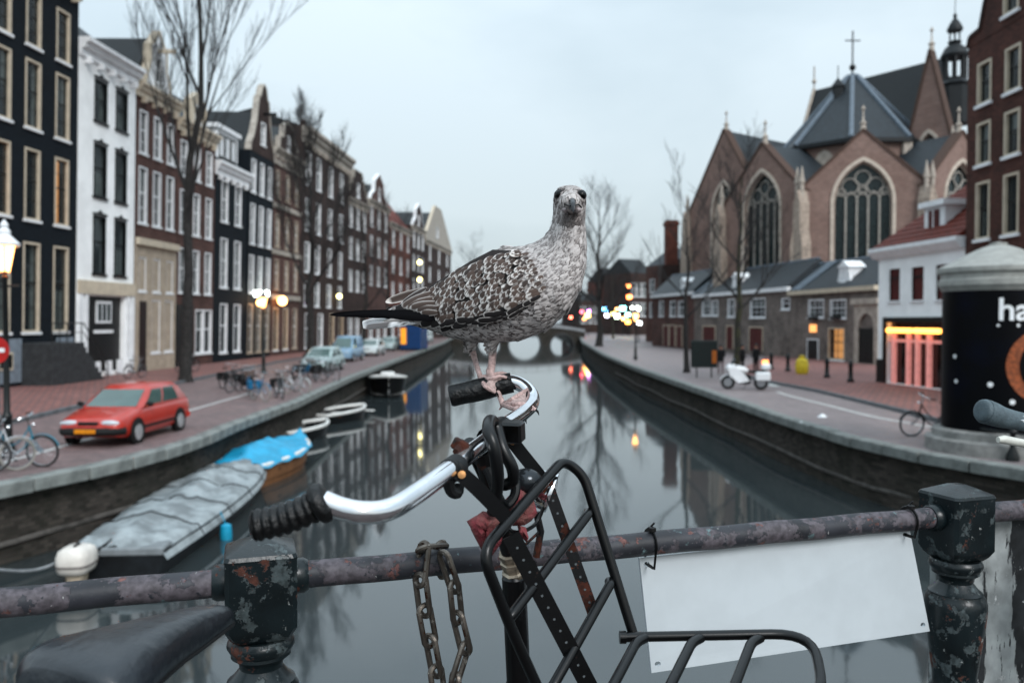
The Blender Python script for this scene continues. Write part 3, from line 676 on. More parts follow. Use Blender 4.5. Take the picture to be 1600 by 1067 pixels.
# --- far houses on the left
far = [(541, 572, 17.5, 'brick_dark', 'dark brick canal house with white windows and step gable past the tall cornice house', 'step'),
       (572.5, 606, 18.6, 'brick_brown', 'brown brick canal house with neck gable and bare tree in front', 'neck'),
       (606.5, 641, 17.0, 'brick_red', 'brown canal house with steep red tiled roof', 'red'),
       (641.5, 662, 18.2, 'brick_dark', 'narrow dark canal house with pale upper storey next to wide pale gable', 'neck'),
       (662.5, 703, 17.0, 'brick_dark', 'dark canal house with wide pale pointed gable and single chimney', 'wide')]
for a, b_, H, wm, lab, kind in far:
    h_, W = house('canal_house', lab, LP(a), LP(b_), H, MATS[wm], [(z, 2.5, W_, n, 'white') for z, W_, n in ((H - 3.3, 1.2, 3), (H - 7, 1.2, 3), (H - 10.8, 1.25, 3), (1.0, 1.5, 3))], cornice=(MATS['pale_stone'], .6, .4), lean=.8)
    if kind == 'step':
        P = [(0, 0)]
        for k in range(4): P += [(.1 * k, .9 * (k + 1)), (.1 * (k + 1), .9 * (k + 1))]
        P += [(1 - x, z) for x, z in reversed(P)]
        gable_top(h_, W, H, P, MATS[wm], MATS['pale_stone'], win=(.5, .5, 1.2, 1.7)); gable_roof(h_, W, H, 11, 3.2, MATS['slate_dark'], 'y', y0=.4)
    elif kind == 'neck':
        gable_top(h_, W, H, [(.1, 0), (.15, .8), (.28, 1.4), (.3, 2.8), (.5, 3.9), (.7, 2.8), (.72, 1.4), (.85, .8), (.9, 0)], MATS[wm], MATS['white'], win=(.5, .4, 1.1, 1.7)); gable_roof(h_, W, H, 11, 2.6, MATS['slate_dark'], 'y', y0=.4)
    elif kind == 'red': gable_roof(h_, W, H, 11, 6, MATS['red_tile'], 'x'); chimney(h_, W * .2, 5, H + 5)
    else:
        gable_top(h_, W, H, [(0, 0), (0, .5), (.32, 6.6), (.55, 6.6), (1, .5), (1, 0)], MATS['pale_stone'], MATS['cream'], win=(.42, 1.2, 2.2, 1.9)); gable_roof(h_, W, H, 11, 6, MATS['slate_dark'], 'y', y0=.4); chimney(h_, W * .95, 2, H + 2.2, 1.8)
# far closing row beyond the arched bridge
k = 0
for (pa, pb, y, top, wm, lab) in ((700, 742, 235, 452, 'brick_dark', 'low dark house beyond the arched bridge beside bare trees'), (906, 945, 225, 458, 'brick_dark', 'dark house beyond the bridge behind the far quay tree'),
                                  (948, 985, 225, 418, 'brick_red', 'far brown house with orange lit front closing the right street'), (986, 1020, 190, 402, 'brick_dark', 'far dark brick house past the row of low houses')):
    H = Zof(top, y) * .8
    h_, W = house('street_house', lab, (XatZ(pa, y), y), (XatZ(pb, y + 3), y + 3), H, MATS[wm], [(H * .62, H * .22, 1.4, 4, 'white'), (H * .3, H * .22, 1.4, 4, 'white')], lean=0)
    gable_roof(h_, W, H, 11, H * .25, MATS['slate_dark'] if k % 2 else MATS['slate'], 'x'); k += 1
# ================================================================== CHURCH
def arch_pts(w, z0, zs, za, n=10):
    """pointed arch outline centred on x = 0, counter-clockwise from bottom left"""
    h = za - zs; hw = w / 2; r = (hw * hw + h * h) / (2 * hw)          # arcs centred on the springing line
    out = [(-hw, z0), (-hw, zs)]
    a_end = math.asin(min(1, h / r))
    for i in range(1, n + 1): a = a_end * i / n; out.append((-hw + r - r * math.cos(a), zs + r * math.sin(a)))
    right = [(-x, z) for x, z in reversed(out[:-1])]
    return out + right
STONE = mat('church_stone', (.50, .455, .41), .85, var=.18, scale=2, bump=.2)
TRAC = mat('tracery_stone', (.42, .40, .37), .85, var=.2)
CGL = mat('church_glass', (.05, .07, .072), .25, var=.5, scale=5)
BC = MATS['brick_church']
def church_gable(root, pL, pR, eave, apex, ww, wz0, wzs, wza, nm=4, roof_to=None, thick=.8, name='gable_wall', steps=True):
    pL = Vector(pL).to_2d(); pR = Vector(pR).to_2d(); d = pR - pL; W = d.length; ang = math.atan2(d.y, d.x)
    M = Matrix.Translation((pL.x - root.location.x, pL.y - root.location.y, 0)) @ Matrix.Rotation(ang, 4, 'Z'); c = W / 2
    hole = [(c + x, z) for x, z in arch_pts(ww, wz0, wzs, wza)]
    mb = MB(); mb.prism([(0, -.5), (W, -.5), (W, eave), (c, apex), (0, eave)], 0, thick, [hole], M)
    wl = mb.build(name, BC, root, smooth=False)
    # stone surround
    o = [(c + x, z) for x, z in arch_pts(ww + .75, wz0, wzs, wza + .5)]; i_ = [(c + x, z) for x, z in arch_pts(ww - .1, wz0 + .02, wzs, wza - .05)]
    mb = MB(); n = len(o); Y0, Y1 = -.12, .35
    md = [(c + x, z) for x, z in arch_pts(ww + .2, wz0 + .01, wzs, wza + .15)]
    v = [M @ Vector((x, .0, z)) for x, z in o] + [M @ Vector((x, Y0, z)) for x, z in o] + [M @ Vector((x, Y0, z)) for x, z in md] + [M @ Vector((x, Y1, z)) for x, z in i_]
    for r_ in range(3): mb.add(v[r_ * n:(r_ + 2) * n], [(k, k + 1, n + k + 1, n + k) for k in range(n - 1)])
    mb.build('window_surround', mat('surround_stone', (.60, .54, .48), .85, var=.12, scale=2), wl, smooth=False)
    # glass and tracery
    g = MB(); g.prism([(c + x, z) for x, z in arch_pts(ww - .06, wz0, wzs, wza - .04)], .5, .52, (), M); g.build('window_glass', CGL, wl, smooth=False)
    for k in range(nm):
        xx = c - ww / 2 + ww * (k + 1) / (nm + 1); q = MB(); q.bbox(xx - .09, xx + .09, .3, .49, wz0, wzs + .3, .03, M); q.build('mullion', TRAC, wl)
    t_ = MB()
    sw = ww / (nm + 1)
    for k in range(nm + 1):
        cx = c - ww / 2 + sw * (k + .5)
        t_.tube([M @ Vector((cx + x, .4, z)) for x, z in arch_pts(sw, wzs, wzs + .2, wzs + 1.0, 5)[1:-1]], .07, 5)
    hgt = wza - wzs
    for (cx, cz, rr) in ((-.22, .42, .15), (.22, .42, .15), (0, .62, .14), (-.38, .28, .07), (.38, .28, .07), (0, .3, .07)):
        t_.tube([M @ Vector((c + cx * ww + rr * ww * math.cos(a), .4, wzs + cz * hgt + rr * ww * math.sin(a))) for a in [2 * math.pi * j / 14 for j in range(14)]], .075, 5, closed=True)
    t_.build('tracery', TRAC, wl)
    # coping on the gable slopes and a finial
    cp = MB()
    for a, b_ in (((0, eave), (c, apex)), ((c, apex), (W, eave))):
        dd = Vector((b_[0] - a[0], 0, b_[1] - a[1]))
        p0, p1 = Vector((a[0], thick / 2, a[1])), Vector((b_[0], thick / 2, b_[1]))
        up = M.to_3x3() @ dd.cross(Vector((0, 1, 0))).normalized()
        cp.strip([M @ p0, M @ p1], .22, thick + .25, up=up)
    cp.build('gable_coping', mat('coping_brick', (.16, .11, .09), .85), wl, smooth=False)
    f = MB(); f.lathe([(.3, apex - .1), (.22, apex + .5), (.34, apex + .6), (.1, apex + .9), (.06, apex + 1.8), (.2, apex + 1.9), (.02, apex + 2.3)], 8, M @ Matrix.Translation((c, thick / 2, 0))); f.build('finial', STONE, wl)
    # buttresses
    for xx in (0, W):
        q = MB(); q.prism([(xx - .6, -.5), (xx + .6, -.5), (xx + .6, eave - 5), (xx + .35, eave - 3.6), (xx + .35, eave - 1.2), (xx, eave), (xx - .35, eave - 1.2), (xx - .35, eave - 3.6), (xx - .6, eave - 5)], -.9, .3, (), M)
        q.build('buttress', mat('buttress_stone', (.46, .40, .35), .85, var=.2), wl, smooth=False)
        p = MB(); p.lathe([(.2, eave - .8), (.2, eave + .6), (.28, eave + .7), (.04, eave + 2.2)], 8, M @ Matrix.Translation((xx, -.3, 0))); p.build('pinnacle', STONE, wl)
    if roof_to is not None:
        rt = Vector((roof_to[0] - root.location.x, roof_to[1] - root.location.y, 0)); r = MB()
        A = M @ Vector((.1, thick, eave)); B_ = M @ Vector((W - .1, thick, eave)); T = M @ Vector((c, thick, apex - .15))
        dirv = (rt - M @ Vector((c, thick, 0))); dirv.z = 0
        A2, B2, T2 = A + dirv, B_ + dirv, T + dirv
        r.add([A, B_, T, A2, B2, T2], [(0, 2, 5, 3), (2, 1, 4, 5), (0, 3, 4, 1)]); r.build('roof', MATS['slate'], root, smooth=False)
    return wl
CC = Vector((XatZ(1328, 88), 88, 0))
ch = empty('gothic_church', CC, 'large brown brick gothic church with slate roofs and tall traceried windows', 'church')
def loc(v): return (v[0] - CC.x, v[1] - CC.y, v[2])
n1 = Vector((-.30, -.954, 0)); 
def nrm(a): return Matrix.Rotation(R(a), 3, 'Z') @ n1
for ang, ww, rad, hw in ((0, 4.8, 12.2, 5.7), (-45, 4.6, 12.6, 5.4), (45, 4.6, 12.4, 5.4)):
    nn = nrm(ang); tdir = Vector((-nn.y, nn.x, 0)); c_ = CC + nn * rad
    church_gable(ch, c_ - tdir * hw, c_ + tdir * hw, 15.2, 20.6, ww, 6.5, 14.0, 17.6, 4, roof_to=CC)
# transept-like gable further back on the left
a_ = Vector((XatZ(1076, 108), 108, 0)); b_ = Vector((XatZ(1188, 97), 97, 0))
church_gable(ch, a_, b_, 17.2, 26.6, 3.6, 6.5, 16.5, 20, 2, roof_to=(b_.x + 14, b_.y + 18))
# choir: octagonal clerestory drum with slate pyramid
mb = MB(); Rr = 7.0
oc = [(Rr * math.cos(R(22.5 + 45 * k)), Rr * math.sin(R(22.5 + 45 * k))) for k in range(8)]
mb.loft([[(x, y, 8) for x, y in oc], [(x, y, 21.0) for x, y in oc]]); mb.build('choir_wall', BC, ch, smooth=False)
for k in range(8):
    a = R(45 * k); M = Matrix.Rotation(a + R(90), 4, 'Z'); q = MB()
    q.prism([(x, z) for x, z in arch_pts(2.2, 15.5, 18.6, 20.2, 6)], -Rr * .93 - .02, -Rr * .93 + .2, (), M); q.build('clerestory_window', STONE, ch, smooth=False)
    p = MB(); p.bbox(Rr * math.cos(R(22.5 + 45 * k)) - .45, Rr * math.cos(R(22.5 + 45 * k)) + .45, Rr * math.sin(R(22.5 + 45 * k)) - .45, Rr * math.sin(R(22.5 + 45 * k)) + .45, 10, 20.6, .1); p.build('pier', STONE, ch)
apex = (0, 0, Zof(112, 88))
mb = MB(); v = [(x * 1.07, y * 1.07, 20.9) for x, y in oc] + [apex]; mb.add(v, [(k, (k + 1) % 8, 8) for k in range(8)] + [tuple(range(8))]); mb.build('choir_roof', MATS['slate'], ch, smooth=False)
mb = MB(); mb.loft([[(x * 1.1, y * 1.1, 20.5) for x, y in oc], [(x * 1.1, y * 1.1, 20.9) for x, y in oc]]); mb.build('eaves', MATS['slate_dark'], ch, smooth=False)
for k in range(8):
    q = MB(); p0 = Vector((oc[k][0] * 1.07, oc[k][1] * 1.07, 20.95)); p1 = Vector(apex) + Vector((0, 0, .05)); q.tube([p0, p0.lerp(p1, .93)], .24, 6); q.build('lead_hip', MATS['lead'], ch)
mb = MB(); z = apex[2]
mb.tube([(0, 0, z - .4), (0, 0, z + 4.2)], .09, 6); mb.tube([(-.8, 0, z + 3.2), (.8, 0, z + 3.2)], .07, 6); mb.ball((0, 0, z + .4), .35, n=8, m=6); mb.build('cross', MATS['iron'], ch)
mb = MB(); mb.lathe([(.6, z - 3.2), (.6, z - 1.9), (.75, z - 1.9), (.08, z - 1.0)], 8, Matrix.Translation((-1.9, -1, 0))); mb.tube([(-1.9, -1, z - 1.2), (-1.9, -1, z + .3)], .05, 6); mb.build('roof_lantern', MATS['slate_dark'], ch, smooth=False)
# nave roof behind
def P3(px, py, y): return loc(D(px, py, y))
e1, e2 = D(1272, 142, 112), D(1478, 90, 98)
mb = MB(); A = Vector(loc(e1)); B_ = Vector(loc(e2)); dn = (B_ - A); dn.z = 0; dn.normalize(); pn = Vector((dn.y, -dn.x, 0))
lo = 15.0
pts = [A, B_, A + pn * 8 + Vector((0, 0, lo - A.z)), B_ + pn * 8 + Vector((0, 0, lo - B_.z)), A - pn * 8 + Vector((0, 0, lo - A.z)), B_ - pn * 8 + Vector((0, 0, lo - B_.z))]
mb.add(pts, [(0, 1, 3, 2), (1, 0, 4, 5), (0, 2, 4), (1, 5, 3)]); mb.build('nave_roof', MATS['slate_dark'], ch, smooth=False)
mb = MB(); pl = [pts[2], pts[3], pts[5], pts[4]]; mb.loft([[(p.x, p.y, 2) for p in pl], [(p.x, p.y, lo) for p in pl]]); mb.build('nave_wall', BC, ch, smooth=False)
q = MB(); q.tube([pts[2] + Vector((0, 0, .3)), A + Vector((0, 0, .2))], .22, 6); q.build('roof_verge', STONE, ch)
q = MB(); q.tube([A, A + Vector((0, 0, 3.2))], .1, 6); q.ball(A + Vector((0, 0, 1.2)), .3, n=8, m=6); q.build('finial', STONE, ch)
# brick gable with window on the nave side, right
gl = D(1412, 300, 84); gr = D(1490, 300, 80)
church_gable(ch, gl, gr, 19.6, Zof(78, 82), 1.9, 17.2, 19.6, 21.4, 1, roof_to=(gr.x + 6, gr.y + 14), thick=.7)
# lead roof lower right and the little bell turret
tz = Zof(140, 95); tx, ty, _ = loc((XatZ(1486, 95), 95, 0)); M = Matrix.Translation((tx, ty, 0))
q = MB(); q.lathe([(1.7, tz - 4), (1.7, tz + .2), (2.0, tz + .4), (1.3, tz + .9), (1.25, tz + 1.2)], 8, M); q.build('turret_base', MATS['slate_dark'], ch, smooth=False)
for k in range(8):
    a = R(22.5 + 45 * k); q = MB(); q.tube([(tx + 1.15 * math.cos(a), ty + 1.15 * math.sin(a), tz + 1.1), (tx + 1.15 * math.cos(a), ty + 1.15 * math.sin(a), tz + 3.6)], .17, 6); q.build('turret_post', MATS['slate_dark'], ch)
q = MB(); q.lathe([(1.4, tz + 3.5), (1.5, tz + 3.8), (1.1, tz + 4.6), (.6, tz + 5.0), (.75, tz + 5.3), (.62, tz + 5.4)], 10, M); q.build('turret_dome', MATS['slate_dark'], ch)
for k in range(6):
    a = R(60 * k); q = MB(); q.tube([(tx + .55 * math.cos(a), ty + .55 * math.sin(a), tz + 5.3), (tx + .55 * math.cos(a), ty + .55 * math.sin(a), tz + 6.6)], .09, 5); q.build('lantern_post', MATS['slate_dark'], ch)
q = MB(); q.lathe([(.8, tz + 6.5), (.85, tz + 6.8), (.5, tz + 7.5), (.15, tz + 8.0), (.22, tz + 8.3), (.04, tz + 8.6), (.04, tz + 10.5)], 10, M); q.build('turret_spire', MATS['slate_dark'], ch)
q = MB(); cx_, cy_, _ = loc((XatZ(1497, 83), 83, 0)); q.tube([(cx_ - 3, cy_, Zof(130, 83)), (cx_ - 3, cy_, Zof(60, 83))], [.3, .03], 6); q.build('pinnacle', BC, ch)
# ================================================================== LOW ROW HOUSES in front of the church
def RPt(px):     # facade line of the low row
    a = Vector((XatZ(1018, 106), 106)); b2 = Vector((XatZ(1372, 57), 57)); d = b2 - a; k = (px - 800) / FPX
    t_ = (k * a.y - a.x) / (d.x - k * d.y); return a + d * t_
brickmat('brick_grey', (.31, .275, .255), (.29, .265, .25), var=.25)
def shutter(root, x, z, w, h, m, fm, double=True):
    mb = MB(); c = .1
    for (x0, x1, z0, z1) in ((-w / 2 - c, -w / 2, -.02, h + c), (w / 2, w / 2 + c, -.02, h + c), (-w / 2, w / 2, h, h + c)): mb.box(x + x0, x + x1, -.08, -.004, z + z0, z + z1)
    f = mb.build('door_frame', fm, root, smooth=False)
    n = 2 if double else 1
    for k in range(n):
        q = MB(); q.bbox(x - w / 2 + w / n * k + .01, x - w / 2 + w / n * (k + 1) - .01, -.055, -.01, z, z + h - .01, .012); q.build('shutter', m, f)
def row_house(label, pa, pb, H, wm, wins, doors, ridge, dormers, eave_m):
    A, B2 = RPt(pa), RPt(pb); W = (B2 - A).length
    def fx(px): return (RPt(px) - A).length / W
    h_, W = house('row_house', label, A, B2, H, wm, [(Zof(y1, RPt((x0 + x1) / 2).y), Zof(y0, RPt((x0 + x1) / 2).y) - Zof(y1, RPt((x0 + x1) / 2).y), (fx(x1) - fx(x0)) * W, [(fx(x0) + fx(x1)) / 2], s_) for x0, x1, y0, y1, s_ in wins], dep=6, lean=0)
    mb = MB(); mb.box(-.02, W + .02, -.3, .05, H - .25, H + .08); mb.build('gutter', eave_m, h_, smooth=False)
    mb = MB(); mb.add([(0, -.25, H + .1), (W, -.25, H + .1), (W, 2.6, H + ridge), (0, 2.6, H + ridge), (0, 6, H + .1), (W, 6, H + .1)], [(0, 1, 2, 3), (3, 2, 5, 4), (0, 3, 4), (1, 5, 2), (0, 4, 5, 1)]); mb.build('roof', MATS['slate'], h_, smooth=False)
    mb = MB(); mb.tube([(0, 2.6, H + ridge), (W, 2.6, H + ridge)], .1, 6); mb.build('ridge', MATS['lead'], h_)
    for x0, x1, y0, y1, s_ in doors:
        y = RPt((x0 + x1) / 2).y; z = max(.1, Zof(y1, y)); hh = Zof(y0, y) - z; shutter(h_, (fx(x0) + fx(x1)) / 2 * W, z, (fx(x1) - fx(x0)) * W, hh, MATS[s_[0]], MATS[s_[1]])
    for px, w_, h0 in dormers:
        x = fx(px) * W; mb = MB(); mb.box(x - w_ / 2, x + w_ / 2, .35, 1.5, H + .35, H + .35 + h0); mb.prism([(x - w_ / 2 - .15, H + .35 + h0), (x + w_ / 2 + .15, H + .35 + h0), (x, H + .35 + h0 + .5)], .25, 1.7)
        for s2 in (-1, 1): mb.prism([(x + s2 * w_ / 2, H + .35), (x + s2 * (w_ / 2 + .35), H + .35), (x + s2 * (w_ / 2 + .1), H + .9), (x + s2 * w_ / 2, H + 1.3)], .34, .5)
        mb.build('dormer', MATS['white'], h_, smooth=False); window_parts(h_, x, H + .55, w_ * .5, h0 * .75, ST['white4'], y=.31)
    return h_, W, fx
r1, W, fx = row_house('far low brick row house with red shuttered openings', 1019, 1084, 6.3, MATS['brick_brown'], [(1047, 1056, 470, 494, 'white'), (1060, 1069, 470, 494, 'white'), (1030, 1037, 470, 494, 'white')],
    [(1037, 1045, 509, 540, ('red_shutter', 'cream')), (1047, 1055, 509, 541, ('red_shutter', 'cream')), (1058, 1066, 510, 542, ('red_shutter', 'cream'))], 2.6, [(1062, 1.1, 1.0)], MATS['white'])
r2, W, fx = row_house('grey brick row house with white windows and dark red shuttered doors', 1084.5, 1234, 5.9, MATS['brick_grey'], [(1097, 1110, 467, 493, 'white4'), (1112, 1122, 469, 493, 'white4'), (1137, 1148, 467, 495, 'white4'), (1172, 1196, 466, 496, 'white4'), (1221, 1234, 466, 483, 'plain')],
    [(1099, 1118, 510, 541, ('red_shutter', 'cream')), (1136, 1146, 510, 545, ('red_shutter', 'cream')), (1172, 1192, 512, 548, ('red_shutter', 'cream'))], 2.5, [(1143, 1.2, 1.1)], MATS['white'])
for px in (1103, 1092): 
    x = fx(px) * W; q = MB(); q.strip([(x - 1.2, -.2, 6.06), (x + 1.0, 2.6, 8.5)], .5, .05, up=(1, 0, 0)); q.build('lead_valley', MATS['lead'], r2, smooth=False)
r3, W, fx = row_house('grey brick row house with lit window, dormer and arched gateway', 1234.5, 1371, 5.5, MATS['brick_grey'], [(1263, 1287, 468, 496, 'white4'), (1297, 1322, 468, 497, 'white4'), (1294, 1320, 512, 562, 'creamlit')],
    [(1263, 1279, 531, 568, ('black_paint', 'white'))], 2.4, [(1311, 1.35, 1.25)], MATS['cream'])
x = fx(1271) * W; q = MB(); q.box(x - .5, x + .5, -.07, -.004, 2.25, 2.85); q.build('door_light', MATS['lit_warm'], r3, smooth=False)
for px in (1275, 1310):
    x = fx(px) * W; q = MB()
    q.box(x - .55, x + .55, -.42, -.12, Zof(499, 62), Zof(499, 62) + .2); o = q.build('window_box', MATS['black_paint'], r3, smooth=False)
    q = MB()
    for _ in range(140):
        p = Vector((x + random.uniform(-.55, .55), random.uniform(-.5, -.08), Zof(499, 62) + random.uniform(.1, .45))); a = random.uniform(0, 6.3); u = Vector((math.cos(a), math.sin(a), random.uniform(-.5, .8))) * .09; t_ = Vector((-math.sin(a), math.cos(a), 0)) * .04
        q.add([p - t_, p + u * .5 + t_ * 1.5, p + u, p + u * .5 - t_], [(0, 1, 2, 3)])
    q.build('greenery', mat('leaf_dark', (.02, .035, .02), .6), o, smooth=False)['kind'] = 'stuff'
for px in (1247, 1254):
    x = fx(px) * W; q = MB(); q.strip([(x - .5, -.22, 5.66), (x + .6, 2.55, 8.0)], .5, .05, up=(1, 0, 0)); q.build('lead_valley', MATS['lead'], r3, smooth=False)
x = fx(1356) * W; q = MB(); ww = .95
q.prism([(x - 1.5, .1), (x + 1.4, .1), (x + 1.4, 4.3), (x - 1.5, 4.3)], -.16, -.004, [[(x - ww, .15), (x - ww, 2.7)] + [(x - ww * math.cos(math.pi * k / 10), 2.7 + ww * math.sin(math.pi * k / 10)) for k in range(1, 10)] + [(x + ww, 2.7), (x + ww, .15)]])
q.box(x - 1.7, x + 1.55, -.34, -.004, 4.3, 4.7); gt = q.build('gateway', STONE, r3, smooth=False)
q = MB(); q.box(x - ww, x - .01, -.1, -.01, .12, 2.6); q.build('gate_leaf', MATS['green_black'], gt, smooth=False); q = MB(); q.box(x + .01, x + ww, -.1, -.01, .12, 2.6); q.build('gate_leaf', MATS['green_black'], gt, smooth=False)
# chimney tower at the far end of the row
y = 118; q = MB(); x = XatZ(1048, y)
tw = empty('brick_chimney', (x, y, 0), 'tall red brick chimney stack at the far end of the low row', 'chimney')
q.box(-.85, .85, -.85, .85, 0, 17.3); q.box(-1.0, 1.0, -1.0, 1.0, 16.6, 17.0); q.build('stack', MATS['brick_red'], tw, smooth=False); q = MB(); q.box(-1.6, 1.6, -1.5, 1.5, 0, 11); q.build('base', MATS['brick_dark'], tw, smooth=False)
h_, W = house('street_house', 'brown brick house end with green dormer beside the chimney stack', (XatZ(1009, 128), 128), (XatZ(1050, 122), 122), 11.5, MATS['brick_brown'], [(7.5, 2, 1.2, 2, 'white'), (3.8, 2.2, 1.2, 2, 'white')], lean=0); gable_roof(h_, W, 11.5, 9, 2.8, MATS['slate'], 'x')
# ================================================================== WHITE CORNER HOUSE with red roof
A = Vector((XatZ(1372, 41), 41)); B2 = Vector((XatZ(1506, 34.5), 34.5)); W = (B2 - A).length
def WPt(px):
    d = B2 - A; k = (px - 800) / FPX; t_ = (k * A.y - A.x) / (d.x - k * d.y); return A + d * t_
def wx(px): return (WPt(px) - A).length
H = 6.45
hW = empty('corner_house', (A.x, A.y, 0), 'white corner house with red tiled roof and glowing red shop windows', 'house', math.atan2((B2 - A).y, (B2 - A).x))
ops = []
for x0, x1, y0, y1 in ((1388, 1405, 420, 470), (1423, 1442, 417, 469), (1461, 1484, 413, 468)):
    y = WPt((x0 + x1) / 2).y; ops.append(((wx(x0) + wx(x1)) / 2, Zof(y1, y), wx(x1) - wx(x0), Zof(y0, y) - Zof(y1, y)))
sx0, sx1 = wx(1386), wx(1476); sz0, sz1 = .15, Zof(503, 38)
wall_with_openings(hW, W, H, 8, ops + [((sx0 + sx1) / 2, sz0, sx1 - sx0, sz1 - sz0)], MATS['plaster_white'])
for (x, z, w_, h) in ops:
    q = MB(); q.box(x - w_ / 2, x + w_ / 2, .1, .16, z, z + h); f = q.build('window', MATS['red_shutter'], hW, smooth=False)
    q = MB(); q.box(x - w_ / 2, x + w_ / 2, .06, .098, z + h * .68, z + h * .74); q.box(x - w_ / 2, x - w_ / 2 + .05, .06, .098, z, z + h); q.box(x + w_ / 2 - .05, x + w_ / 2, .06, .098, z, z + h); q.build('window_frame', MATS['black_paint'], f, smooth=False)
    q = MB(); q.box(x - w_ / 2 - .06, x + w_ / 2 + .06, -.09, .05, z - .1, z - .003); q.build('sill', MATS['white'], f, smooth=False)
q = MB(); q.loft([[(-.25, y, H + z) for y, z in ((.1, -.35), (-.2, -.3), (-.45, 0), (-.45, .18), (.1, .18))], [(W + .05, y, H + z) for y, z in ((.1, -.35), (-.2, -.3), (-.45, 0), (-.45, .18), (.1, .18))]]); q.build('cornice', MATS['white'], hW, smooth=False)
# roof of red tiles in courses
n = 14; zr = 10.2; yr = 4.2
q = MB(); q.add([(-.1, -.3, H + .19), (W, -.3, H + .19), (W, yr, zr), (2.2, yr, zr), (W, 8, H + .2), (-.1, 8, H + .2)], [(0, 1, 2, 3), (3, 2, 4, 5), (0, 3, 5), (0, 5, 4, 1), (1, 4, 2)]); rf = q.build('roof', MATS['red_tile'], hW, smooth=False)
for i in range(n):
    t0 = i / n; t1 = (i + 1) / n + .01; q = MB(); x0 = -.1 + 2.3 * t0
    y0, y1, z0, z1 = -.3 + (yr + .3) * t0, -.3 + (yr + .3) * t1, H + .19 + (zr - H - .19) * t0, H + .19 + (zr - H - .19) * t1
    q.add([(x0, y0, z0 + .07), (W, y0, z0 + .07), (W, y1, z1 + .012), (x0 + .16, y1, z1 + .012), (x0, y0, z0), (W, y0, z0)], [(0, 1, 2, 3), (4, 5, 1, 0)]); q.build('tile_course', MATS['red_tile'], rf, smooth=False)
dx = wx(1440); q = MB(); dz = Zof(372, 38)
q.box(dx - .75, dx + .75, .55, 3.2, dz, dz + 1.35); q.box(dx - .95, dx + .95, .35, 3.3, dz + 1.352, dz + 1.6); q.build('dormer', MATS['white'], hW, smooth=False)
q = MB(); q.box(dx - .38, dx + .38, .49, .545, dz + .3, dz + 1.2); f = q.build('dormer_window', MATS['red_shutter'], hW, smooth=False); q = MB(); q.box(dx - .03, dx + .03, .47, .488, dz + .3, dz + 1.2); q.build('window_bar', MATS['white'], f, smooth=False)
# shopfront: black surround, two orange tubes, pink posts and transom, red light on them added as emission
q = MB(); q.box(sx0 - .2, sx1 + .2, -.12, -.004, sz1 - .02, sz1 + .22); q.box(sx0 - .2, sx0, -.12, -.004, 0, sz1 - .021); q.box(sx1, sx1 + .2, -.12, -.004, 0, sz1 - .021); q.box(-.05, sx0 - .21, -.06, -.004, 0, 1.25); sh = q.build('shopfront', MATS['black_paint'], hW, smooth=False)
q = MB(); q.box(sx0, sx1, .22, .26, sz0, sz1 - .01); q.build('shop_glass', mat('shop_dark', (.03, .008, .01), .1), sh, smooth=False)
PK = mat('pink_post_glow', (.8, .45, .42), .5, emit=.2, ecol=(1, .36, .32))
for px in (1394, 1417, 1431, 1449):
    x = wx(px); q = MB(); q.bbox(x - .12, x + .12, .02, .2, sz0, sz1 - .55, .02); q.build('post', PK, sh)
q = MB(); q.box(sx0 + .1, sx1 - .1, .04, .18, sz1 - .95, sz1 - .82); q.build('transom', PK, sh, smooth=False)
LO = mat('tube_orange', (1, .6, .2), .5, emit=4, ecol=(1, .40, .07))
for a, b2 in ((1389, 1425), (1430, 1470)):
    q = MB(); q.tube([(wx(a), -.05, sz1 - .4), (wx(b2), -.05, sz1 - .4)], .11, 8); q.build('light_tube', LO, sh)
# ================================================================== BROWN BRICK HOUSE on the right
A2 = Vector((XatZ(1507, 34.2), 34.2)); B3 = Vector((XatZ(1700, 27), 27))
W2 = (B3 - A2).length
def BPt(px):
    d = B3 - A2; k = (px - 800) / FPX; t_ = (k * A2.y - A2.x) / (d.x - k * d.y); return A2 + d * t_
rows = []
for y0, y1 in ((85, 153), (182, 250), (278, 370), (395, 470)):
    y = BPt(1553).y; z = Zof(y1, y); h = Zof(y0, y) - z
    rows.append((z, h, .95, [((BPt(p) - A2).length) / W2 for p in (1533, 1577, 1628, 1672)], 'brownw'))
y = BPt(1577).y; zt = Zof(60, y); rows.append((zt, 1.7, .95, [((BPt(p) - A2).length) / W2 for p in (1580, 1628, 1672)], 'brownw'))
hR, W = house('canal_house', 'tall red brown brick house with cream sash windows beside the white corner house', A2, B3, Zof(74, 34), brickmat('brick_right', (.17, .085, .07), (.15, .115, .1), var=.3), rows[:4], dep=9, lean=0)
Hh = Zof(74, 34)
gable_top(hR, W, Hh, [(.0, 0), (.02, .4), (.12, .5), (.22, 2.6), (.3, 4.5), (.5, 6), (.7, 4.5), (.98, .4), (1, 0)], MATS['brick_right'], MATS['brick_dark'], win=(.40, .4, .95, 1.9), wstyle='brownw')
gable_roof(hR, W, Hh, 9, 5, MATS['slate_dark'], 'y', y0=.4); chimney(hR, .5, .6, Hh, .7, .5)
mb = MB(); mb.box(.05, W - .05, -.1, -.004, .1, 3.4); mb.build('shopfront', MATS['black_paint'], hR, smooth=False)
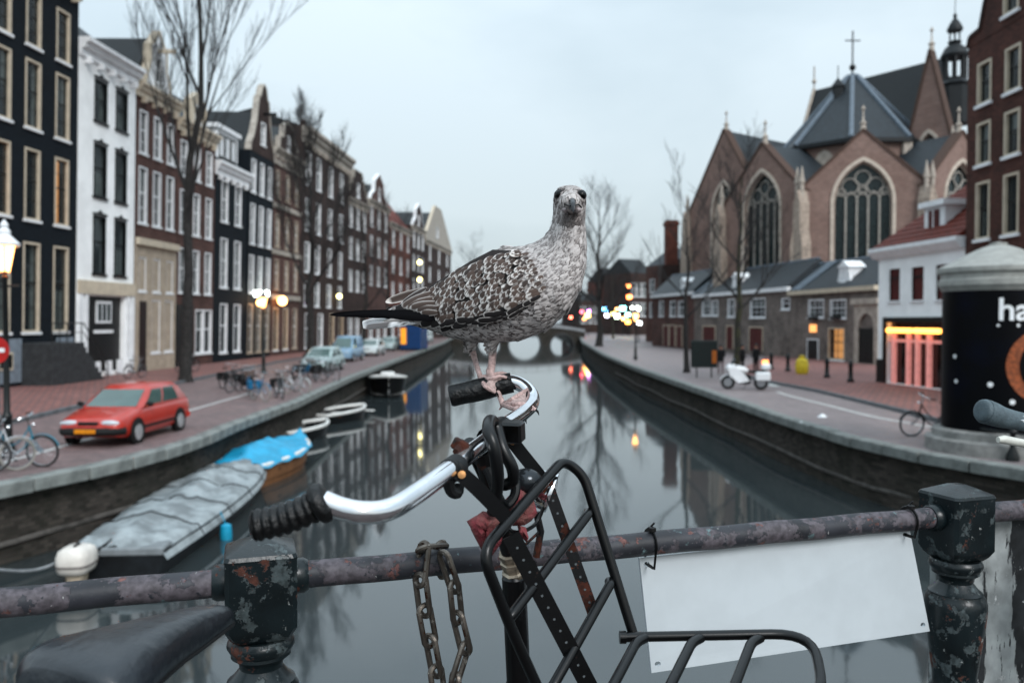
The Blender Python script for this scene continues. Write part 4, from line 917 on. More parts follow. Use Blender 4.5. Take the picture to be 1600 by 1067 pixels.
# ================================================================== ADVERTISING COLUMN
cy = 20.0; cx = XatZ(1558, cy); s_ = cy / FPX; rad = 77 * s_
ac = empty('advertising_column', (cx, cy, 0), 'round advertising column with dark poster and grey domed roof', 'advertising column')
q = MB(); q.lathe([(rad + .35, .0), (rad + .35, .3), (rad + .2, .34), (rad + .2, .5), (rad + .04, .54)], 40); q.build('plinth', mat('plinth_pale', (.33, .33, .32), .8, var=.2), ac)
zt = Zof(452, cy); q = MB(); q.lathe([(rad, .5), (rad, zt)], 64, caps=False)
POST = mat('poster_dark', (.004, .006, .012), .5, spec=.1, var=.5, scale=.8, col2=(.004, .012, .04), lo=.5, hi=.8); q.build('drum', POST, ac)
q = MB(); q.lathe([(rad + .01, zt - .05), (rad + .03, zt), (rad + .10, zt + .08), (rad + .10, zt + .2), (rad + .05, zt + .24), (rad + .05, zt + .34), (rad + .12, zt + .4), (rad + .12, zt + .5), (rad + .03, zt + .56)], 48); q.build('cornice', mat('column_grey', (.42, .42, .40), .6, var=.12), ac)
zr = zt + .54; zp = Zof(378, cy); hh = zp - zr
q = MB(); q.lathe([(rad + .06, zr), (rad * .86, zr + hh * .2), (rad * .62, zr + hh * .46), (rad * .38, zr + hh * .7), (rad * .2, zr + hh * .84), (rad * .16, zr + hh * .86), (rad * .16, zr + hh * .95), (.02, zr + hh)], 48); q.build('domed_roof', MATS['column_grey'], ac)
# poster: crescent, dots and lettering bent round the drum
def on_drum(px, py, off=.012):
    x = XatZ(px, cy) - cx; x = max(-rad * .999, min(rad * .999, x)); return x
def drum_pt(u, z, off): a = u / rad; return Vector((math.sin(a) * (rad + off), -math.cos(a) * (rad + off), z))
view = math.atan2(-cx, cy)       # facing the bridge
q = MB(); n = 40; oc_ = Zof(568, cy); Ro, Ri = .88, .66; u0 = 1.06
vo = []; 
for k in range(n + 1):
    a = R(62) + R(236) * k / n; vo.append((u0 + Ro * math.cos(a), oc_ + Ro * math.sin(a)))
vi = []
for k in range(n + 1):
    a = R(62) + R(236) * k / n; r_ = Ro - .27 * max(0.02, math.sin(math.pi * k / n)) ** .8; vi.append((u0 + r_ * math.cos(a), oc_ + r_ * math.sin(a)))
v = []; f = []
for k in range(n + 1): v += [drum_pt(*vo[k], .012), drum_pt(*vi[k], .012)]
for k in range(n): f.append((2 * k, 2 * k + 1, 2 * k + 3, 2 * k + 2))
q.add(v, f); po = q.build('poster_crescent', mat('crescent', (.36, .14, .06), .5, var=.4, scale=14), ac, smooth=False)
po.rotation_euler = (0, 0, view)
for (u, py, r_) in ((-.12, 596, .06), (.32, 621, .06), (.02, 508, .03), (-.95, 556, .05), (-.9, 594, .045), (.42, 508, .035)):
    q = MB(); zc = Zof(py, cy); q.add([drum_pt(u, zc, .014)] + [drum_pt(u + r_ * math.cos(a), zc + r_ * math.sin(a), .014) for a in [2 * math.pi * k / 12 for k in range(12)]], [(0, k + 1, (k + 1) % 12 + 1) for k in range(12)]); o = q.build('poster_dot', MATS['white'], ac, smooth=False); o.rotation_euler = (0, 0, view)
def text_mesh(s, size):
    cu = bpy.data.curves.new('lettering', 'FONT'); cu.body = s; cu.size = size; cu.resolution_u = 4; cu.offset = .012
    o = bpy.data.objects.new('lettering', cu); COL.objects.link(o); bpy.context.view_layer.update()
    me = bpy.data.meshes.new_from_object(o.evaluated_get(bpy.context.evaluated_depsgraph_get())); bpy.data.objects.remove(o); return me
me = text_mesh('ha', .72)
bm = bmesh.new(); bm.from_mesh(me); bmesh.ops.triangulate(bm, faces=bm.faces); bmesh.ops.subdivide_edges(bm, edges=bm.edges, cuts=2)
for v_ in bm.verts: v_.co = drum_pt(v_.co.x + .0, v_.co.y + Zof(500, cy), .016)
bm.to_mesh(me); bm.free(); me.materials.append(MATS['white']); o = link('poster_lettering', me, ac); o.rotation_euler = (0, 0, view)
# ================================================================== TREES (bare in winter)
BARK = mat('bark', (.07, .066, .064), .9, var=.4, scale=6, bump=.4)
MOSS = mat('bark_moss', (.12, .12, .07), .9, var=.4, scale=3, col2=(.07, .066, .064), lo=.35, hi=.6)
TWIG = mat('twig', (.07, .067, .067), .9, var=.3)
def bare_tree(base, h, r, label, seed, lean=(0, 0), first=.28, spread=.55, levels=5, m=BARK, dense=1.0, narrow=1.0):
    rnd = random.Random(seed); root = empty('bare_tree', base, label, 'tree', group=None)
    tr = MB(); cr_ = MB()
    def branch(p, d, ln, r0, lev):
        n = 4 if lev < 2 else 3; pts = [p]; q = p.copy(); dd = d.copy()
        for i in range(n):
            dd = (dd + Vector((rnd.uniform(-1, 1), rnd.uniform(-1, 1), rnd.uniform(-.3, .9))) * .16).normalized(); q = q + dd * ln / n; pts.append(q.copy())
        cr_.tube(pts, [max(r0 * (1 - .72 * i / n), .0075) for i in range(n + 1)], 5 if lev < 2 else (4 if lev < 3 else 3))
        if lev >= levels: return
        k = int((5 if lev < 2 else 4) * dense + rnd.random())
        for i in range(k):
            t_ = .25 + .75 * (i + rnd.random() * .8) / k; j = min(int(t_ * n), n - 1); pp = pts[j].lerp(pts[j + 1], t_ * n - j)
            ax = dd.orthogonal().normalized(); ax = Matrix.Rotation(rnd.uniform(0, 6.28), 3, dd) @ ax
            nd = (dd * math.cos(spread * rnd.uniform(.6, 1.2)) + ax * math.sin(spread * rnd.uniform(.6, 1.2)) + Vector((0, 0, .18))).normalized()
            branch(pp, nd, ln * rnd.uniform(.5, .72), r0 * (1 - .6 * t_) * .6, lev + 1)
    pts = []; n = 9
    for i in range(n + 1):
        t_ = i / n; pts.append(Vector((lean[0] * t_ * h + rnd.uniform(-.012, .012) * h * (t_ > 0), lean[1] * t_ * h + rnd.uniform(-.012, .012) * h * (t_ > 0), t_ * h)))
    tr.tube([Vector((0, 0, -.3)), Vector((0, 0, .0)), Vector((0, 0, .35))] + pts[1:], [r * 1.5, r * 1.45, r * 1.1] + [r * (1 - .9 * i / n) for i in range(1, n + 1)], 9)
    tr.build('trunk', m, root)
    k = int(11 * dense)
    for i in range(k):
        t_ = first + (1 - first) * (i + rnd.random() * .5) / k; j = min(int(t_ * n), n - 1); p = pts[j].lerp(pts[j + 1], t_ * n - j); a = i * 2.4 + rnd.uniform(-.5, .5)
        el = rnd.uniform(.45, .75) + .45 * t_; el = min(1.35, el + (1 - narrow) * .9)
        branch(p, Vector((math.cos(a) * math.cos(el), math.sin(a) * math.cos(el), math.sin(el))), h * (.36 - .2 * t_) * rnd.uniform(.8, 1.2), r * (1 - .85 * t_) * .55, 1)
    cr_.build('crown', TWIG, root, smooth=False)
    return root
def gz(px, py): p = G(px, py); return p
bare_tree(G(290, 597), 25, .30, 'large bare tree standing in front of the brown cornice house', 3, lean=(.045, 0), first=.3, spread=.26, levels=5, narrow=.62)
bare_tree(G(482, 571), 15.5, .27, 'bare tree beside parked pale car and street lantern', 5, lean=(.02, 0), spread=.32, levels=5, narrow=.7)
bare_tree(G(570, 548), 15, .24, 'bare tree on left quay before the dark step gable house', 8, lean=(.01, 0), levels=4)
bare_tree(G(607, 541), 15.5, .24, 'bare tree on left quay behind the white parked cars', 11, levels=4)
bare_tree(G(644, 533.5), 17, .2, 'slender bare tree on left quay beside blue container', 12, levels=3)
bare_tree(Vector((XatZ(735, 190), 190, 0)), 19, .4, 'wide bare tree mass beyond the arched bridge near pale gable', 21, spread=.7, levels=4)
bare_tree(Vector((XatZ(765, 215), 215, 0)), 16, .35, 'lower bare tree beyond the middle of the arched bridge', 22, spread=.7, levels=4)
bare_tree(Vector((XatZ(700, 200), 200, 0)), 14, .35, 'small bare tree beyond bridge behind the parked white van', 25, spread=.75, levels=4)
bare_tree(G(936, 541), 17, .42, 'dark bare tree on the right quay by the arched bridge', 23, spread=.5, levels=4, first=.2, dense=1.2)
bare_tree(Vector((XatZ(905, 185), 185, 0)), 17, .4, 'bare tree beyond arched bridge left of the lit shop signs', 27, spread=.65, levels=4, first=.15, dense=1.2)
bare_tree(Vector((XatZ(958, 150), 150, 0)), 12, .2, 'small mossy bare tree before the lit shop signs', 28, spread=.6, levels=4, m=MOSS)
bare_tree(G(1073, 582), 10.5, .17, 'thin bare tree on right quay beside the green notice board', 31, spread=.35, levels=4, first=.3, dense=.8)
bare_tree(G(1150, 580), 12.0, .24, 'mossy bare tree in front of the red shuttered row house', 33, lean=(.02, 0), spread=.55, levels=4, first=.3, m=MOSS)
# ================================================================== BICYCLES
def wheel(root, x, r, m_tyre, lod=0, rimm='steel'):
    n = 28 if lod == 0 else 20
    q = MB(); q.tube([(x + (r - .018) * math.cos(2 * math.pi * k / n), 0, r + (r - .018) * math.sin(2 * math.pi * k / n)) for k in range(n)], .022, 6, closed=True, up=(0, 1, 0)); w_ = q.build('wheel', m_tyre, root)
    q = MB(); q.tube([(x + (r - .045) * math.cos(2 * math.pi * k / n), 0, r + (r - .045) * math.sin(2 * math.pi * k / n)) for k in range(n)], .011, 5, closed=True, up=(0, 1, 0)); q.build('rim', MATS[rimm], w_)
    q = MB()
    for k in range(18):
        a = 2 * math.pi * k / 18; q.tube([(x + .02 * math.cos(a + .8), .025 * (-1) ** k, r + .02 * math.sin(a + .8)), (x + (r - .05) * math.cos(a), 0, r + (r - .05) * math.sin(a))], .0018, 3)
    q.tube([(x, -.05, r), (x, .05, r)], .022, 8); q.build('spokes', MATS['steel'], w_)
    return w_
def smooth2(P): return [(p.x, p.y) for p in smooth_path([Vector((a, b_, 0)) for a, b_ in P], 4)]
def smooth1(P): return [p.x for p in smooth_path([Vector((a, 0, 0)) for a in P], 4)]
mat('lever_pale', (.62, .62, .58), .45, var=.12, scale=60)
def bicycle(loc_, rz, label, cols, group=None, tilt=0.0, steer=0.0, barz=1.1, loop=True, basket=False, z0=None, grip=None, rimm='steel', tyre='rubber', flatbar=False, bag=None):
    root = empty('bicycle', loc_, label, 'bicycle', rz, group); root.rotation_euler = (tilt, 0, rz)
    fm = MATS[cols]; rr = .345
    wheel(root, 0, rr, MATS[tyre], rimm=rimm)
    q = MB(); bb = Vector((.44, 0, .29)); st = Vector((.27, 0, .80)); ht = Vector((.80, 0, barz - .2)); hb = Vector((.86, 0, .66))
    q.tube([bb, st], .016, 8); q.tube([ht, hb], .02, 8)
    if loop: q.tube(smooth_path([hb, Vector((.72, 0, .45)), Vector((.56, 0, .33)), bb], 5), .018, 8); q.tube(smooth_path([ht - Vector((0, 0, .05)), Vector((.66, 0, .62)), Vector((.5, 0, .5)), (st + bb) / 2], 5), .015, 8)
    else: q.tube([hb, bb], .018, 8); q.tube([st, ht - Vector((0, 0, .04))], .016, 8)
    for s_ in (-1, 1):
        q.tube([bb + Vector((0, s_ * .03, 0)), Vector((0, s_ * .055, rr))], .01, 6); q.tube([st, Vector((0, s_ * .055, rr))], .009, 6)
    q.build('frame', fm, root)
    fk = link('fork', None, root); fq = MB()
    piv = hb
    def T(p): p = Vector(p) - piv; return piv + Matrix.Rotation(steer, 3, (ht - hb).normalized()) @ p
    for s_ in (-1, 1): fq.tube([T((.88, s_ * .045, .62)), T((.93, s_ * .05, .45)), T((1.05, s_ * .05, rr))], .011, 6)
    fq.tube([T((.86, -.045, .63)), T((.86, .045, .63))], .014, 6); bpy.data.objects.remove(fk); fq.build('fork', fm, root)
    fw = wheel(root, 0, rr, MATS[tyre], rimm=rimm); A_ = T((1.05, 0, rr)); fw.location = A_ - Vector((0, 0, rr)); fw.rotation_euler = (0, 0, steer)
    BP = [(.60, .29, barz - .02), (.72, .28, barz), (.80, .2, barz + .03), (.78, .08, barz + .01), (.77, 0, barz), (.78, -.08, barz + .01), (.80, -.2, barz + .03), (.72, -.28, barz), (.60, -.29, barz - .02)]
    if flatbar: BP = [(.75, .30, barz + .008), (.76, .16, barz + .002), (.77, 0, barz), (.76, -.16, barz + .002), (.75, -.30, barz + .008)]
    q = MB(); q.tube([T(ht), T((.77, 0, barz))], .014, 8); q.tube([T(p) for p in smooth_path(BP, 5)], .0115, 8); hbar = q.build('handlebar', MATS['chrome'], root)
    for s_ in (-1, 1):
        if flatbar:
            q = MB(); q.tube([T((.75, s_ * y_, barz + z_)) for y_, z_ in smooth2([(.305, .009), (.302, .009), (.294, .009), (.28, .007), (.26, .004), (.235, .003), (.20, .002), (.175, .002)])], smooth1([.012, .0185, .0205, .0205, .0185, .0165, .0155, .0155]), 24); gp_ = q.build('grip', MATS[grip or 'rubber'], hbar, ang=60)
            q = MB(); q.tube([T((.75, s_ * .296, barz + .009)) + Vector((0, 0, 0)), T((.75, s_ * .290, barz + .0085))], .0212, 24); q.build('grip_flange', MATS[grip or 'rubber'], gp_, ang=60)
            q = MB(); q.tube([T((.79, s_ * .15, barz - .005)), T((.815, s_ * .17, barz - .018)), T((.80, s_ * .20, barz - .026)), T((.79, s_ * .24, barz - .028)), T((.785, s_ * .275, barz - .028)), T((.785, s_ * .286, barz - .030))], [.007, .0075, .0075, .007, .0075, .005], 12, flat=1.0); lv = q.build('brake_lever', MATS['lever_pale'], hbar)
            q = MB(); q.lathe([(.0005, -.0085), (.0028, -.0085), (.0028, .0085), (.0005, .0085)], 10, Matrix.Translation(T((.785, s_ * .262, barz - .028))) @ Matrix.Rotation(R(90), 4, 'Y')); q.build('lever_hole', MATS['rubber'], lv)
            continue
        q = MB(); q.tube([T((.59, s_ * .29, barz - .022)), T((.605, s_ * .29, barz - .02)), T((.66, s_ * .287, barz - .01)), T((.72, s_ * .28, barz))], [.012, .019, .017, .018], 10); q.build('grip', MATS[grip or 'rubber'], hbar)
        q = MB(); q.strip([T((.745, s_ * .265, barz - .02)), T((.69, s_ * .285, barz - .06)), T((.61, s_ * .29, barz - .075))], .016, .008, up=(0, 1, 0)); q.build('brake_lever', MATS['steel'], hbar)
    q = MB(); q.tube([st, Vector((.235, 0, .93))], .013, 8); q.build('seat_post', MATS['steel'], root)
    q = MB(); secs = []
    for x, w_, z in ((.08, .06, .955), (.11, .105, .975), (.17, .11, .975), (.24, .07, .965), (.30, .032, .96), (.36, .022, .955), (.375, .012, .945)):
        secs.append([(x, w_, z - .03), (x, w_ * .75, z), (x, w_ * .25, z + .008), (x, -w_ * .25, z + .008), (x, -w_ * .75, z), (x, -w_, z - .03), (x, 0, z - .045)])
    q.loft(secs); q.build('saddle', MATS['rubber'], root)
    q = MB(); q.tube([(.44, -.09, .29), (.44, .09, .29)], .012, 8); q.lathe([(.095, -.003), (.095, .003)], 20, Matrix.Translation((.44, -.06, .29)) @ Matrix.Rotation(R(90), 4, 'X'))
    q.tube([(.44, -.085, .29), (.56, -.09, .2)], .009, 6); q.tube([(.44, .085, .29), (.32, .09, .38)], .009, 6); ck = q.build('crank', MATS['steel'], root)
    for p in ((.56, -.14, .2), (.32, .14, .38)): q = MB(); q.bbox(p[0] - .04, p[0] + .04, p[1] - .045, p[1] + .045, p[2] - .012, p[2] + .012, .005); q.build('pedal', MATS['rubber'], ck)
    for cx_, tt in ((Vector((0, 0, rr)), None), (A_, steer)):
        q = MB(); q.tube([cx_ + Matrix.Rotation(tt or 0, 3, 'Z') @ Vector((.375 * math.cos(a), 0, .375 * math.sin(a))) for a in [R(20 + 150 * k / 10) for k in range(11)]], .026, 6, flat=.35, up=(0, 0, 1)); q.build('mudguard', fm, root)
    q = MB(); q.box(-.22, .2, -.06, .06, .765, .78); q.tube([(-.15, .06, .77), (0, .06, rr)], .006, 5); q.tube([(-.15, -.06, .77), (0, -.06, rr)], .006, 5); q.build('luggage_rack', MATS['iron'], root)
    q = MB(); q.lathe([(.01, 0), (.035, .01), (.04, .05), (.038, .055)], 12, Matrix.Translation(T((.86, 0, barz - .18))) @ Matrix.Rotation(R(90), 4, 'Y')); q.build('headlight', MATS['chrome'], root)
    if bag:
        for s_ in (-1, 1): q = MB(); q.bbox(-.2, .16, s_ * .16 - .07, s_ * .16 + .07, .42, .77, .03); q.build('pannier', MATS[bag], root)
    if basket:
        b2 = MB(); zb = barz - .25
        for k in range(9): z = zb + .03 * k; s3 = .15 + .004 * k; b2.tube([T((.98 + s3 * a, s3 * b_ * 1.15, z)) for a, b_ in ((-1, -1), (1, -1), (1, 1), (-1, 1))], .005, 4, closed=True)
        b2.build('basket', MATS['wood'], root)
    return root
mat('teal_paint', (.03, .28, .36), .4); mat('blue_paint', (.02, .22, .36), .4); mat('white_paint', (.6, .62, .64), .4); mat('grey_paint', (.2, .21, .22), .4); mat('red_paint', (.4, .04, .03), .4)
mat('tyre_white', (.42, .41, .38), .8)
for (px, py, ang, lab, c, ty) in ((30, 731, 20, 'teal city bicycle with black tyres parked at the quay edge beside the red car', 'teal_paint', 'rubber'), (-12, 738, 35, 'white bicycle with pale tyres leaning beside the teal bicycle', 'white_paint', 'tyre_white'), (-52, 742, 30, 'dark bicycle behind the white bicycle at the no entry sign', 'black_paint', 'rubber')):
    p = G(px, py); d = Vector((math.cos(R(ang)), math.sin(R(ang)), 0)); bicycle(p - d * .6, R(ang), lab, c, tilt=R(4), steer=R(-18 if ang == 20 else 10), loop=True, tyre=ty)
# saddle-bag cloth cover on the teal bike is left to its blue front sheet
for i, (px, py, ang, lab, c, bk, ty) in enumerate(((372, 612, 70, 'black bicycle parked at the left end of quayside bicycle row', 'black_paint', False, 'rubber'), (392, 619, -65, 'blue bicycle with basket in the quayside bicycle row', 'blue_paint', True, 'rubber'), (406, 626, -50, 'blue bicycle with thick pale tyres in quayside bicycle row', 'blue_paint', False, 'tyre_white'),
      (437, 622, -60, 'grey bicycle beside the blue ones in quayside bicycle row', 'grey_paint', False, 'rubber'), (462, 616, -25, 'white bicycle with pale wheel at the right end of quayside bicycle row', 'white_paint', False, 'tyre_white'),
      (476, 592, 60, 'dark bicycle with blue saddlebag by the tree trunk near parked pale car', 'blue_paint', True, 'rubber'), (494, 596, -70, 'dark bicycle standing in front of the pale parked car', 'black_paint', False, 'rubber'), (516, 596, -40, 'grey bicycle by the front bumper of pale parked car', 'grey_paint', False, 'rubber'))):
    p = G(px, py); d = Vector((math.cos(R(ang)), math.sin(R(ang)), 0)); bicycle(p - d * .55, R(ang), lab, c, tilt=R(random.uniform(-6, 6)), steer=R(random.uniform(-25, 25)), basket=bk, tyre=ty, bag=[None, 'black_paint', 'blue_paint', 'black_paint', None, 'black_paint', 'black_paint', None][i])
for (px, py, ang, lab, c, bg_) in ((358, 606, 80, 'black bicycle with dark panniers before the quayside bicycle row', 'black_paint', 'black_paint'), (384, 610, 75, 'dark grey bicycle tucked behind the blue bicycles', 'grey_paint', 'black_paint'), (450, 613, 60, 'black bicycle tucked behind the white one in the quayside row', 'black_paint', None), (484, 590, 80, 'black bicycle with panniers beside the tree by the pale car', 'black_paint', 'black_paint'), (505, 590, 70, 'dark bicycle with panniers hiding the pale car wheel', 'black_paint', 'black_paint')):
    p = G(px, py); d = Vector((math.cos(R(ang)), math.sin(R(ang)), 0)); bicycle(p - d * .55, R(ang), lab, c, tilt=R(random.uniform(-6, 6)), steer=R(random.uniform(-25, 25)), bag=bg_)
p = G(1492, 684); bicycle(p, R(158), 'dark bicycle standing on right quay beside the advertising column', 'black_paint', tilt=R(-6), steer=R(25))
p = G(345, 585); bicycle(p + Vector((-2.4, 0, .12)), R(60), 'black bicycle parked against the brown houses behind the big tree', 'black_paint', tilt=R(5))
p = G(255, 596); bicycle(p + Vector((-2.0, .4, .12)), R(75), 'grey bicycle parked against the stone fronted house', 'grey_paint', tilt=R(5))
# ================================================================== CARS
def car(loc_, rz, label, paint, L=4.1, Wd=1.69, Ht=1.4, kind='hatch', plate=True, glass='glass', group=None, cat='car'):
    root = empty('parked_car' if cat == 'car' else 'parked_van', loc_, label, cat, rz, group)
    hw = Wd / 2; bz = Ht * .63; hz = Ht * .56
    # lower body: stations (x, z_low, z_top, half width)
    if kind == 'van': stn = [(0, .35, .9, hw * .9), (.05, .28, 1.0, hw * .97), (.4, .25, 1.05, hw), (L - .9, .25, 1.05, hw), (L - .35, .26, .98, hw * .97), (L - .06, .28, .82, hw * .92), (L, .34, .7, hw * .86)]
    else: stn = [(0, .36, bz - .08, hw * .86), (.04, .30, bz + .0, hw * .95), (.25, .24, bz + .02, hw * .99), (.9, .2, bz, hw), (L * .5, .2, bz - .01, hw), (L - 1.25, .2, bz - .03, hw), (L - 1.0, .2, hz + .07, hw * .995), (L - .5, .22, hz - .03, hw * .97), (L - .2, .24, hz - .1, hw * .92), (L - .06, .28, hz - .17, hw * .85), (L, .34, hz - .25, hw * .78)]
    q = MB(); rs = []
    for x, z0, z1, w_ in stn:
        m_ = (z0 + z1) / 2
        rs.append([(x, -w_ * .9, z0), (x, -w_ * .99, z0 + .1), (x, -w_, m_), (x, -w_ * .965, z1 - .05), (x, -w_ * .9, z1), (x, -w_ * .5, z1 + .025), (x, 0, z1 + .035), (x, w_ * .5, z1 + .025), (x, w_ * .9, z1), (x, w_ * .965, z1 - .05), (x, w_, m_), (x, w_ * .99, z0 + .1), (x, w_ * .9, z0)])
    q.loft(rs)
    # greenhouse
    if kind == 'van': base = [(.02, 1.0), (L - .75, 1.0)]; top = [(.08, Ht), (L - 1.55, Ht)]
    else: base = [(.06, bz - .02), (L - 1.05, bz - .03)]; top = [(.55, Ht - .03), (L - 1.95, Ht - .02)]
    xb0, xb1 = base[0][0], base[1][0]; xt0, xt1 = top[0][0], top[1][0]; zb = base[0][1]; zt = Ht
    gw, tw_ = hw * .93, hw * .74
    ring = lambda t_, : None
    rs = []
    for t_ in (0, .25, .5, .75, .93, 1.0):
        x0 = xb0 + (xt0 - xb0) * t_; x1 = xb1 + (xt1 - xb1) * t_; w_ = gw + (tw_ - gw) * t_ + .03 * math.sin(math.pi * t_); z = zb + (zt - .04 - zb) * t_
        if t_ == 1.0: x0 += .08; x1 -= .08; w_ -= .06; z = zt
        c = .1
        rs.append([(x0, -w_ + c, z), (x0 + c, -w_, z), (x1 - c * 1.5, -w_, z), (x1, -w_ + c * 1.6, z), (x1 + .05, 0, z), (x1, w_ - c * 1.6, z), (x1 - c * 1.5, w_, z), (x0 + c, w_, z), (x0, w_ - c, z), (x0 - .03, 0, z)])
    q.loft(rs); q.build('body', paint, root, ang=50)
    GL = MATS['car_glass']
    def gp(t_, side, x): # point on greenhouse side
        w_ = gw + (tw_ - gw) * t_ + .03 * math.sin(math.pi * t_) + .006; return (x, side * w_, zb + (zt - .04 - zb) * t_)
    for side in (-1, 1):
        spans = ((.30, .56), (.60, .93)) if kind != 'van' else ((.68, .95),)
        for a, b_ in spans:
            v = []
            for t_ in (.12, .5, .86):
                x0 = xb0 + (xt0 - xb0) * t_; x1 = xb1 + (xt1 - xb1) * t_; v += [gp(t_, side, x0 + (x1 - x0) * a * (.72 if a < .4 and kind != 'van' else 1)), gp(t_, side, x0 + (x1 - x0) * b_)]
            g = MB(); g.add(v, [(0, 1, 3, 2), (2, 3, 5, 4)]); g.build('side_window', GL, root)
    for front in (0, 1):
        g = MB(); v = []
        for t_ in (.1, .5, .88):
            w_ = (gw + (tw_ - gw) * t_) * .86
            x = (xb1 + (xt1 - xb1) * t_) + .018 if front else (xb0 + (xt0 - xb0) * t_) - .014; z = zb + (zt - .04 - zb) * t_
            v += [(x, -w_, z), (x + (.045 if front else -.03), 0, z), (x, w_, z)]
        g.add(v, [(0, 1, 4, 3), (1, 2, 5, 4), (3, 4, 7, 6), (4, 5, 8, 7)]); g.build('windscreen' if front else 'rear_window', GL, root)
    for x in (.78, L - .82):
        for s_ in (-1, 1):
            a = MB(); M = Matrix.Translation((x, s_ * (hw + .004), .31)) @ Matrix.Rotation(R(90), 4, 'X'); a.lathe([(.36, -.01), (.36, .012)], 24, M); a.build('wheel_arch', MATS['rubber'], root)
            q = MB(); M = Matrix.Translation((x, s_ * (hw - .06), .30)) @ Matrix.Rotation(R(90), 4, 'X'); q.lathe([(.2, -.09), (.28, -.09), (.3, -.06), (.3, .06), (.28, .09), (.2, .09)], 24, M); w_ = q.build('wheel', MATS['rubber'], root)
            q = MB(); q.lathe([(.02, -.096), (.2, -.094), (.21, -.07), (.21, .07), (.2, .094), (.02, .096)], 20, M); q.build('hubcap', mat('hubcap', (.5, .51, .52), .4, metal=.6), w_)
    zf = hz - .2 if kind != 'van' else .72
    for s_ in (-1, 1):
        q = MB(); q.ball((L - .1, s_ * hw * .58, zf + .02), .1, .25 * hw / .85, .075, n=10, m=6); q.build('headlight', mat('headlight', (.6, .63, .66), .15), root)
        q = MB(); q.ball((.06, s_ * hw * .8, bz - .18), .07, .08, .13, n=8, m=6); q.build('tail_light', mat('tail_light', (.35, .02, .02), .2), root)
        q = MB(); q.ball((L - 1.35, s_ * (hw + .07), zb + .1), .07, .1, .065, n=8, m=6); q.build('wing_mirror', MATS['rubber'], root)
    q = MB(); q.tube([(L - .28, -hw * .93, .4), (L - .03, -hw * .75, .4), (L + .045, -hw * .3, .4), (L + .055, 0, .4), (L + .045, hw * .3, .4), (L - .03, hw * .75, .4), (L - .28, hw * .93, .4)], .09, 8, flat=1.1); q.build('front_bumper', MATS['rubber'] if kind == 'hatch' else paint, root)
    q = MB(); q.tube([(.2, -hw * .95, .42), (.0, -hw * .8, .42), (-.04, 0, .42), (.0, hw * .8, .42), (.2, hw * .95, .42)], .1, 8); q.build('rear_bumper', paint, root)
    q = MB(); q.bbox(L - .06, L + .02, -hw * .3, hw * .3, zf - .03, zf + .06, .02); q.build('grille', MATS['rubber'], root)
    for s_ in (-1, 1):
        q = MB(); q.box(.9, L - 1.0, s_ * (hw - .01) - .02, s_ * (hw - .01) + .02, .36, .43); q.build('side_moulding', MATS['rubber'], root, smooth=False)
    if plate:
        q = MB(); q.bbox(L + .13, L + .155, -.26, .26, .37, .48, .01); q.build('number_plate', mat('plate_yellow', (.75, .36, .03), .4), root)
    return root
m = mat('car_glass', (.13, .20, .19), .05, var=.15, scale=1, spec=.8); mat('car_red', (.52, .085, .06), .3, var=.08, coat=.5); mat('car_pale', (.42, .50, .50), .35, coat=.3); mat('car_blue', (.30, .42, .52), .35, coat=.3); mat('car_white', (.6, .64, .64), .35, coat=.3); mat('car_dark', (.02, .022, .025), .3, coat=.3)
cx_ = -9.45; yr = 24.6
car((-10.25, 24.35, 0), R(-91.5), 'red hatchback car with yellow number plate parked on the left quay', MATS['car_red'])
for (px, py, lab, pt, L_, H_, kd) in ((518, 583, 'pale green parked car behind the bicycles on left quay', 'car_pale', 4.3, 1.5, 'hatch2'), (554, 566, 'light blue van parked behind the pale green car', 'car_blue', 4.6, 1.95, 'van'),
        (592, 557, 'white car parked between the light blue van and grey car', 'car_white', 4.2, 1.5, 'hatch2'), (618, 549, 'grey car parked beside the blue container', 'car_pale', 4.1, 1.45, 'hatch2'), (672, 537, 'white van parked beyond the blue container by the bridge', 'car_white', 5.0, 2.3, 'van')):
    p = G(px, py); c_ = car((p.x - .9, p.y + L_, 0), R(-93), lab, MATS[pt], L=L_, Ht=H_, Wd=1.75, kind=kd, cat='van' if kd == 'van' else 'car', plate=False)
# dark car seen beyond the white one
p = G(577, 561); car((p.x - 3.4, p.y + 8, 0), R(-93), 'dark car parked on the house side of the street', MATS['car_dark'], kind='hatch2', plate=False)
p = G(641, 548); q = MB()
bc = empty('site_container', (p.x, p.y, 0), 'blue site container with orange panel on the left quay', 'container', R(-4))
q.bbox(-1.1, 1.1, 0, 4.5, .15, 3.5, .05); q.build('box', mat('container_blue', (.01, .10, .24), .5, var=.15), bc)
for k in range(9):
    r_ = MB(); r_.bbox(-1.0 + k * .23, -.9 + k * .23, -.04, .0, .3, 3.35, .015); r_.build('rib', MATS['container_blue'], bc)
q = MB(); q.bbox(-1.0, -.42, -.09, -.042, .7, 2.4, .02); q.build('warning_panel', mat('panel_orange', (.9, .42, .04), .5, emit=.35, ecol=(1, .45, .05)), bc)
q = MB(); q.box(-1.05, 1.05, .1, 4.4, 0, .149); q.build('skid', MATS['iron'], bc, smooth=False)
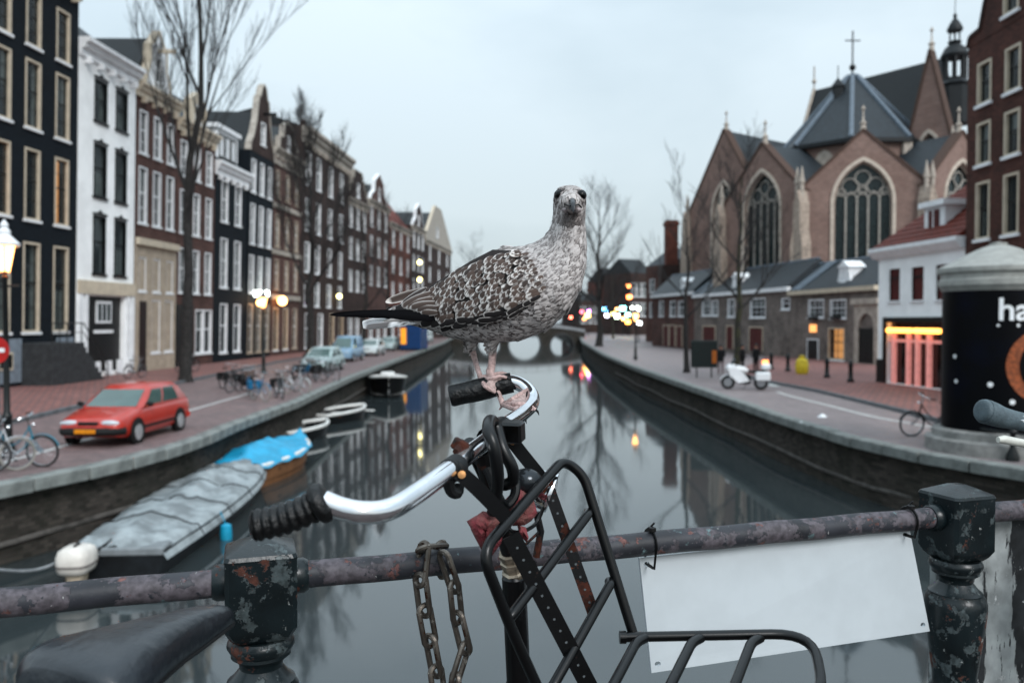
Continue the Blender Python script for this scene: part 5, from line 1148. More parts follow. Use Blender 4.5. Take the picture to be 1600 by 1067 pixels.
# ================================================================== BOATS
def hull(L, Wd, Ht, draft=.3, bow=.35, n=14, transom=.8):
    """rings from stern (x=0) to bow (x=L)"""
    rs = []
    for i in range(n + 1):
        t_ = i / n; f = transom + (1 - transom) * math.sin(min(t_ / .45, 1) * math.pi / 2) if t_ < .45 else 1 - ((t_ - .45) / .55) ** 2.4
        w_ = max(Wd / 2 * f, .02); z1 = Ht * (1 + .25 * t_ * t_); x = t_ * L
        rs.append([(x, -w_, z1), (x, -w_ * .93, z1 * .45), (x - .0, -w_ * .72, -draft * (1 - t_ ** 4)), (x, 0, -draft * (1 - t_ ** 4) - .08), (x, w_ * .72, -draft * (1 - t_ ** 4)), (x, w_ * .93, z1 * .45), (x, w_, z1)])
    return rs
def rim_path(rs, off=0.0): return [Vector(r[0]) for r in rs] + [Vector(r[6]) for r in reversed(rs)]
def skin(mb, rs):
    n = len(rs[0]); mb.loft(rs, caps=False, closed=False); k = len(mb.v); mb.add(rs[0], [tuple(range(n))])
# tarpaulin covered boat
def tarp_boat():
    st_ = Vector((-7.15, 14.9, WZ)); bw_ = Vector((-7.85, 25.6, WZ)); d = bw_ - st_; L_ = d.length
    root = empty('covered_boat', st_, 'long boat under grey tarpaulin with outboard motor', 'boat', math.atan2(d.y, d.x))
    rs = hull(L_, 2.2, .52, transom=.78); mb = MB(); skin(mb, rs); mb.build('hull', mat('hull_dark', (.03, .036, .042), .5, var=.4), root)
    # cover: ridged sheet hanging over the gunwale
    v = []; f = []; nx, ny = 60, 18
    for i in range(nx + 1):
        t_ = i / nx; x = t_ * L_ * .985; k = t_ * (len(rs) - 1); j = min(int(k), len(rs) - 2); fr = k - j
        w_ = rs[j][6][1] * (1 - fr) + rs[j + 1][6][1] * fr; z1 = rs[j][6][2] * (1 - fr) + rs[j + 1][6][2] * fr
        hump = .30 * (1 - t_ * .35) * (1 - .10 * abs(math.sin(t_ * 3.6 * math.pi)) ** .7 )* min(1, t_ / .06 + .25)
        for s_ in range(ny + 1):
            u = -1 + 2 * s_ / ny; yy = u * (w_ + .05); au = abs(u)
            zz = z1 + hump * (1 - au) ** .8 * 1.15 + .02
            if t_ > .52: zz += .14 * math.exp(-((t_ - .55) * 22) ** 2) * (1 - au)
            zz += (noise.noise(Vector((x * 1.1, yy * 2.0, 0))) * .08 + noise.noise(Vector((x * 3.0, yy * 4, 3))) * .06 + abs(noise.noise(Vector((x * .8 + yy * 1.3, yy * .7, 7)))) * -.16 + abs(noise.noise(Vector((x * 1.9 - yy * 1.1, yy * 1.5, 17)))) * -.08) * (1 - au ** 4)
            if au > .93: zz -= .20
            v.append((x, yy, zz))
    for i in range(nx):
        for s_ in range(ny): a = i * (ny + 1) + s_; f.append((a, a + 1, a + ny + 2, a + ny + 1))
    mb = MB(); mb.add(v, f); mb.build('tarpaulin', mat('tarp_grey', (.36, .39, .40), .55, var=.35, scale=1.6, bump=.2, bscale=9), root, ang=80)
    for k in range(1, 6):
        t_ = k / 6; i = int(t_ * nx); mb = MB(); mb.tube([Vector(v[i * (ny + 1) + s_]) + Vector((0, 0, .012)) for s_ in range(ny + 1)], .014, 5); mb.build('tie_rope', MATS['rubber'], root)
    # stern deck, motor
    mb = MB(); mb.bbox(-.05, .5, -.85, .85, .42, .58, .03); mb.build('stern_seat', mat('seat_pale', (.3, .32, .33), .6), root)
    mo = MB(); secs = []; mx_, my_ = -.5, .45
    def sup(a, b_, z, n=20, e=.55): return [(mx_ + a * math.copysign(abs(math.cos(2 * math.pi * k / n)) ** e, math.cos(2 * math.pi * k / n)), my_ + b_ * math.copysign(abs(math.sin(2 * math.pi * k / n)) ** e, math.sin(2 * math.pi * k / n)), z) for k in range(n)]
    for z, a, b_ in ((.28, .20, .17), (.33, .30, .25), (.42, .33, .28), (.60, .33, .28), (.70, .29, .25), (.75, .20, .17)): secs.append(sup(a, b_, z))
    mo.loft(secs); ob = mo.build('outboard_motor', mat('motor_pale', (.70, .67, .63), .45, var=.1), root, ang=50)
    q = MB(); q.loft([sup(.338, .288, .43), sup(.338, .288, .47)]); q.build('cowling_band', mat('motor_band', (.25, .23, .22), .5), ob)
    q = MB(); q.bbox(mx_ - .1, mx_ + .12, my_ - .02, my_ + .02, .745, .79, .012); q.build('carry_handle', MATS['rubber'], ob)
    q = MB(); q.loft([sup(a, b_, z) for z, a, b_ in ((.29, .19, .16), (.12, .17, .13), (-.05, .10, .07), (-.3, .08, .04), (-.6, .10, .03))]); q.build('motor_leg', mat('motor_tan', (.58, .51, .42), .5), ob, ang=50)
    q = MB(); q.tube([(mx_ + .25, my_ - .1, .5), (.25, my_ - .3, .66)], .03, 6); q.build('tiller', MATS['rubber'], ob)
    q = MB(); q.bbox(mx_ + .2, -.04, my_ - .12, my_ + .12, .2, .5, .03); q.build('transom_clamp', MATS['iron'], ob)
    q = MB(); q.lathe([(.02, -.36), (.11, -.33), (.13, -.1), (.11, .1), (.03, .14)], 12, Matrix.Translation((2.7, -1.22, .2))); q.tube([(2.7, -1.22, .3), (2.7, -1.1, .6)], .012, 5); q.build('fender', mat('fender_blue', (.03, .40, .55), .5), root)
    q = MB(); q.tube([(7.2, 1.3, .5), (7.2, 1.55, 1.1)], .03, 6); q.ball((7.2, 1.6, .62), .08, n=8, m=6); q.build('bollard_cleat', MATS['white_paint'], root)
    return root
tarp_boat()
q = MB(); a = D(0, 890, 12.4); b_ = Vector((-8.0, 15.6, WZ + .6)); q.tube([a + (b_ - a) * t_ + Vector((0, 0, -.25 * math.sin(math.pi * t_))) for t_ in [k / 14 for k in range(-6, 15)]], .022, 6); tag(q.build('mooring_rope', mat('rope', (.42, .43, .44), .8)), 'pale mooring rope running from covered boat to the bridge', 'rope')
q = MB(); p = G(48, 851, WZ); q.bbox(-.28, .28, -.18, .18, -.06, .06, .03); o = q.build('mooring_float', mat('float_white', (.75, .78, .8), .5)); o.location = (p.x, p.y, WZ + .04); o.rotation_euler = (.35, .2, .5); tag(o, 'white square float lying on the water beside quay wall', 'float')
def open_boat(px, py, L_, Wd, ang, label, hm, rimm, inside, Ht=.5, seats=2, tarp=None):
    p = G(px, py, WZ); root = empty('rowing_boat', (p.x, p.y, WZ), label, 'boat', R(ang))
    rs = hull(L_, Wd, Ht, transom=.7); rs = [[(x - L_ / 2, y, z) for x, y, z in r] for r in rs]
    mb = MB(); skin(mb, rs); mb.build('hull', hm, root)
    rp = rim_path(rs); mb = MB(); mb.tube([q_ + Vector((0, 0, .02)) for q_ in rp], .075, 6, closed=True); mb.build('gunwale', rimm, root)
    mb = MB(); n = len(rs); v = []
    for r in rs: v += [(r[0][0], r[0][1] * .92, .18), (r[0][0], r[6][1] * .92, .18)]
    mb.add(v, [(2 * i, 2 * i + 1, 2 * i + 3, 2 * i + 2) for i in range(n - 1)]); mb.build('floor_boards', inside, root, smooth=False)
    for k in range(seats):
        x = -L_ * .28 + k * L_ * .36; w_ = Wd * .44; mb = MB(); mb.bbox(x - .13, x + .13, -w_, w_, Ht * .62, Ht * .62 + .05, .01); mb.build('thwart', rimm if k else MATS['wood'], root)
    if tarp:
        v = []; f = []; nx, ny = 30, 12
        for i in range(nx + 1):
            t_ = i / nx; kk = t_ * (n - 1); j = min(int(kk), n - 2); fr = kk - j; w_ = rs[j][6][1] * (1 - fr) + rs[j + 1][6][1] * fr; z1 = rs[j][6][2] * (1 - fr) + rs[j + 1][6][2] * fr
            for s_ in range(ny + 1):
                u = -1 + 2 * s_ / ny; x = -L_ / 2 + t_ * L_; yy = u * (w_ + .12)
                z = z1 + .09 + (.42 * (1 - abs(u)) * (.55 + .45 * math.cos((t_ - .35) * 7))) + noise.noise(Vector((x * 2, yy * 2.5, 9))) * .1
                if abs(u) > .9: z -= .1
                v.append((x, yy, z))
        for i in range(nx):
            for s_ in range(ny): a = i * (ny + 1) + s_; f.append((a, a + 1, a + ny + 2, a + ny + 1))
        mb = MB(); mb.add(v, f); mb.build('tarpaulin', tarp, root, ang=80)
    return root
mat('boat_black', (.008, .01, .012), .4); mat('boat_white', (.72, .72, .70), .45, var=.06); mat('boat_inside', (.05, .02, .022), .7, var=.3); mat('boat_tan', (.34, .2, .11), .6)
open_boat(424, 738, 5.2, 1.9, 85, 'boat with bright blue tarpaulin and tan wooden side', MATS['boat_tan'], MATS['boat_white'], MATS['boat_inside'], Ht=.6, tarp=mat('tarp_blue', (.035, .42, .60), .45, var=.15, scale=2))
open_boat(473, 684, 3.6, 1.5, 72, 'small open boat with white rim and dark red inside', MATS['boat_black'], MATS['boat_white'], MATS['boat_inside'], Ht=.42)
open_boat(533, 656, 4.2, 1.6, 70, 'open boat with white rim and pale seats moored behind the dark red one', MATS['boat_black'], MATS['boat_white'], MATS['wood'], Ht=.42, seats=3)
b3 = open_boat(606, 617, 4.6, 2.3, -80, 'black boat with white deck rim moored at the far quay', MATS['boat_black'], MATS['boat_white'], MATS['boat_white'], Ht=1.05)
q = MB(); q.bbox(-.6, .5, -.45, .45, 1.0, 1.45, .08); q.build('cabin', MATS['boat_white'], b3)
# ================================================================== STREET FURNITURE
def lantern_post(p, h, label, lit='lamp_orange', two=False):
    root = empty('street_lantern', p, label, 'street lamp'); q = MB()
    q.lathe([(.16, 0), (.16, .25), (.11, .35), (.10, .9), (.12, .95), (.07, 1.05), (.055, h - .5), (.09, h - .45), (.05, h - .4), (.05, h - .3)], 12); q.tube([(-.32, 0, h - .65), (.32, 0, h - .65)], .025, 6); q.build('post', MATS['green_black'], root)
    q = MB(); q.lathe([(.12, h - .32), (.24, h + .25)], 6, caps=False); q.build('glass', mat('lantern_' + lit, (1, .6, .3), .4, emit=6, ecol=(1, .45, .14)), root, smooth=False)
    q = MB()
    for k in range(6): a = 2 * math.pi * k / 6; q.tube([(.12 * math.cos(a), .12 * math.sin(a), h - .32), (.245 * math.cos(a), .245 * math.sin(a), h + .25)], .012, 4)
    q.build('lantern_frame', MATS['green_black'], root)
    q = MB(); q.lathe([(.30, h + .25), (.32, h + .3), (.2, h + .42), (.12, h + .5), (.13, h + .58), (.07, h + .66), (.09, h + .72), (.01, h + .85)], 12); q.build('lantern_roof', MATS['white'] if two else MATS['grey_paint'], root)
    return root
lantern_post(Vector((XatZ(9, 18.8), 18.8, 0)), Zof(402, 18.8), 'old street lantern with orange light beside the no entry sign', two=True)
lantern_post(G(412, 584), Zof(472, G(412, 584).y), 'street lantern glowing orange behind the quayside bicycle row')
p = G(993, 562); lantern_post(p, Zof(495, p.y), 'dark street lantern on the right quay near the lit shop signs')
# lit things on the left facades
def small_lamp(name, p, r, m, label, cat='lamp'):
    root = empty(name, p, label, cat); q = MB(); q.ball((0, 0, 0), r, n=12, m=8); q.build('globe', m, root); q = MB(); q.tube([(0, 0, r * .9), (-.1, .1, r * 2), (-.6, .3, r * 2)], .03, 6); q.build('arm', MATS['iron'], root); return root
pp = LP(395); root = empty('lit_sign', (pp.x + .45, pp.y, Zof(459, pp.y)), 'bright white lit shop sign on black bell gable house', 'sign', math.atan2(1, -.0) * 0)
q = MB(); q.bbox(-.85, .85, -.14, .14, -.24, .24, .05); q.build('light_box', MATS['lamp_white'], root); q = MB(); q.tube([(-.4, 0, .24), (-.4, 0, .5), (-1.2, 0, .5)], .03, 6); q.build('bracket', MATS['iron'], root)
for (px, py, mm, r_, lab) in ((391, 473, 'lamp_orange', .28, 'orange wall lamp under the white lit shop sign'), (427, 470, 'lamp_orange', .40, 'large orange lamp on the ornate brown house'), (519, 463, 'lamp_yellow', .26, 'pale wall lamp on the tall cornice house')):
    pp = LP(px); small_lamp('wall_lamp', (pp.x + .8, pp.y, Zof(py, pp.y)), r_, MATS[mm], lab)
for (py, lab) in ((410, 'upper yellow lamp of hanging pair over the left street'), (437, 'lower yellow lamp of hanging pair over the left street')):
    small_lamp('hanging_lamp', (XatZ(656, 105), 105, Zof(py, 105)), .26, MATS['lamp_yellow'], lab)
# far shop lights beyond the right quay
lights = [(909, 487, (1, .1, .15), .3, 'red'), (920, 486, (.8, .3, 1), .3, 'violet'), (918, 493, (1, .75, .2), .5, 'yellow'), (913, 498, (1, .4, .1), .3, 'orange'), (892, 496, (1, .2, .12), .3, 'small red'),
          (945, 484, (.2, .6, 1), .5, 'blue'), (948, 493, (.9, .85, 1), .4, 'pale violet'), (958, 490, (1, .9, .3), .4, 'lemon yellow'), (964, 494, (.85, 1, .85), .55, 'white green'), (973, 482, (.3, .9, .9), .6, 'turquoise'), (964, 483, (1, .5, .2), .3, 'small orange'),
          (981, 492, (.5, 1, .85), .45, 'mint'), (981, 503, (1, .45, .08), .5, 'amber'), (974, 498, (1, .6, .2), .35, 'dim amber'), (988, 481, (.95, 1, .9), .35, 'white twin'), (996, 482, (.95, 1, .9), .35, 'white end'), (983, 464, (1, .3, .08), .5, 'deep orange'), (982, 447, (1, .35, .1), .4, 'upper deep orange'), (999, 505, (.95, 1, 1), .3, 'cool white')]
for px, py, c_, r_, nm in lights:
    y = 175 if px < 990 else 120; z = Zof(py, y); m = mat('neon_' + nm, c_, .5, emit=7, ecol=c_)
    root = empty('neon_sign', (XatZ(px, y), y, z), nm + ' neon shop light at the far end of the right street', 'neon sign'); q = MB(); q.bbox(-r_, r_, -.12, .12, -r_ * .8, r_ * .8, .1); q.build('light_box', m, root)
    q = MB(); q.tube([(0, .1, -r_ * .6), (0, .1, -z)], .05, 5); q.build('pole', MATS['iron'], root)
# no entry sign at the left edge
y = 17.6; root = empty('no_entry_sign', (XatZ(-4, y), y, 0), 'round red no entry sign with white bar on grey pole', 'road sign'); z = Zof(547, y)
M = Matrix.Translation((0, -.05, z)) @ Matrix.Rotation(R(90), 4, 'X'); q = MB(); q.lathe([(.01, 0), (.27, 0), (.285, .008), (.285, .02), (.01, .02)], 32, M); q.build('disc', mat('sign_red', (.5, .04, .035), .4), root)
q = MB(); q.bbox(-.19, .19, -.078, -.071, z - .045, z + .045, .003); q.build('white_bar', MATS['white'], root); q = MB(); q.tube([(0, 0, 0), (0, 0, z + .32)], .03, 8); q.build('pole', MATS['grey_paint'], root)
# bollards on the right
for i, (px, py, lab) in enumerate(((1205, 577, 'black bollard by the red shuttered door'), (1231, 580, 'black bollard left of the yellow hydrant'), (1292, 590, 'black bollard in front of the lit window'), (1329, 597, 'black bollard before the arched gateway'))):
    p = G(px, py, .12); root = empty('bollard', p, lab, 'bollard', group='bollards on the right pavement'); q = MB(); q.lathe([(.17, -.02), (.17, .12), (.11, .2), (.10, .75), (.13, .8), (.13, .86), (.09, .92), (.12, 1.0), (.02, 1.08)], 12); q.build('post', MATS['green_black'], root)
p = G(1253, 584, .12); root = empty('yellow_litter_bag', p, 'bright yellow rubbish bag standing between the black bollards', 'bag'); q = MB(); q.lathe([(.28, -.01), (.36, .15), (.37, .5), (.3, .8), (.12, .92), (.2, 1.02), (.06, 1.05)], 12); q.build('sack', mat('bag_yellow', (.7, .58, .08), .5, var=.1), root)
# green notice board
p = G(1100, 590); root = empty('notice_board', p, 'dark green notice board on legs on right quay', 'notice board', R(-5)); q = MB(); q.bbox(-.72, .72, -.06, .06, .55, 2.05, .03); q.build('panel', mat('board_green', (.01, .035, .035), .4), root)
for x in (-.4, .4): q = MB(); q.tube([(x, 0, 0), (x, 0, .6)], .04, 6); q.build('leg', MATS['iron'], root)
q = MB(); q.bbox(.42, .66, -.085, -.062, .8, 1.5, .005); q.build('orange_poster', mat('poster_orange', (.5, .2, .03), .5), root)
# people standing by the motorcycle
def person(px, py, h, label, coat, legs_c, face, lean=0):
    p = G(px, py); root = empty('person', p, label, 'person', face); s_ = h / 1.75
    me = bpy.data.meshes.new('body'); J = {'pel': (0, 0, .95), 'ch': (0, .02, 1.3), 'nk': (0, .01, 1.48), 'hd': (0, -.01, 1.58), 'tp': (0, -.01, 1.72)}
    names = list(J); V = [Vector(J[n_]) for n_ in names]; E = [(0, 1), (1, 2), (2, 3), (3, 4)]; Rd = [.15, .17, .06, .10, .085]
    for sx in (-1, 1):
        k = len(V); V += [Vector((sx * .19, .0, 1.4)), Vector((sx * .24, .03, 1.12)), Vector((sx * .17, -.14, .98)), Vector((sx * .12, -.2, 1.0))]; E += [(1, k), (k, k + 1), (k + 1, k + 2), (k + 2, k + 3)]; Rd += [.075, .055, .045, .04]
        k = len(V); V += [Vector((sx * .1, 0, .85)), Vector((sx * .11, -.02, .48)), Vector((sx * .12, .02, .07)), Vector((sx * .13, -.12, .04))]; E += [(0, k), (k, k + 1), (k + 1, k + 2), (k + 2, k + 3)]; Rd += [.09, .065, .05, .04]
    me.from_pydata([v * s_ for v in V], E, []); o = bpy.data.objects.new('body', me); COL.objects.link(o)
    sk = o.modifiers.new('s', 'SKIN'); o.modifiers.new('u', 'SUBSURF').levels = 2
    for i, r_ in enumerate(Rd): me.skin_vertices[0].data[i].radius = (r_ * s_, r_ * s_)
    me.skin_vertices[0].data[0].use_root = True
    bpy.context.view_layer.update(); dm = bpy.data.meshes.new_from_object(o.evaluated_get(bpy.context.evaluated_depsgraph_get())); bpy.data.objects.remove(o)
    dm.materials.clear(); dm.materials.append(coat); dm.materials.append(legs_c); dm.materials.append(mat('skin', (.45, .28, .22), .6))
    for pl in dm.polygons:
        z = pl.center.z / s_; pl.material_index = 2 if z > 1.47 else (1 if z < .82 else 0); pl.use_smooth = True
    b_ = link('body', dm, root)
    q = MB(); q.ball((0, .02 * s_, 1.66 * s_), .115 * s_, .12 * s_, .105 * s_, n=12, m=8); q.build('hair', MATS['black_paint'], root)
    q = MB(); q.lathe([(.19 * s_, .75 * s_), (.2 * s_, .95 * s_), (.2 * s_, 1.2 * s_), (.2 * s_, 1.38 * s_), (.1 * s_, 1.47 * s_)], 14, Matrix.Scale(.75, 4, (0, 1, 0))); q.build('coat', coat, root)
    return root
CT = mat('coat_dark', (.012, .014, .018), .8); PN = mat('trousers_dark', (.02, .022, .03), .8)
person(1126, 585, 1.75, 'person in black coat standing beside the green notice board', CT, mat('trousers_pale', (.3, .24, .24), .8), R(-30))
person(1160, 583, 1.75, 'person in dark coat standing behind the white motorcycle front', CT, PN, R(60))
person(1181, 584, 1.78, 'person in black coat standing by the dark red shutter', CT, PN, R(-60))
# motorcycle
def motorcycle(p, rz):
    root = empty('motorcycle', p, 'white touring motorcycle with side cases and orange light on right quay', 'motorcycle', rz)
    for x in (0, 1.45):
        q = MB(); q.tube([(x + .25 * math.cos(a), 0, .32 + .25 * math.sin(a)) for a in [2 * math.pi * k / 24 for k in range(24)]], .07, 8, closed=True, up=(0, 1, 0)); w_ = q.build('wheel', MATS['rubber'], root); q = MB(); q.lathe([(.19, -.03), (.19, .03), (.05, .05)], 16, Matrix.Translation((x, 0, .32)) @ Matrix.Rotation(R(90), 4, 'X')); q.build('rim', MATS['steel'], w_)
    q = MB(); q.bbox(.45, 1.0, -.2, .2, .25, .7, .06); q.build('engine', MATS['iron'], root)
    for s_ in (-1, 1):
        q = MB(); q.prism([(.5, .4), (.95, .3), (1.35, .62), (1.45, .98), (1.1, .98), (.75, .75)], s_ * .22 - .02, s_ * .22 + .02); q.build('side_fairing', MATS['white'], root, smooth=False)
    q = MB(); q.tube([(1.45 + .34 * math.cos(a), 0, .32 + .34 * math.sin(a)) for a in [R(20 + 14 * k) for k in range(9)]], .09, 8, flat=.3); q.build('front_mudguard', MATS['white'], root)
    q = MB(); q.loft([[(x, w_ * math.cos(a), z + h * math.sin(a)) for a in [2 * math.pi * k / 12 for k in range(12)]] for x, w_, z, h in ((.55, .08, .85, .06), (.7, .19, .88, .15), (.95, .2, .92, .16), (1.2, .24, .95, .2), (1.42, .22, .98, .18), (1.55, .08, .98, .08))]); q.build('fairing', MATS['white'], root)
    q = MB(); q.loft([[(x, w_ * math.cos(a), z + h * math.sin(a)) for a in [2 * math.pi * k / 10 for k in range(10)]] for x, w_, z, h in ((-.25, .08, .88, .04), (-.1, .17, .85, .06), (.3, .17, .8, .07), (.6, .1, .84, .06))]); q.build('seat', MATS['rubber'], root)
    for s_ in (-1, 1):
        q = MB(); q.bbox(-.4, .25, s_ * .33 - .13, s_ * .33 + .13, .42, .82, .06); q.build('side_case', MATS['white'], root)
        q = MB(); q.tube([(1.2, s_ * .07, .95), (1.45, s_ * .09, .32)], .03, 8); q.build('fork_leg', MATS['steel'], root)
        q = MB(); q.tube([(1.12, s_ * .1, 1.1), (1.05, s_ * .38, 1.12)], .02, 6); q.build('handlebar', MATS['iron'], root)
    q = MB(); q.bbox(-.42, .0, -.22, .22, .9, 1.2, .08); q.build('top_case', MATS['white'], root)
    q = MB(); q.tube([(-.3, 0, 1.24), (-.05, 0, 1.24)], .1, 8); q.build('beacon', mat('beacon_orange', (1, .35, .1), .4, emit=3, ecol=(1, .3, .08)), root)
    q = MB(); v = [(1.3, -.2, 1.05), (1.42, 0, 1.05), (1.3, .2, 1.05), (1.1, -.16, 1.42), (1.2, 0, 1.45), (1.1, .16, 1.42)]; q.add(v, [(0, 1, 4, 3), (1, 2, 5, 4)]); q.build('windscreen', MATS['glass'], root)
    q = MB(); q.tube([(.6, -.2, .3), (.75, -.35, .01)], .015, 5); q.build('side_stand', MATS['iron'], root)
motorcycle(G(1189, 609), R(165))
# quay railing in front of the advertising column
root = empty('quay_railing', (0, 0, 0), 'low dark iron railing with turned posts on right quay edge', 'railing')
pts = [G(px, py) for px, py in ((1482, 703), (1512, 708), (1582, 720), (1660, 733), (1740, 745))]
for p in pts[1:]:
    q = MB(); q.lathe([(.14, 0), (.14, .1), (.06, .3), (.05, .55), (.09, .65), (.05, .75), (.05, .98), (.08, 1.0), (.02, 1.1)], 12, Matrix.Translation(p)); q.build('post', MATS['green_black'], root)
for z in (.98, .62):
    q = MB(); q.tube([p + Vector((0, 0, z)) for p in pts], .028, 8); q.build('rail', MATS['green_black'], root)
q = MB(); q.tube([pts[0] + Vector((0, 0, z)) for z in (0, 1.0)], .03, 8); q.build('end_post', MATS['green_black'], root)

# litter on the right quay
for px, py, s_, lab in ((1285, 652, .16, 'crumpled white paper lying on the right quay near the painted line'), (1252, 662, .1, 'small scrap of white paper close to the right quay edge')):
    q = MB(); n = 9; v = [Vector((math.cos(2 * math.pi * k / n) * s_ * random.uniform(.7, 1.2), math.sin(2 * math.pi * k / n) * s_ * random.uniform(.7, 1.2), random.uniform(.005, .03))) for k in range(n)] + [Vector((0, 0, s_ * .8))]
    q.add(v, [(k, (k + 1) % n, n) for k in range(n)] + [tuple(range(n))]); o = q.build('paper_scrap', MATS['white'], smooth=False); o.location = G(px, py); tag(o, lab, 'litter')
# ================================================================== FOREGROUND: railing
RZ = D(405, 904, 1.144).z
IRONP = peelmat('railing_paint', (.075, .078, .09), [((.17, .155, .17), 20, .50, .6), ((.25, .15, .14), 26, .60, .8), ((.19, .25, .26), 30, .635, .5), ((.5, .5, .49), 80, .665, .6)], rough=.5)
POSTP = peelmat('post_paint', (.03, .045, .05), [((.13, .155, .16), 24, .565, .4), ((.17, .085, .065), 15, .585, .85), ((.42, .44, .43), 75, .65, .6)], rough=.28)
rl = empty('bridge_railing', (RA.x, RA.y, DECK), 'flaking iron bridge railing with square capped turned posts', 'railing', math.atan2(RD.y, RD.x))
zr = RZ - DECK; LS = (RB - RA).length
def post_at(s):
    M = Matrix.Translation((s, 0, 0)); q = MB(); a = .0465
    sq = lambda z, w_, c_=.12: [(sx * w_ * (1 - (c_ if k else 0)), sy * w_ * (1 - (0 if k else c_)), z) for sx, sy, k in ((1, -1, 0), (1, 1, 0), (1, 1, 1), (-1, 1, 1), (-1, 1, 0), (-1, -1, 0), (-1, -1, 1), (1, -1, 1))]
    rs = [sq(zr - .078, a * .70), sq(zr - .070, a * .86), sq(zr - .058, a), sq(zr + .034, a), sq(zr + .038, a * 1.02), sq(zr + .043, a * .97), sq(zr + .058, .012)]
    q.loft([[M @ Vector(p) for p in r] for r in rs]); po = q.build('post', POSTP, rl, ang=30)
    q = MB(); q.lathe([(.041, zr - .079), (.045, zr - .084), (.046, zr - .09), (.042, zr - .097), (.040, zr - .1), (.0405, zr - .104), (.034, zr - .109), (.030, zr - .114), (.029, zr - .121), (.036, zr - .130), (.042, zr - .136), (.046, zr - .139), (.046, zr - .143), (.050, zr - .148), (.053, zr - .158), (.053, zr - .17), (.050, zr - .20), (.044, zr - .245), (.038, zr - .29), (.037, zr - .31), (.046, zr - .325), (.048, zr - .335), (.042, zr - .345), (.038, zr - .36), (.045, zr - .5), (.050, zr - .62), (.046, zr - .72), (.06, zr - .74), (.06, zr - .77), (.075, .06), (.085, .04), (.085, -.01)], 28, M); q.build('baluster', POSTP, po, ang=40)
    for sg in (-1, 1):
        q = MB(); q.lathe([(.0245, .0), (.0245, .012), (.021, .018)], 20, M @ Matrix.Translation((sg * (a - .001), 0, zr)) @ Matrix.Rotation(R(90 * sg), 4, 'Y')); q.build('collar', POSTP, po)
for k in range(-3, 4): post_at(k * LS)
for k in range(-3, 3):
    q = MB(); n = 30; q.tube([(k * LS + .04 + (LS - .08) * i / n, 0, zr + .0008 * math.sin(i * 1.3 + k)) for i in range(n + 1)], .0188, 18); q.build('top_rail', IRONP, rl)
    q = MB(); q.tube([(k * LS + .03, 0, .35), (k * LS + LS - .03, 0, .35)], .014, 12); q.build('lower_rail', IRONP, rl)
# weathered pier behind the right post
M = Matrix.Translation(rail_pt(0)) @ Matrix.Rotation(math.atan2(RD.y, RD.x), 4, 'Z')
q = MB(); q.bbox(LS - .01, LS + 1.1, .03, .056, DECK + .04, RZ - .02, .006, M)
pm = peelmat('pier_stone', (.40, .42, .42), [((.06, .065, .07), 7, .54, .8), ((.55, .56, .56), 30, .62, .8)], rough=.85); 
mpn = [n_ for n_ in pm.node_tree.nodes if n_.type == 'MAPPING']; mpn[0].inputs['Scale'].default_value = (2.2, 2.2, .42)
tag(q.build('parapet_pier', pm), 'pale weathered stone pier with dark vertical stains behind the railing post', 'stone pier')
# ------------------------------------------------------------------ blank white panel tied to the railing
c4 = [D(998, 871, 1.338), D(1419, 824, 1.498), D(1451, 985, 1.505), D(1017, 1050, 1.330)]
nv = (c4[1] - c4[0]).cross(c4[3] - c4[0]).normalized() * .0028
sp = empty('blank_panel', c4[0], 'blank white rectangular panel hung below the railing with cable ties', 'sign'); O = c4[0]
q = MB(); uu = (c4[1] - O) ; vv = (c4[3] - O)
def bl(a, b_): return (c4[0] * (1 - a) * (1 - b_) + c4[1] * a * (1 - b_) + c4[2] * a * b_ + c4[3] * (1 - a) * b_) - O
# board with four drilled holes
N_ = 10
def circ(a0, b0, r): return [(a0 + r * .45 * math.cos(2 * math.pi * k / N_), b0 + r * math.sin(2 * math.pi * k / N_)) for k in range(N_)]
outer = [(0, 0), (1, 0), (1, 1), (0, 1)]; hs = [circ(.022, .06, .022), circ(.978, .06, .022), circ(.978, .93, .022), circ(.022, .93, .022)]
loops = [[Vector((a, b_, 0)) for a, b_ in outer]] + [[Vector((a, b_, 0)) for a, b_ in h] for h in hs]; flat_ = [p for l_ in loops for p in l_]; tri = tessellate_polygon(loops); n = len(flat_)
v = [bl(p.x, p.y) + nv for p in flat_] + [bl(p.x, p.y) - nv for p in flat_]; f = []
for t_ in tri: f += [tuple(t_), tuple(i + n for i in reversed(t_))]
o_ = 0
for l_ in loops:
    for i in range(len(l_)): a = o_ + i; b_ = o_ + (i + 1) % len(l_); f.append((a, b_, b_ + n, a + n))
    o_ += len(l_)
q.add(v, f); q.build('board', mat('panel_white', (.60, .635, .655), .35, var=.035, scale=9), sp, smooth=False)
TIE = mat('tie_black', (.01, .01, .011), .45)
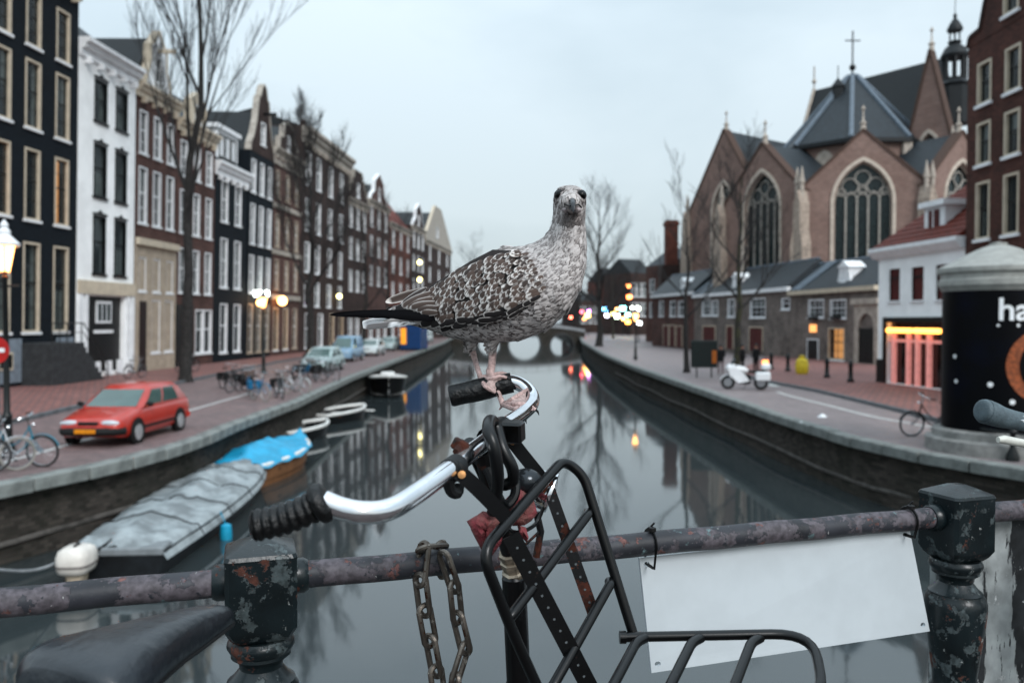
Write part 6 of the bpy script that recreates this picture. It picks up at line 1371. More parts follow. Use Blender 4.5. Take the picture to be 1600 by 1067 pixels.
for a0 in (.022, .978):
    p = bl(a0, .06) + O; s_ = (Vector((p.x, p.y, 0)) - RA).dot(RD); rc = rail_pt(s_, RZ)
    ring = [rc + Vector((0, 0, 1)) * (.0225 * math.cos(a)) + RN * (.0225 * math.sin(a)) for a in [2 * math.pi * k / 18 for k in range(18)]]
    ring = [r_ if r_.z > RZ - .016 else Vector((r_.x, r_.y, min(r_.z, p.z + .004) - .004)) for r_ in ring]
    q = MB(); q.tube([r_ - O for r_ in ring], .0032, 5, closed=True, flat=.4, up=(RD.x, RD.y, 0)); t1 = q.build('cable_tie', TIE, sp)
    q = MB(); M2 = Matrix.Translation(rc - O + Vector((0, 0, .022)) - RN * .006) @ Matrix.Rotation(math.atan2(RD.y, RD.x), 4, 'Z'); q.bbox(-.005, .005, -.006, .006, -.002, .006, .0012, M2); q.tube([rc - O + Vector((0, 0, .026)), rc - O + Vector((.006, -.004, .034))], .0016, 4); q.build('tie_head', TIE, t1)
# ------------------------------------------------------------------ chain over the railing
CH = peelmat('chain_metal', (.22, .20, .18), [((.12, .065, .04), 40, .55, .8), ((.45, .43, .40), 70, .6, .35)], rough=.35)
for n_ in CH.node_tree.nodes:
    if n_.type == 'BSDF_PRINCIPLED': n_.inputs['Metallic'].default_value = .75
cd = 1.205
cr_ = empty('steel_chain', D(680, 860, cd), 'rusty steel chain looped over the railing', 'chain'); O = Vector(cr_.location)
lk = MB(); hl, hw = .0205, .0098
pts = [Vector((hw * math.sin(a), 0, (hl if math.cos(a) > 0 else -hl) + hw * math.cos(a))) for a in [2 * math.pi * (k + .5) / 16 for k in range(16)]]
lk.tube(pts, .0043, 8, closed=True, up=(0, 1, 0)); lme = lk.data('link', CH)
def rdep(px): k = (px - 800) / FPX; t_ = (k * RA.y - RA.x) / (RD.x - k * RD.y); return (RA + RD * t_).y
dr = rdep(676)
top = [D(657, 905, dr - .030), D(658, 868, dr - .026), D(670, 850, dr - .008), D(686, 853, dr + .012), D(693, 872, dr + .030), D(694, 905, dr + .032)]
strA = [D(657, 905, dr - .030), D(662, 945, dr - .032), D(672, 1000, dr - .03), D(684, 1065, dr - .03), D(690, 1130, dr - .03)]
strB = [D(672, 868, dr - .030), D(690, 905, dr - .034), D(694, 950, dr - .036), D(699, 1000, dr - .034), D(713, 1060, dr - .03), D(716, 1130, dr - .03)]
strC = [D(694, 870, dr - .028), D(712, 925, dr - .03), D(716, 975, dr - .03), D(727, 1015, dr - .034), D(716, 1040, dr - .045), D(708, 1085, dr - .045), D(705, 1130, dr - .045)]
def lay(path, ph):
    path = smooth_path(path, 8); pitch = .0450; P = resample(path, pitch)
    for i, (a, b_) in enumerate(zip(P, P[1:])):
        o = link('link', lme, cr_); c_ = (a + b_) / 2 - O; z = (b_ - a).normalized(); tw = R(45 + 90 * ((i + ph) % 2) + random.uniform(-14, 14))
        x = Vector((0, 1, 0)).cross(z).normalized(); y = z.cross(x); M3 = Matrix((x, y, z)).transposed() @ Matrix.Rotation(tw, 3, 'Z'); o.location = c_; o.rotation_euler = M3.to_euler()
lay(strA, 0); lay(strC, 0); lay(top, 1)
# ------------------------------------------------------------------ the parked bicycle that carries the gull
BLK = peelmat('rack_black', (.010, .012, .014), [((.05, .055, .06), 60, .66, .5), ((.14, .055, .02), 40, .70, .85)], rough=.28, bump=.08)
RUST = peelmat('rusty_iron', (.020, .021, .024), [((.12, .045, .026), 26, .52, .9), ((.32, .12, .04), 60, .62, .85)], rough=.4)
RUST2 = peelmat('black_strut', (.016, .018, .02), [((.10, .045, .03), 26, .615, .9), ((.3, .12, .04), 60, .68, .85)], rough=.4)
GRIP = mat('grip_rubber', (.012, .014, .016), .45, var=.5, scale=30, bump=.25, bscale=120)
CHR = mat('bar_chrome', (.80, .81, .84), .09, metal=1, var=.05, scale=30, rvar=.05)
bk = empty('parked_bicycle', Vector((.0, 1.0, DECK)), 'black city bicycle with chrome handlebar and front carrier rack', 'bicycle'); O = Vector(bk.location)
def d_(px, py, dd): return D(px, py, dd) - O
barp = [(505, 783, .80), (533, 794, .80), (565, 800, .80), (603, 797, .815), (640, 778, .85), (700, 735, .93), (745, 700, 1.015), (790, 665, 1.12), (815, 647, 1.20), (829, 633, 1.25), (831, 619, 1.285), (820, 605, 1.30), (802, 597, 1.305), (780, 599, 1.305)]
q = MB(); q.tube(smooth_path([d_(*p) for p in barp], 5), .0113, 20); hb = q.build('handlebar', CHR, bk)
# left grip with ridges and flange
g0, g1 = d_(392, 822, .795), d_(512, 780, .80); ax = (g1 - g0); gl_ = ax.length; q = MB(); P = []; RR = []
for i in range(61):
    t_ = i / 60; P.append(g0 + ax * t_ + Vector((0, 0, -.004 * math.sin(math.pi * t_))))
    r_ = .0148 + .0012 * math.cos(t_ * 2 * math.pi * 9)
    if t_ < .06: r_ = .0155 * (.55 + .45 * math.sin(t_ / .06 * math.pi / 2))
    if t_ > .82: r_ = .0165 + .0042 * math.sin((t_ - .82) / .18 * math.pi)
    RR.append(r_)
q.tube(P, RR, 20); q.build('grip', GRIP, hb, ang=60)
g0, g1 = d_(703, 619, 1.30), d_(800, 597.5, 1.303); ax = g1 - g0; q = MB(); P = [g0 + ax * (i / 30) for i in range(31)]
q.tube(P, [.0172 * (.9 if i == 0 else 1) - .0012 * (i / 30) + .0012 * max(0, math.cos((i - 14) * .2)) for i in range(31)], 20); q.build('grip', GRIP, hb, ang=60)
# clamp block, collars, stem
q = MB(); c0, c1 = d_(762, 687, 1.055), d_(786, 668, 1.112); q.tube([c0, c1], .0158, 16); q.build('bar_clamp', BLK, bk)
q = MB(); bx = d_(797, 672, 1.085); M3 = Matrix.Translation(bx) @ (c1 - c0).to_track_quat('X', 'Z').to_matrix().to_4x4(); q.bbox(-.012, .012, -.018, .012, -.016, .012, .003, M3); q.build('clamp_block', BLK, bk)
q = MB(); q.lathe([(.0035, 0), (.0055, .001), (.005, .004), (.001, .005)], 10, Matrix.Translation(d_(782, 688, 1.05)) @ Matrix.Rotation(R(100), 4, 'X')); q.build('clamp_bolt', mat('brass', (.5, .25, .1), .4, metal=.8), bk)
st0 = d_(752, 705, 1.045); st1 = d_(803, 888, 1.12); ht0 = d_(803, 900, 1.12); ht1 = d_(812, 1100, 1.13)
q = MB(); q.tube([st0, st1], .0112, 16); q.build('stem', RUST2, bk)
q = MB(); dv = (st1 - st0).normalized(); M3 = Matrix.Translation(st1 - dv * .018) @ dv.to_track_quat('Z', 'X').to_matrix().to_4x4()
q.lathe([(.0125, -.012), (.0155, -.010), (.0155, -.004), (.0135, -.003), (.0135, .002), (.0165, .003), (.0165, .010), (.0145, .012), (.0145, .018), (.018, .020), (.018, .026)], 8, M3); q.build('headset_nut', mat('old_brass', (.26, .22, .17), .4, metal=.7, var=.4, scale=50), bk, smooth=False)
q = MB(); q.tube([ht0 - Vector((0, 0, -.004)), ht0 - Vector((0, 0, .002)), ht1], [.012, .0165, .0165], 18); q.build('head_tube', BLK, bk)
# carrier: U frame, rungs, platform
r_ = .0066
u_ = round_path([d_(850, 1095, 1.0), d_(800, 985, .985), d_(752, 862, .965), d_(880, 718, 1.14), d_(912, 742, 1.145), d_(990, 992, 1.11)], .028, 7)
q = MB(); q.tube(u_, r_ * 1.05, 14); rk = q.build('front_carrier', BLK, bk)
def rung(a, b_): 
    q = MB(); m_ = round_path([a, a.lerp(b_, .06) + Vector((0, -.004, 0)), a.lerp(b_, .93) + Vector((.006, -.002, .006)), b_], .02, 4); q.tube(m_, r_, 12); q.build('rung', BLK, rk)
rung(d_(793, 968, .984), d_(919, 800, 1.135)); rung(d_(858, 1080, 1.0), d_(952, 908, 1.12))
q = MB(); q.tube(round_path([d_(972, 995, 1.10), d_(1270, 989, 1.10), d_(1290, 1100, .97), d_(900, 1150, .97)], .055, 7), r_, 14); q.build('platform', BLK, rk)
for a, b_ in ((996, 950), (1083, 1040), (1176, 1142)):
    q = MB(); q.tube(round_path([d_(a + 12, 996, 1.098), d_(a - 2, 1003, 1.08), d_(b_, 1085, .98), d_(b_ - 12, 1120, .965)], .02, 4), r_, 12); q.build('platform_rung', BLK, rk)
q = MB(); e0 = d_(968, 995, 1.10); e1 = d_(978, 995, 1.10); q.tube([e0, e1], .0085, 12); q.build('end_cap', BLK, rk)
def holed_strip(pts, w_, m_, name, parent):
    pts = [Vector(p) for p in pts]; q = MB(); vd = pts[0] + O - CAMP
    up = (pts[-1] - pts[0]).cross(vd).normalized(); q.strip(pts, w_, .0028, up=up); o = q.build(name, m_, parent, smooth=False)
    fn = (pts[-1] - pts[0]).normalized().cross(up); fn = fn if fn.dot(vd) < 0 else -fn
    n = int((pts[-1] - pts[0]).length / .017)
    for i in range(1, n):
        p = pts[0].lerp(pts[-1], i / n); h = MB(); c_ = p + fn * .0017
        h.add([c_ + (up * math.cos(a) + (pts[-1] - pts[0]).normalized() * math.sin(a)) * .0017 for a in [2 * math.pi * k / 8 for k in range(8)]], [tuple(range(8))]); h.build('hole', mat('hole_pale', (.20, .22, .23), .7), o, smooth=False)
    return o
holed_strip([d_(850, 742, 1.125), d_(928, 960, 1.118)], .0165, RUST, 'strut', rk)
holed_strip([d_(798, 836, 1.005), d_(930, 1090, 1.05)], .0225, RUST2, 'strut', rk)
# two flat straps from the bar to the carrier
for pts, nm in (([(703, 727, .945), (712, 733, .93), (745, 762, .945), (790, 808, .985)], 0), ([(783, 668, 1.10), (795, 682, 1.095), (815, 708, 1.11), (845, 745, 1.125)], 1)):
    P = [d_(*p) for p in pts]; q = MB(); vd = P[0] + O - CAMP; up = (P[-1] - P[0]).cross(vd).normalized(); q.strip(smooth_path(P, 4), .0178, .003, up=up); s2 = q.build('strap', mat('strap_black', (.018, .021, .024), .5), rk, ang=50)
    fc = -(vd.normalized()) * .003; q = MB(); q.lathe([(.001, .006), (.0045, .0055), (.005, .001), (.005, 0)], 10, Matrix.Translation(P[1].lerp(P[2], .28) + fc) @ (-vd).to_track_quat('Z', 'Y').to_matrix().to_4x4()); q.build('rivet', MATS['brass'], s2)
bc_ = d_(708, 732, .943); bd = (d_(745, 700, 1.015) - d_(700, 735, .93)).normalized()
q = MB(); q.tube([bc_ - bd * .0115, bc_ + bd * .0115], .0142, 18); q.build('bar_collar', MATS['strap_black'], rk)
q = MB(); q.tube(smooth_path([d_(700, 748, .935), d_(704, 765, .94), d_(714, 770, .945), d_(716, 757, .95)], 4), .007, 10); q.build('collar_tail', MATS['strap_black'], rk)
# gear lever / bracket on the bar
q = MB(); q.bbox(-.010, .010, -.006, .006, -.006, .008, .002, Matrix.Translation(d_(718, 697, .985)) @ Matrix.Rotation(.5, 4, 'Y')); q.tube([d_(712, 706, .97), d_(722, 690, .99)], .004, 8); q.tube([d_(724, 704, .99), d_(736, 722, 1.0)], .0026, 8); q.build('lever_bracket', RUST, bk)
# thick cable lock wound round the stem
LOCK = mat('lock_cable', (.014, .017, .020), .33, var=.3)
q = MB(); q.tube(smooth_path([d_(*p) for p in ((770, 800, 1.03), (778, 750, 1.0), (772, 700, .99), (763, 672, 1.0), (766, 657, 1.03), (775, 665, 1.045), (785, 700, 1.03), (800, 730, 1.03), (801, 750, 1.04), (785, 757, 1.05), (768, 745, 1.06), (752, 722, 1.055), (738, 705, 1.05), (733, 690, 1.04))], 6), .0078, 12); q.build('cable_lock', LOCK, bk)
q = MB(); q.tube(smooth_path([d_(*p) for p in ((735, 688, 1.06), (742, 705, 1.06), (765, 740, 1.045), (778, 775, 1.04), (790, 790, 1.05), (805, 770, 1.06), (800, 735, 1.07), (785, 700, 1.07))], 6), .0065, 10); q.build('cable_lock', LOCK, bk)
q = MB(); q.tube(smooth_path([d_(*p) for p in ((728, 700, 1.05), (748, 740, 1.06), (770, 790, 1.06), (800, 830, 1.07), (835, 820, 1.12), (850, 790, 1.13))], 6), .0028, 8); q.build('brake_cable', LOCK, bk)
# headlamp
hl_ = d_(848, 764, 1.15); dirl = Vector((.80, -.1, -.28)).normalized(); M3 = Matrix.Translation(hl_) @ dirl.to_track_quat('Z', 'X').to_matrix().to_4x4()
q = MB(); q.lathe([(.004, -.034), (.016, -.030), (.0235, -.018), (.027, .0), (.0275, .008)], 24, M3); hlo = q.build('headlamp', CHR, bk)
q = MB(); q.lathe([(.0285, .007), (.0295, .010), (.0285, .014), (.025, .015)], 24, M3); q.build('lamp_rim', CHR, hlo)
q = MB(); q.lathe([(.026, .012), (.016, .017), (.002, .019)], 20, M3); q.build('lens', mat('lens', (.5, .53, .55), .05), hlo)
q = MB(); q.tube([d_(838, 800, 1.14), d_(845, 830, 1.14), d_(838, 870, 1.14)], .005, 8); q.tube([d_(848, 825, 1.14), d_(822, 850, 1.13)], .0022, 6); q.build('lamp_bracket', RUST, hlo)
q = MB(); q.ball(d_(822, 752, 1.10), .022, .018, .018, n=12, m=8); q.build('bell', mat('bell_dark', (.03, .035, .04), .15, metal=.6), bk)
# crumpled pink cloth tucked behind the carrier
PINK = mat('pink_cloth', (.36, .105, .125), .9, var=.35, scale=28, col2=(.30, .16, .15), bump=.5, bscale=90)
def cloth(poly, dep, thick, name):
    c_ = Vector((sum(p[0] for p in poly) / len(poly), sum(p[1] for p in poly) / len(poly))); q = MB(); n = len(poly); rings = []
    for k, (s_, off) in enumerate(((1, 0), (.93, -.004), (.72, -.010), (.4, -.015), (.05, -.013))):
        rings.append([d_(c_.x + (x - c_.x) * s_ + 2 * math.sin(i * 2.1 + k), c_.y + (y - c_.y) * s_ + 2 * math.cos(i * 1.7 + k), dep + off * thick + .0035 * math.sin(i * 2.6) * (k > 0)) for i, (x, y) in enumerate(poly)])
    back = [d_(c_.x + (x - c_.x) * .6, c_.y + (y - c_.y) * .6, dep + .012) for x, y in poly]
    q.loft([back] + rings); return q.build(name, PINK, bk, ang=65)
cloth([(729, 812), (742, 806), (756, 800), (768, 800), (782, 810), (789, 830), (783, 850), (768, 866), (754, 858), (742, 842), (734, 826)], 1.045, 1.2, 'pink_cloth')
cloth([(782, 786), (796, 772), (815, 766), (833, 776), (838, 800), (832, 815), (818, 822), (800, 820), (788, 806)], 1.085, 1.2, 'pink_cloth')
cloth([(808, 818), (820, 824), (828, 842), (822, 846), (810, 834)], 1.08, .7, 'pink_cloth')
# saddle (rider side), seat post, frame, wheels below the picture
sad = [(352, 954, 1.0, .010, .014), (343, 949, .985, .019, .020), (318, 953, .957, .026, .026), (285, 963, .925, .032, .032), (245, 975, .89, .042, .036), (200, 990, .855, .056, .040), (160, 1004, .825, .068, .044), (120, 1022, .80, .076, .046), (92, 1040, .785, .070, .045), (78, 1056, .776, .045, .036)]
q = MB(); P = [d_(a, b_, c_) for a, b_, c_, _, _ in sad]; rs = []
for i, p in enumerate(P):
    t_ = (P[min(i + 1, len(P) - 1)] - P[max(i - 1, 0)]).normalized(); side = t_.cross(Vector((0, 0, 1))).normalized(); w_, h_ = sad[i][3], sad[i][4]
    rs.append([p + side * (w_ * x) + Vector((0, 0, h_ * z)) for x, z in ((-1, -1.25), (-1.05, -.7), (-.98, -.15), (-.75, .12), (-.4, .18), (0, .14), (.4, .18), (.75, .12), (.98, -.15), (1.05, -.7), (1, -1.25), (.5, -1.0), (0, -.9), (-.5, -1.0))])
cols_ = [smooth_path([r[j] for r in rs], 5) for j in range(len(rs[0]))]; rs2 = [[c[i] for c in cols_] for i in range(len(cols_[0]))]
rs2 = [[r[j] * .5 + (r[j - 1] + r[(j + 1) % len(r)]) * .25 for j in range(len(r))] for r in rs2]
rs2 = [[p_ for j in range(len(r)) for p_ in (r[j], (r[j] + r[(j + 1) % len(r)]) * .5)] for r in rs2]
for _ in range(2): rs2 = [[r[j] * .5 + (r[j - 1] + r[(j + 1) % len(r)]) * .25 for j in range(len(r))] for r in rs2]
q.loft(rs2); sd_ = q.build('saddle', mat('saddle_leather', (.04, .05, .062), .30, spec=.6, coat=.0, var=.25, scale=10, bump=.12, bscale=55), bk, ang=60)
pp_ = [r[20] for r in rs2]; q = MB(); q.tube(pp_, .0032, 8); q.build('piping', MATS['strap_black'], sd_)
pp_ = [r[0] for r in rs2]; q = MB(); q.tube(pp_, .0032, 8); q.build('piping', MATS['strap_black'], sd_)
sp0 = P[6] + Vector((0, 0, -.03)); bbk = Vector((-.30, -.05, .30)); spb = sp0.lerp(bbk, .35)
q = MB(); q.tube([sp0, spb], .013, 12); q.build('seat_post', MATS['steel'], bk)
q = MB(); q.tube([spb, bbk], .016, 12); q.tube(smooth_path([ht1 - Vector((0, 0, -.03)), ht1.lerp(bbk, .5) - Vector((0, 0, .14)), bbk], 6), .018, 12); rh = Vector((-.66, -.42, .345))
for s_ in (-1, 1):
    sv = Vector((.62, -.78, 0)).normalized() * .05 * s_; q.tube([bbk, rh + sv], .010, 8); q.tube([spb, rh + sv], .009, 8)
q.build('frame', BLK, bk)
def fwheel(c_, dirv, nm):
    n = 36; u = Vector((dirv.x, dirv.y, 0)).normalized(); q = MB(); up = u.cross(Vector((0, 0, 1)))
    q.tube([c_ + u * .325 * math.cos(2 * math.pi * k / n) + Vector((0, 0, .325 * math.sin(2 * math.pi * k / n))) for k in range(n)], .02, 8, closed=True, up=up); w_ = q.build('wheel', MATS['rubber'], bk)
    q = MB(); q.tube([c_ + u * .298 * math.cos(2 * math.pi * k / n) + Vector((0, 0, .298 * math.sin(2 * math.pi * k / n))) for k in range(n)], .012, 6, closed=True, up=up); q.build('rim', MATS['steel'], w_)
    q = MB()
    for k in range(28): a = 2 * math.pi * k / 28; q.tube([c_ + up * .03 * (-1) ** k, c_ + u * .295 * math.cos(a) + Vector((0, 0, .295 * math.sin(a)))], .0012, 3)
    q.build('spokes', MATS['steel'], w_)
fh = Vector((.15, .10, .345)); fwheel(fh, Vector((.95, -.25, 0)), 'front'); fwheel(rh, Vector((.62, .55, 0)), 'rear')
q = MB()
for s_ in (-1, 1): sv = Vector((.25, .95, 0)).normalized() * .05 * s_; q.tube([ht1 + sv * .7, ht1.lerp(fh, .4) + sv - Vector((.03, 0, 0)), fh + sv], .011, 8)
q.tube([ht1 + Vector((.0125, .0475, 0)) * .8, ht1 - Vector((.0125, .0475, 0)) * .8], .013, 8); q.build('fork', BLK, bk)
q = MB(); q.tube([bbk + Vector((.1, -.12, -.1)), bbk, bbk - Vector((.1, -.12, -.1))], .01, 8); q.build('crank', MATS['steel'], bk)
q = MB(); q.tube([rh + Vector((.0, .06, -.05)), Vector((-.60, -.22, .005))], .009, 8); q.build('kickstand', MATS['steel'], bk)
# ------------------------------------------------------------------ second bicycle on the right: grey grip and brake lever enter the picture
mat('grip_grey', (.16, .20, .22), .6, var=.15, scale=60, bump=.15, bscale=300)
pe = D(1531, 641, 1.42); barz = pe.z - DECK - .009; rz2 = math.atan2(RD.y, RD.x) + math.pi
hbv = Vector((.86, 0, .66)); axv = (Vector((.80, 0, barz - .2)) - hbv).normalized(); tip = hbv + Matrix.Rotation(R(84), 3, axv) @ (Vector((.75, -.305, barz + .009)) - hbv)
off = Matrix.Rotation(rz2, 3, 'Z') @ tip
bicycle((pe.x - off.x, pe.y - off.y, DECK + pe.z - DECK - off.z), rz2, 'dark bicycle with grey rubber grip and pale brake lever by the right post', 'black_paint', barz=barz, grip='grip_grey', flatbar=True, steer=R(84))
# ================================================================== THE GULL
GD = 1.30; SLOPE = .00052; GU0 = 850.0
def gdep(px): return GD + SLOPE * (GU0 - px)
MPX = GD / FPX
def gpt(px, py, w): return D(px, py, gdep(px) - w * MPX)      # w: pixels towards the camera
foot = D(806, 618, 1.30)
gull = empty('gull', Vector((foot.x, foot.y, foot.z)), 'speckled brown young gull perched on the chrome handlebar looking at the camera', 'bird'); O = Vector(gull.location)
def g_(px, py, w): return gpt(px, py, w) - O
def ring(cx, cy, ang, hv, hw, w0=0, n=28, sq=2.2):
    """section across a spine heading 'ang' degrees (0 = right, 90 = up); hv half size in the picture plane, hw half size in depth"""
    ux, uy = -math.sin(R(ang)), -math.cos(R(ang)); out = []
    for k in range(n):
        a = 2 * math.pi * k / n; c_, s_ = math.cos(a), math.sin(a)
        c2 = math.copysign(abs(c_) ** (2 / sq), c_); s2 = math.copysign(abs(s_) ** (2 / sq), s_)
        out.append(g_(cx + ux * hv * c2, cy + uy * hv * c2, w0 + hw * s2))
    return out
body = [(612, 489, 0, 8, 9, 0), (640, 489, 2, 17, 16, 0), (668, 487, 5, 27, 26, 0), (695, 483, 6, 42, 40, 0), (725, 478, 7, 55, 54, 0), (760, 470, 9, 66, 66, 0), (795, 461, 15, 72, 74, 2), (825, 449, 27, 72, 74, 4),
        (848, 434, 42, 64, 66, 5), (864, 416, 55, 54, 54, 6), (876, 397, 66, 43, 43, 7), (883, 379, 76, 34, 36, 8), (887, 362, 84, 28, 31, 9), (888.5, 347, 88, 25, 29, 10), (889.5, 333, 90, 24.5, 29, 11), (890, 320, 90, 25, 30, 11), (890.5, 309, 90, 25, 29, 10), (890.5, 300, 90, 22, 25, 8), (890.5, 294, 90, 16.5, 18, 7), (890.5, 290.5, 90, 8, 9, 6)]
q = MB(); q.loft([ring(*b_) for b_ in body])
# face: brow and muzzle run forward to the bill base; thighs
q.ball(g_(892, 316, 30), 18 * MPX, 24 * MPX, 15 * MPX, n=16, m=10)
q.ball(g_(893, 322, 42), 11 * MPX, 16 * MPX, 12 * MPX, n=14, m=10)
for ex in (-13, 13): q.ball(g_(890.5 + ex, 306, 21), 9 * MPX, 12 * MPX, 8 * MPX, n=12, m=8)
for px, w_ in ((738, -20), (771, 14)):
    q.loft([[g_(px + dx + r_ * math.cos(a), yy + 0, w_ + r_ * math.sin(a)) for a in [2 * math.pi * k / 12 for k in range(12)]] for dx, yy, r_ in ((4, 500, 22), (2, 522, 14), (0, 538, 7.5), (-1, 550, 4.5))])
tmp = q.build('tmp', MATS['white'], gull)
rm = tmp.modifiers.new('r', 'REMESH'); rm.mode = 'VOXEL'; rm.voxel_size = .0022; sm = tmp.modifiers.new('s', 'SMOOTH'); sm.factor = .5; sm.iterations = 6
bpy.context.view_layer.update(); bme = bpy.data.meshes.new_from_object(tmp.evaluated_get(bpy.context.evaluated_depsgraph_get())); bpy.data.objects.remove(tmp)
bme.name = 'body'; bme.materials.clear(); bme.materials.append(mat('down', (.36, .33, .32), .9, var=.35, scale=140, detail=6)); bme.polygons.foreach_set('use_smooth', [True] * len(bme.polygons))
link('body', bme, gull)
bvh = BVHTree.FromPolygons([v.co.copy() for v in bme.vertices], [tuple(p.vertices) for p in bme.polygons])
FEA = vcolmat('plumage', .75, .25); FEB = vcolmat('plumage_black', .85, .06)
def to_px(p):
    q_ = p + O - CAMP; f_ = q_.dot(FWD); return 800 + q_.x / f_ * FPX, 533.5 - q_.dot(UPV) / f_ * FPX
# --- feather card: tip at +x, root at 0, lying in xy, curved in z
def feather_geo(ln, wd, curl=.12, n=5, tipw=.55, camber=.18):
    pr = [(0, .35), (.3, .85), (.6, 1.0), (.85, .82), (.97, .42), (1.03, .06)]; v = []; f = []
    for i, (t_, w_) in enumerate(pr):
        for u in (-1, -.45, 0, .45, 1): v.append(Vector((t_ * ln, u * w_ * wd / 2, -curl * ln * t_ * t_ + camber * wd * (1 - u * u) * w_ * .6)))
    for i in range(len(pr) - 1):
        for j in range(4): a = i * 5 + j; f.append((a, a + 1, a + 6, a + 5))
    return v, f, pr
def frame(nrm_, dr_):
    x = (dr_ - nrm_ * dr_.dot(nrm_)).normalized(); y = nrm_.cross(x); return Matrix((x, y, nrm_)).transposed()
rg = random.Random(4)
def lerp3(a, b_, t_): return tuple(a[i] * (1 - t_) + b_[i] * t_ for i in range(3))
UH = (-1, -.72, -.4, 0, .4, .72, 1)
def feather_hi(ln, wd, curl=.07, camber=.16, long=False):
    pr = [(0, .35), (.18, .7), (.36, .92), (.52, 1.0), (.66, .98), (.78, .9), (.88, .74), (.96, .45), (1.01, .1)] if not long else [(0, .5), (.2, .8), (.45, 1), (.62, .98), (.75, .9), (.85, .76), (.93, .55), (.98, .3), (1.0, .08)]
    v = []; f = []; n = len(UH)
    for t_, w_ in pr:
        for u in UH: v.append(Vector((t_ * ln, u * w_ * wd / 2, -curl * ln * t_ * t_ + camber * wd * (1 - u * u) * w_ * .6)))
    for i in range(len(pr) - 1):
        for j in range(n - 1): a = i * n + j; f.append((a, a + 1, a + n + 1, a + n))
    return v, f, pr
# --- small body feathers as one dense coat
PALE = (.54, .50, .485); DARK = (.038, .028, .027); MID = (.30, .265, .255)
coat = MB(); tri_area = []
polys = bme.polygons; tot = 0.0; cum = []
for p in polys: tot += p.area; cum.append(tot)
import bisect
def fdir(px, py):
    """lie of the feathers in the picture plane: from the head down the neck and back along the body"""
    if py < 350: return Vector((-.15, 0, -1))
    if px > 800:
        t_ = max(0, min(1, (py - 350) / 130)); l_ = max(0, min(1, (px - 800) / 90))
        return Vector((-.25 - .75 * t_ * 1.0 - (1 - l_) * .7, 0, -1 + .62 * t_))
    return Vector((-1, 0, -.22))
NF = 21000; placed = []
for k in range(NF):
    i = bisect.bisect(cum, rg.random() * tot); p = polys[min(i, len(polys) - 1)]; c_ = p.center + Vector((rg.uniform(-1, 1), rg.uniform(-1, 1), rg.uniform(-1, 1))) * .0012
    h = bvh.find_nearest(c_)
    if h[0] is None: continue
    px, py = to_px(h[0]); placed.append((h[0], h[1], px, py))
placed.sort(key=lambda a: (a[2] - 2.0 * (a[3] - 400) * (a[2] > 780)))      # tail first, head last so that roots are covered
EYES = [g_(874.5, 304.5, 26), g_(908, 305, 26)]
for pos, nr, px, py in placed:
    if py < 352: ln, wd = rg.uniform(.0045, .0068), rg.uniform(.0024, .0036)
    elif px > 800 and py < 440: ln, wd = rg.uniform(.0065, .0095), rg.uniform(.0034, .0048)
    else: ln, wd = rg.uniform(.0085, .013), rg.uniform(.0048, .007)
    if py > 549: continue
    de = min((pos - e).length for e in EYES)
    if de < .0104: continue
    if (pos - g_(893, 322, 50)).length < .012 and nr.y < -.2: continue
    d3 = fdir(px, py) + Vector((rg.uniform(-.25, .25), rg.uniform(-.25, .25), rg.uniform(-.2, .2)))
    nn = (nr + Vector((rg.uniform(-.18, .18), rg.uniform(-.18, .18), rg.uniform(-.18, .18)))).normalized()
    F_ = frame(nn, d3); v, f, pr = feather_geo(ln, wd, curl=.10)
    nz_ = noise.noise(pos * 130) ; b_ = rg.random()
    dk = min(1, max(0, (.50 + .9 * nz_ - b_) * 5 + .5)) * rg.uniform(.75, 1)
    if py < 352:
        dk *= .45 + .3 * (py > 318)
        if de < .0165: dk = max(dk, min(1, (.0168 - de) / .005)); 
        chin = (pos - g_(893, 345, 40)).length
        if chin < .024: dk = max(dk, min(.92, (.026 - chin) / .011))
        if (pos - g_(892, 303, 40)).length < .014: dk *= .3
    elif py > 470: dk = min(1, dk * 1.1)
    elif px > 800 and py < 470: dk *= .85
    pale = lerp3(PALE, MID, rg.random() * .35); dark = lerp3(DARK, MID, rg.random() * .3)
    if py < 352: pale = lerp3(pale, (.5, .47, .46), .4)
    cols = []
    for (t_, w_) in pr:
        for u in (-1, -.45, 0, .45, 1):
            if py < 352 and de < .0175 or (py > 325 and py < 352 and dk > .6): m_ = dk
            else: m_ = dk * (1 if (abs(u) < .6 and .25 < t_ < .93) else .12)
            cols.append(lerp3(pale, dark, m_))
    coat.add([F_ @ q_ + pos + nr * .0006 for q_ in v], f, cols)
cm = coat.data('body_feathers', FEA, True, 60); co = link('body_feathers', cm, gull); co['kind'] = 'stuff'
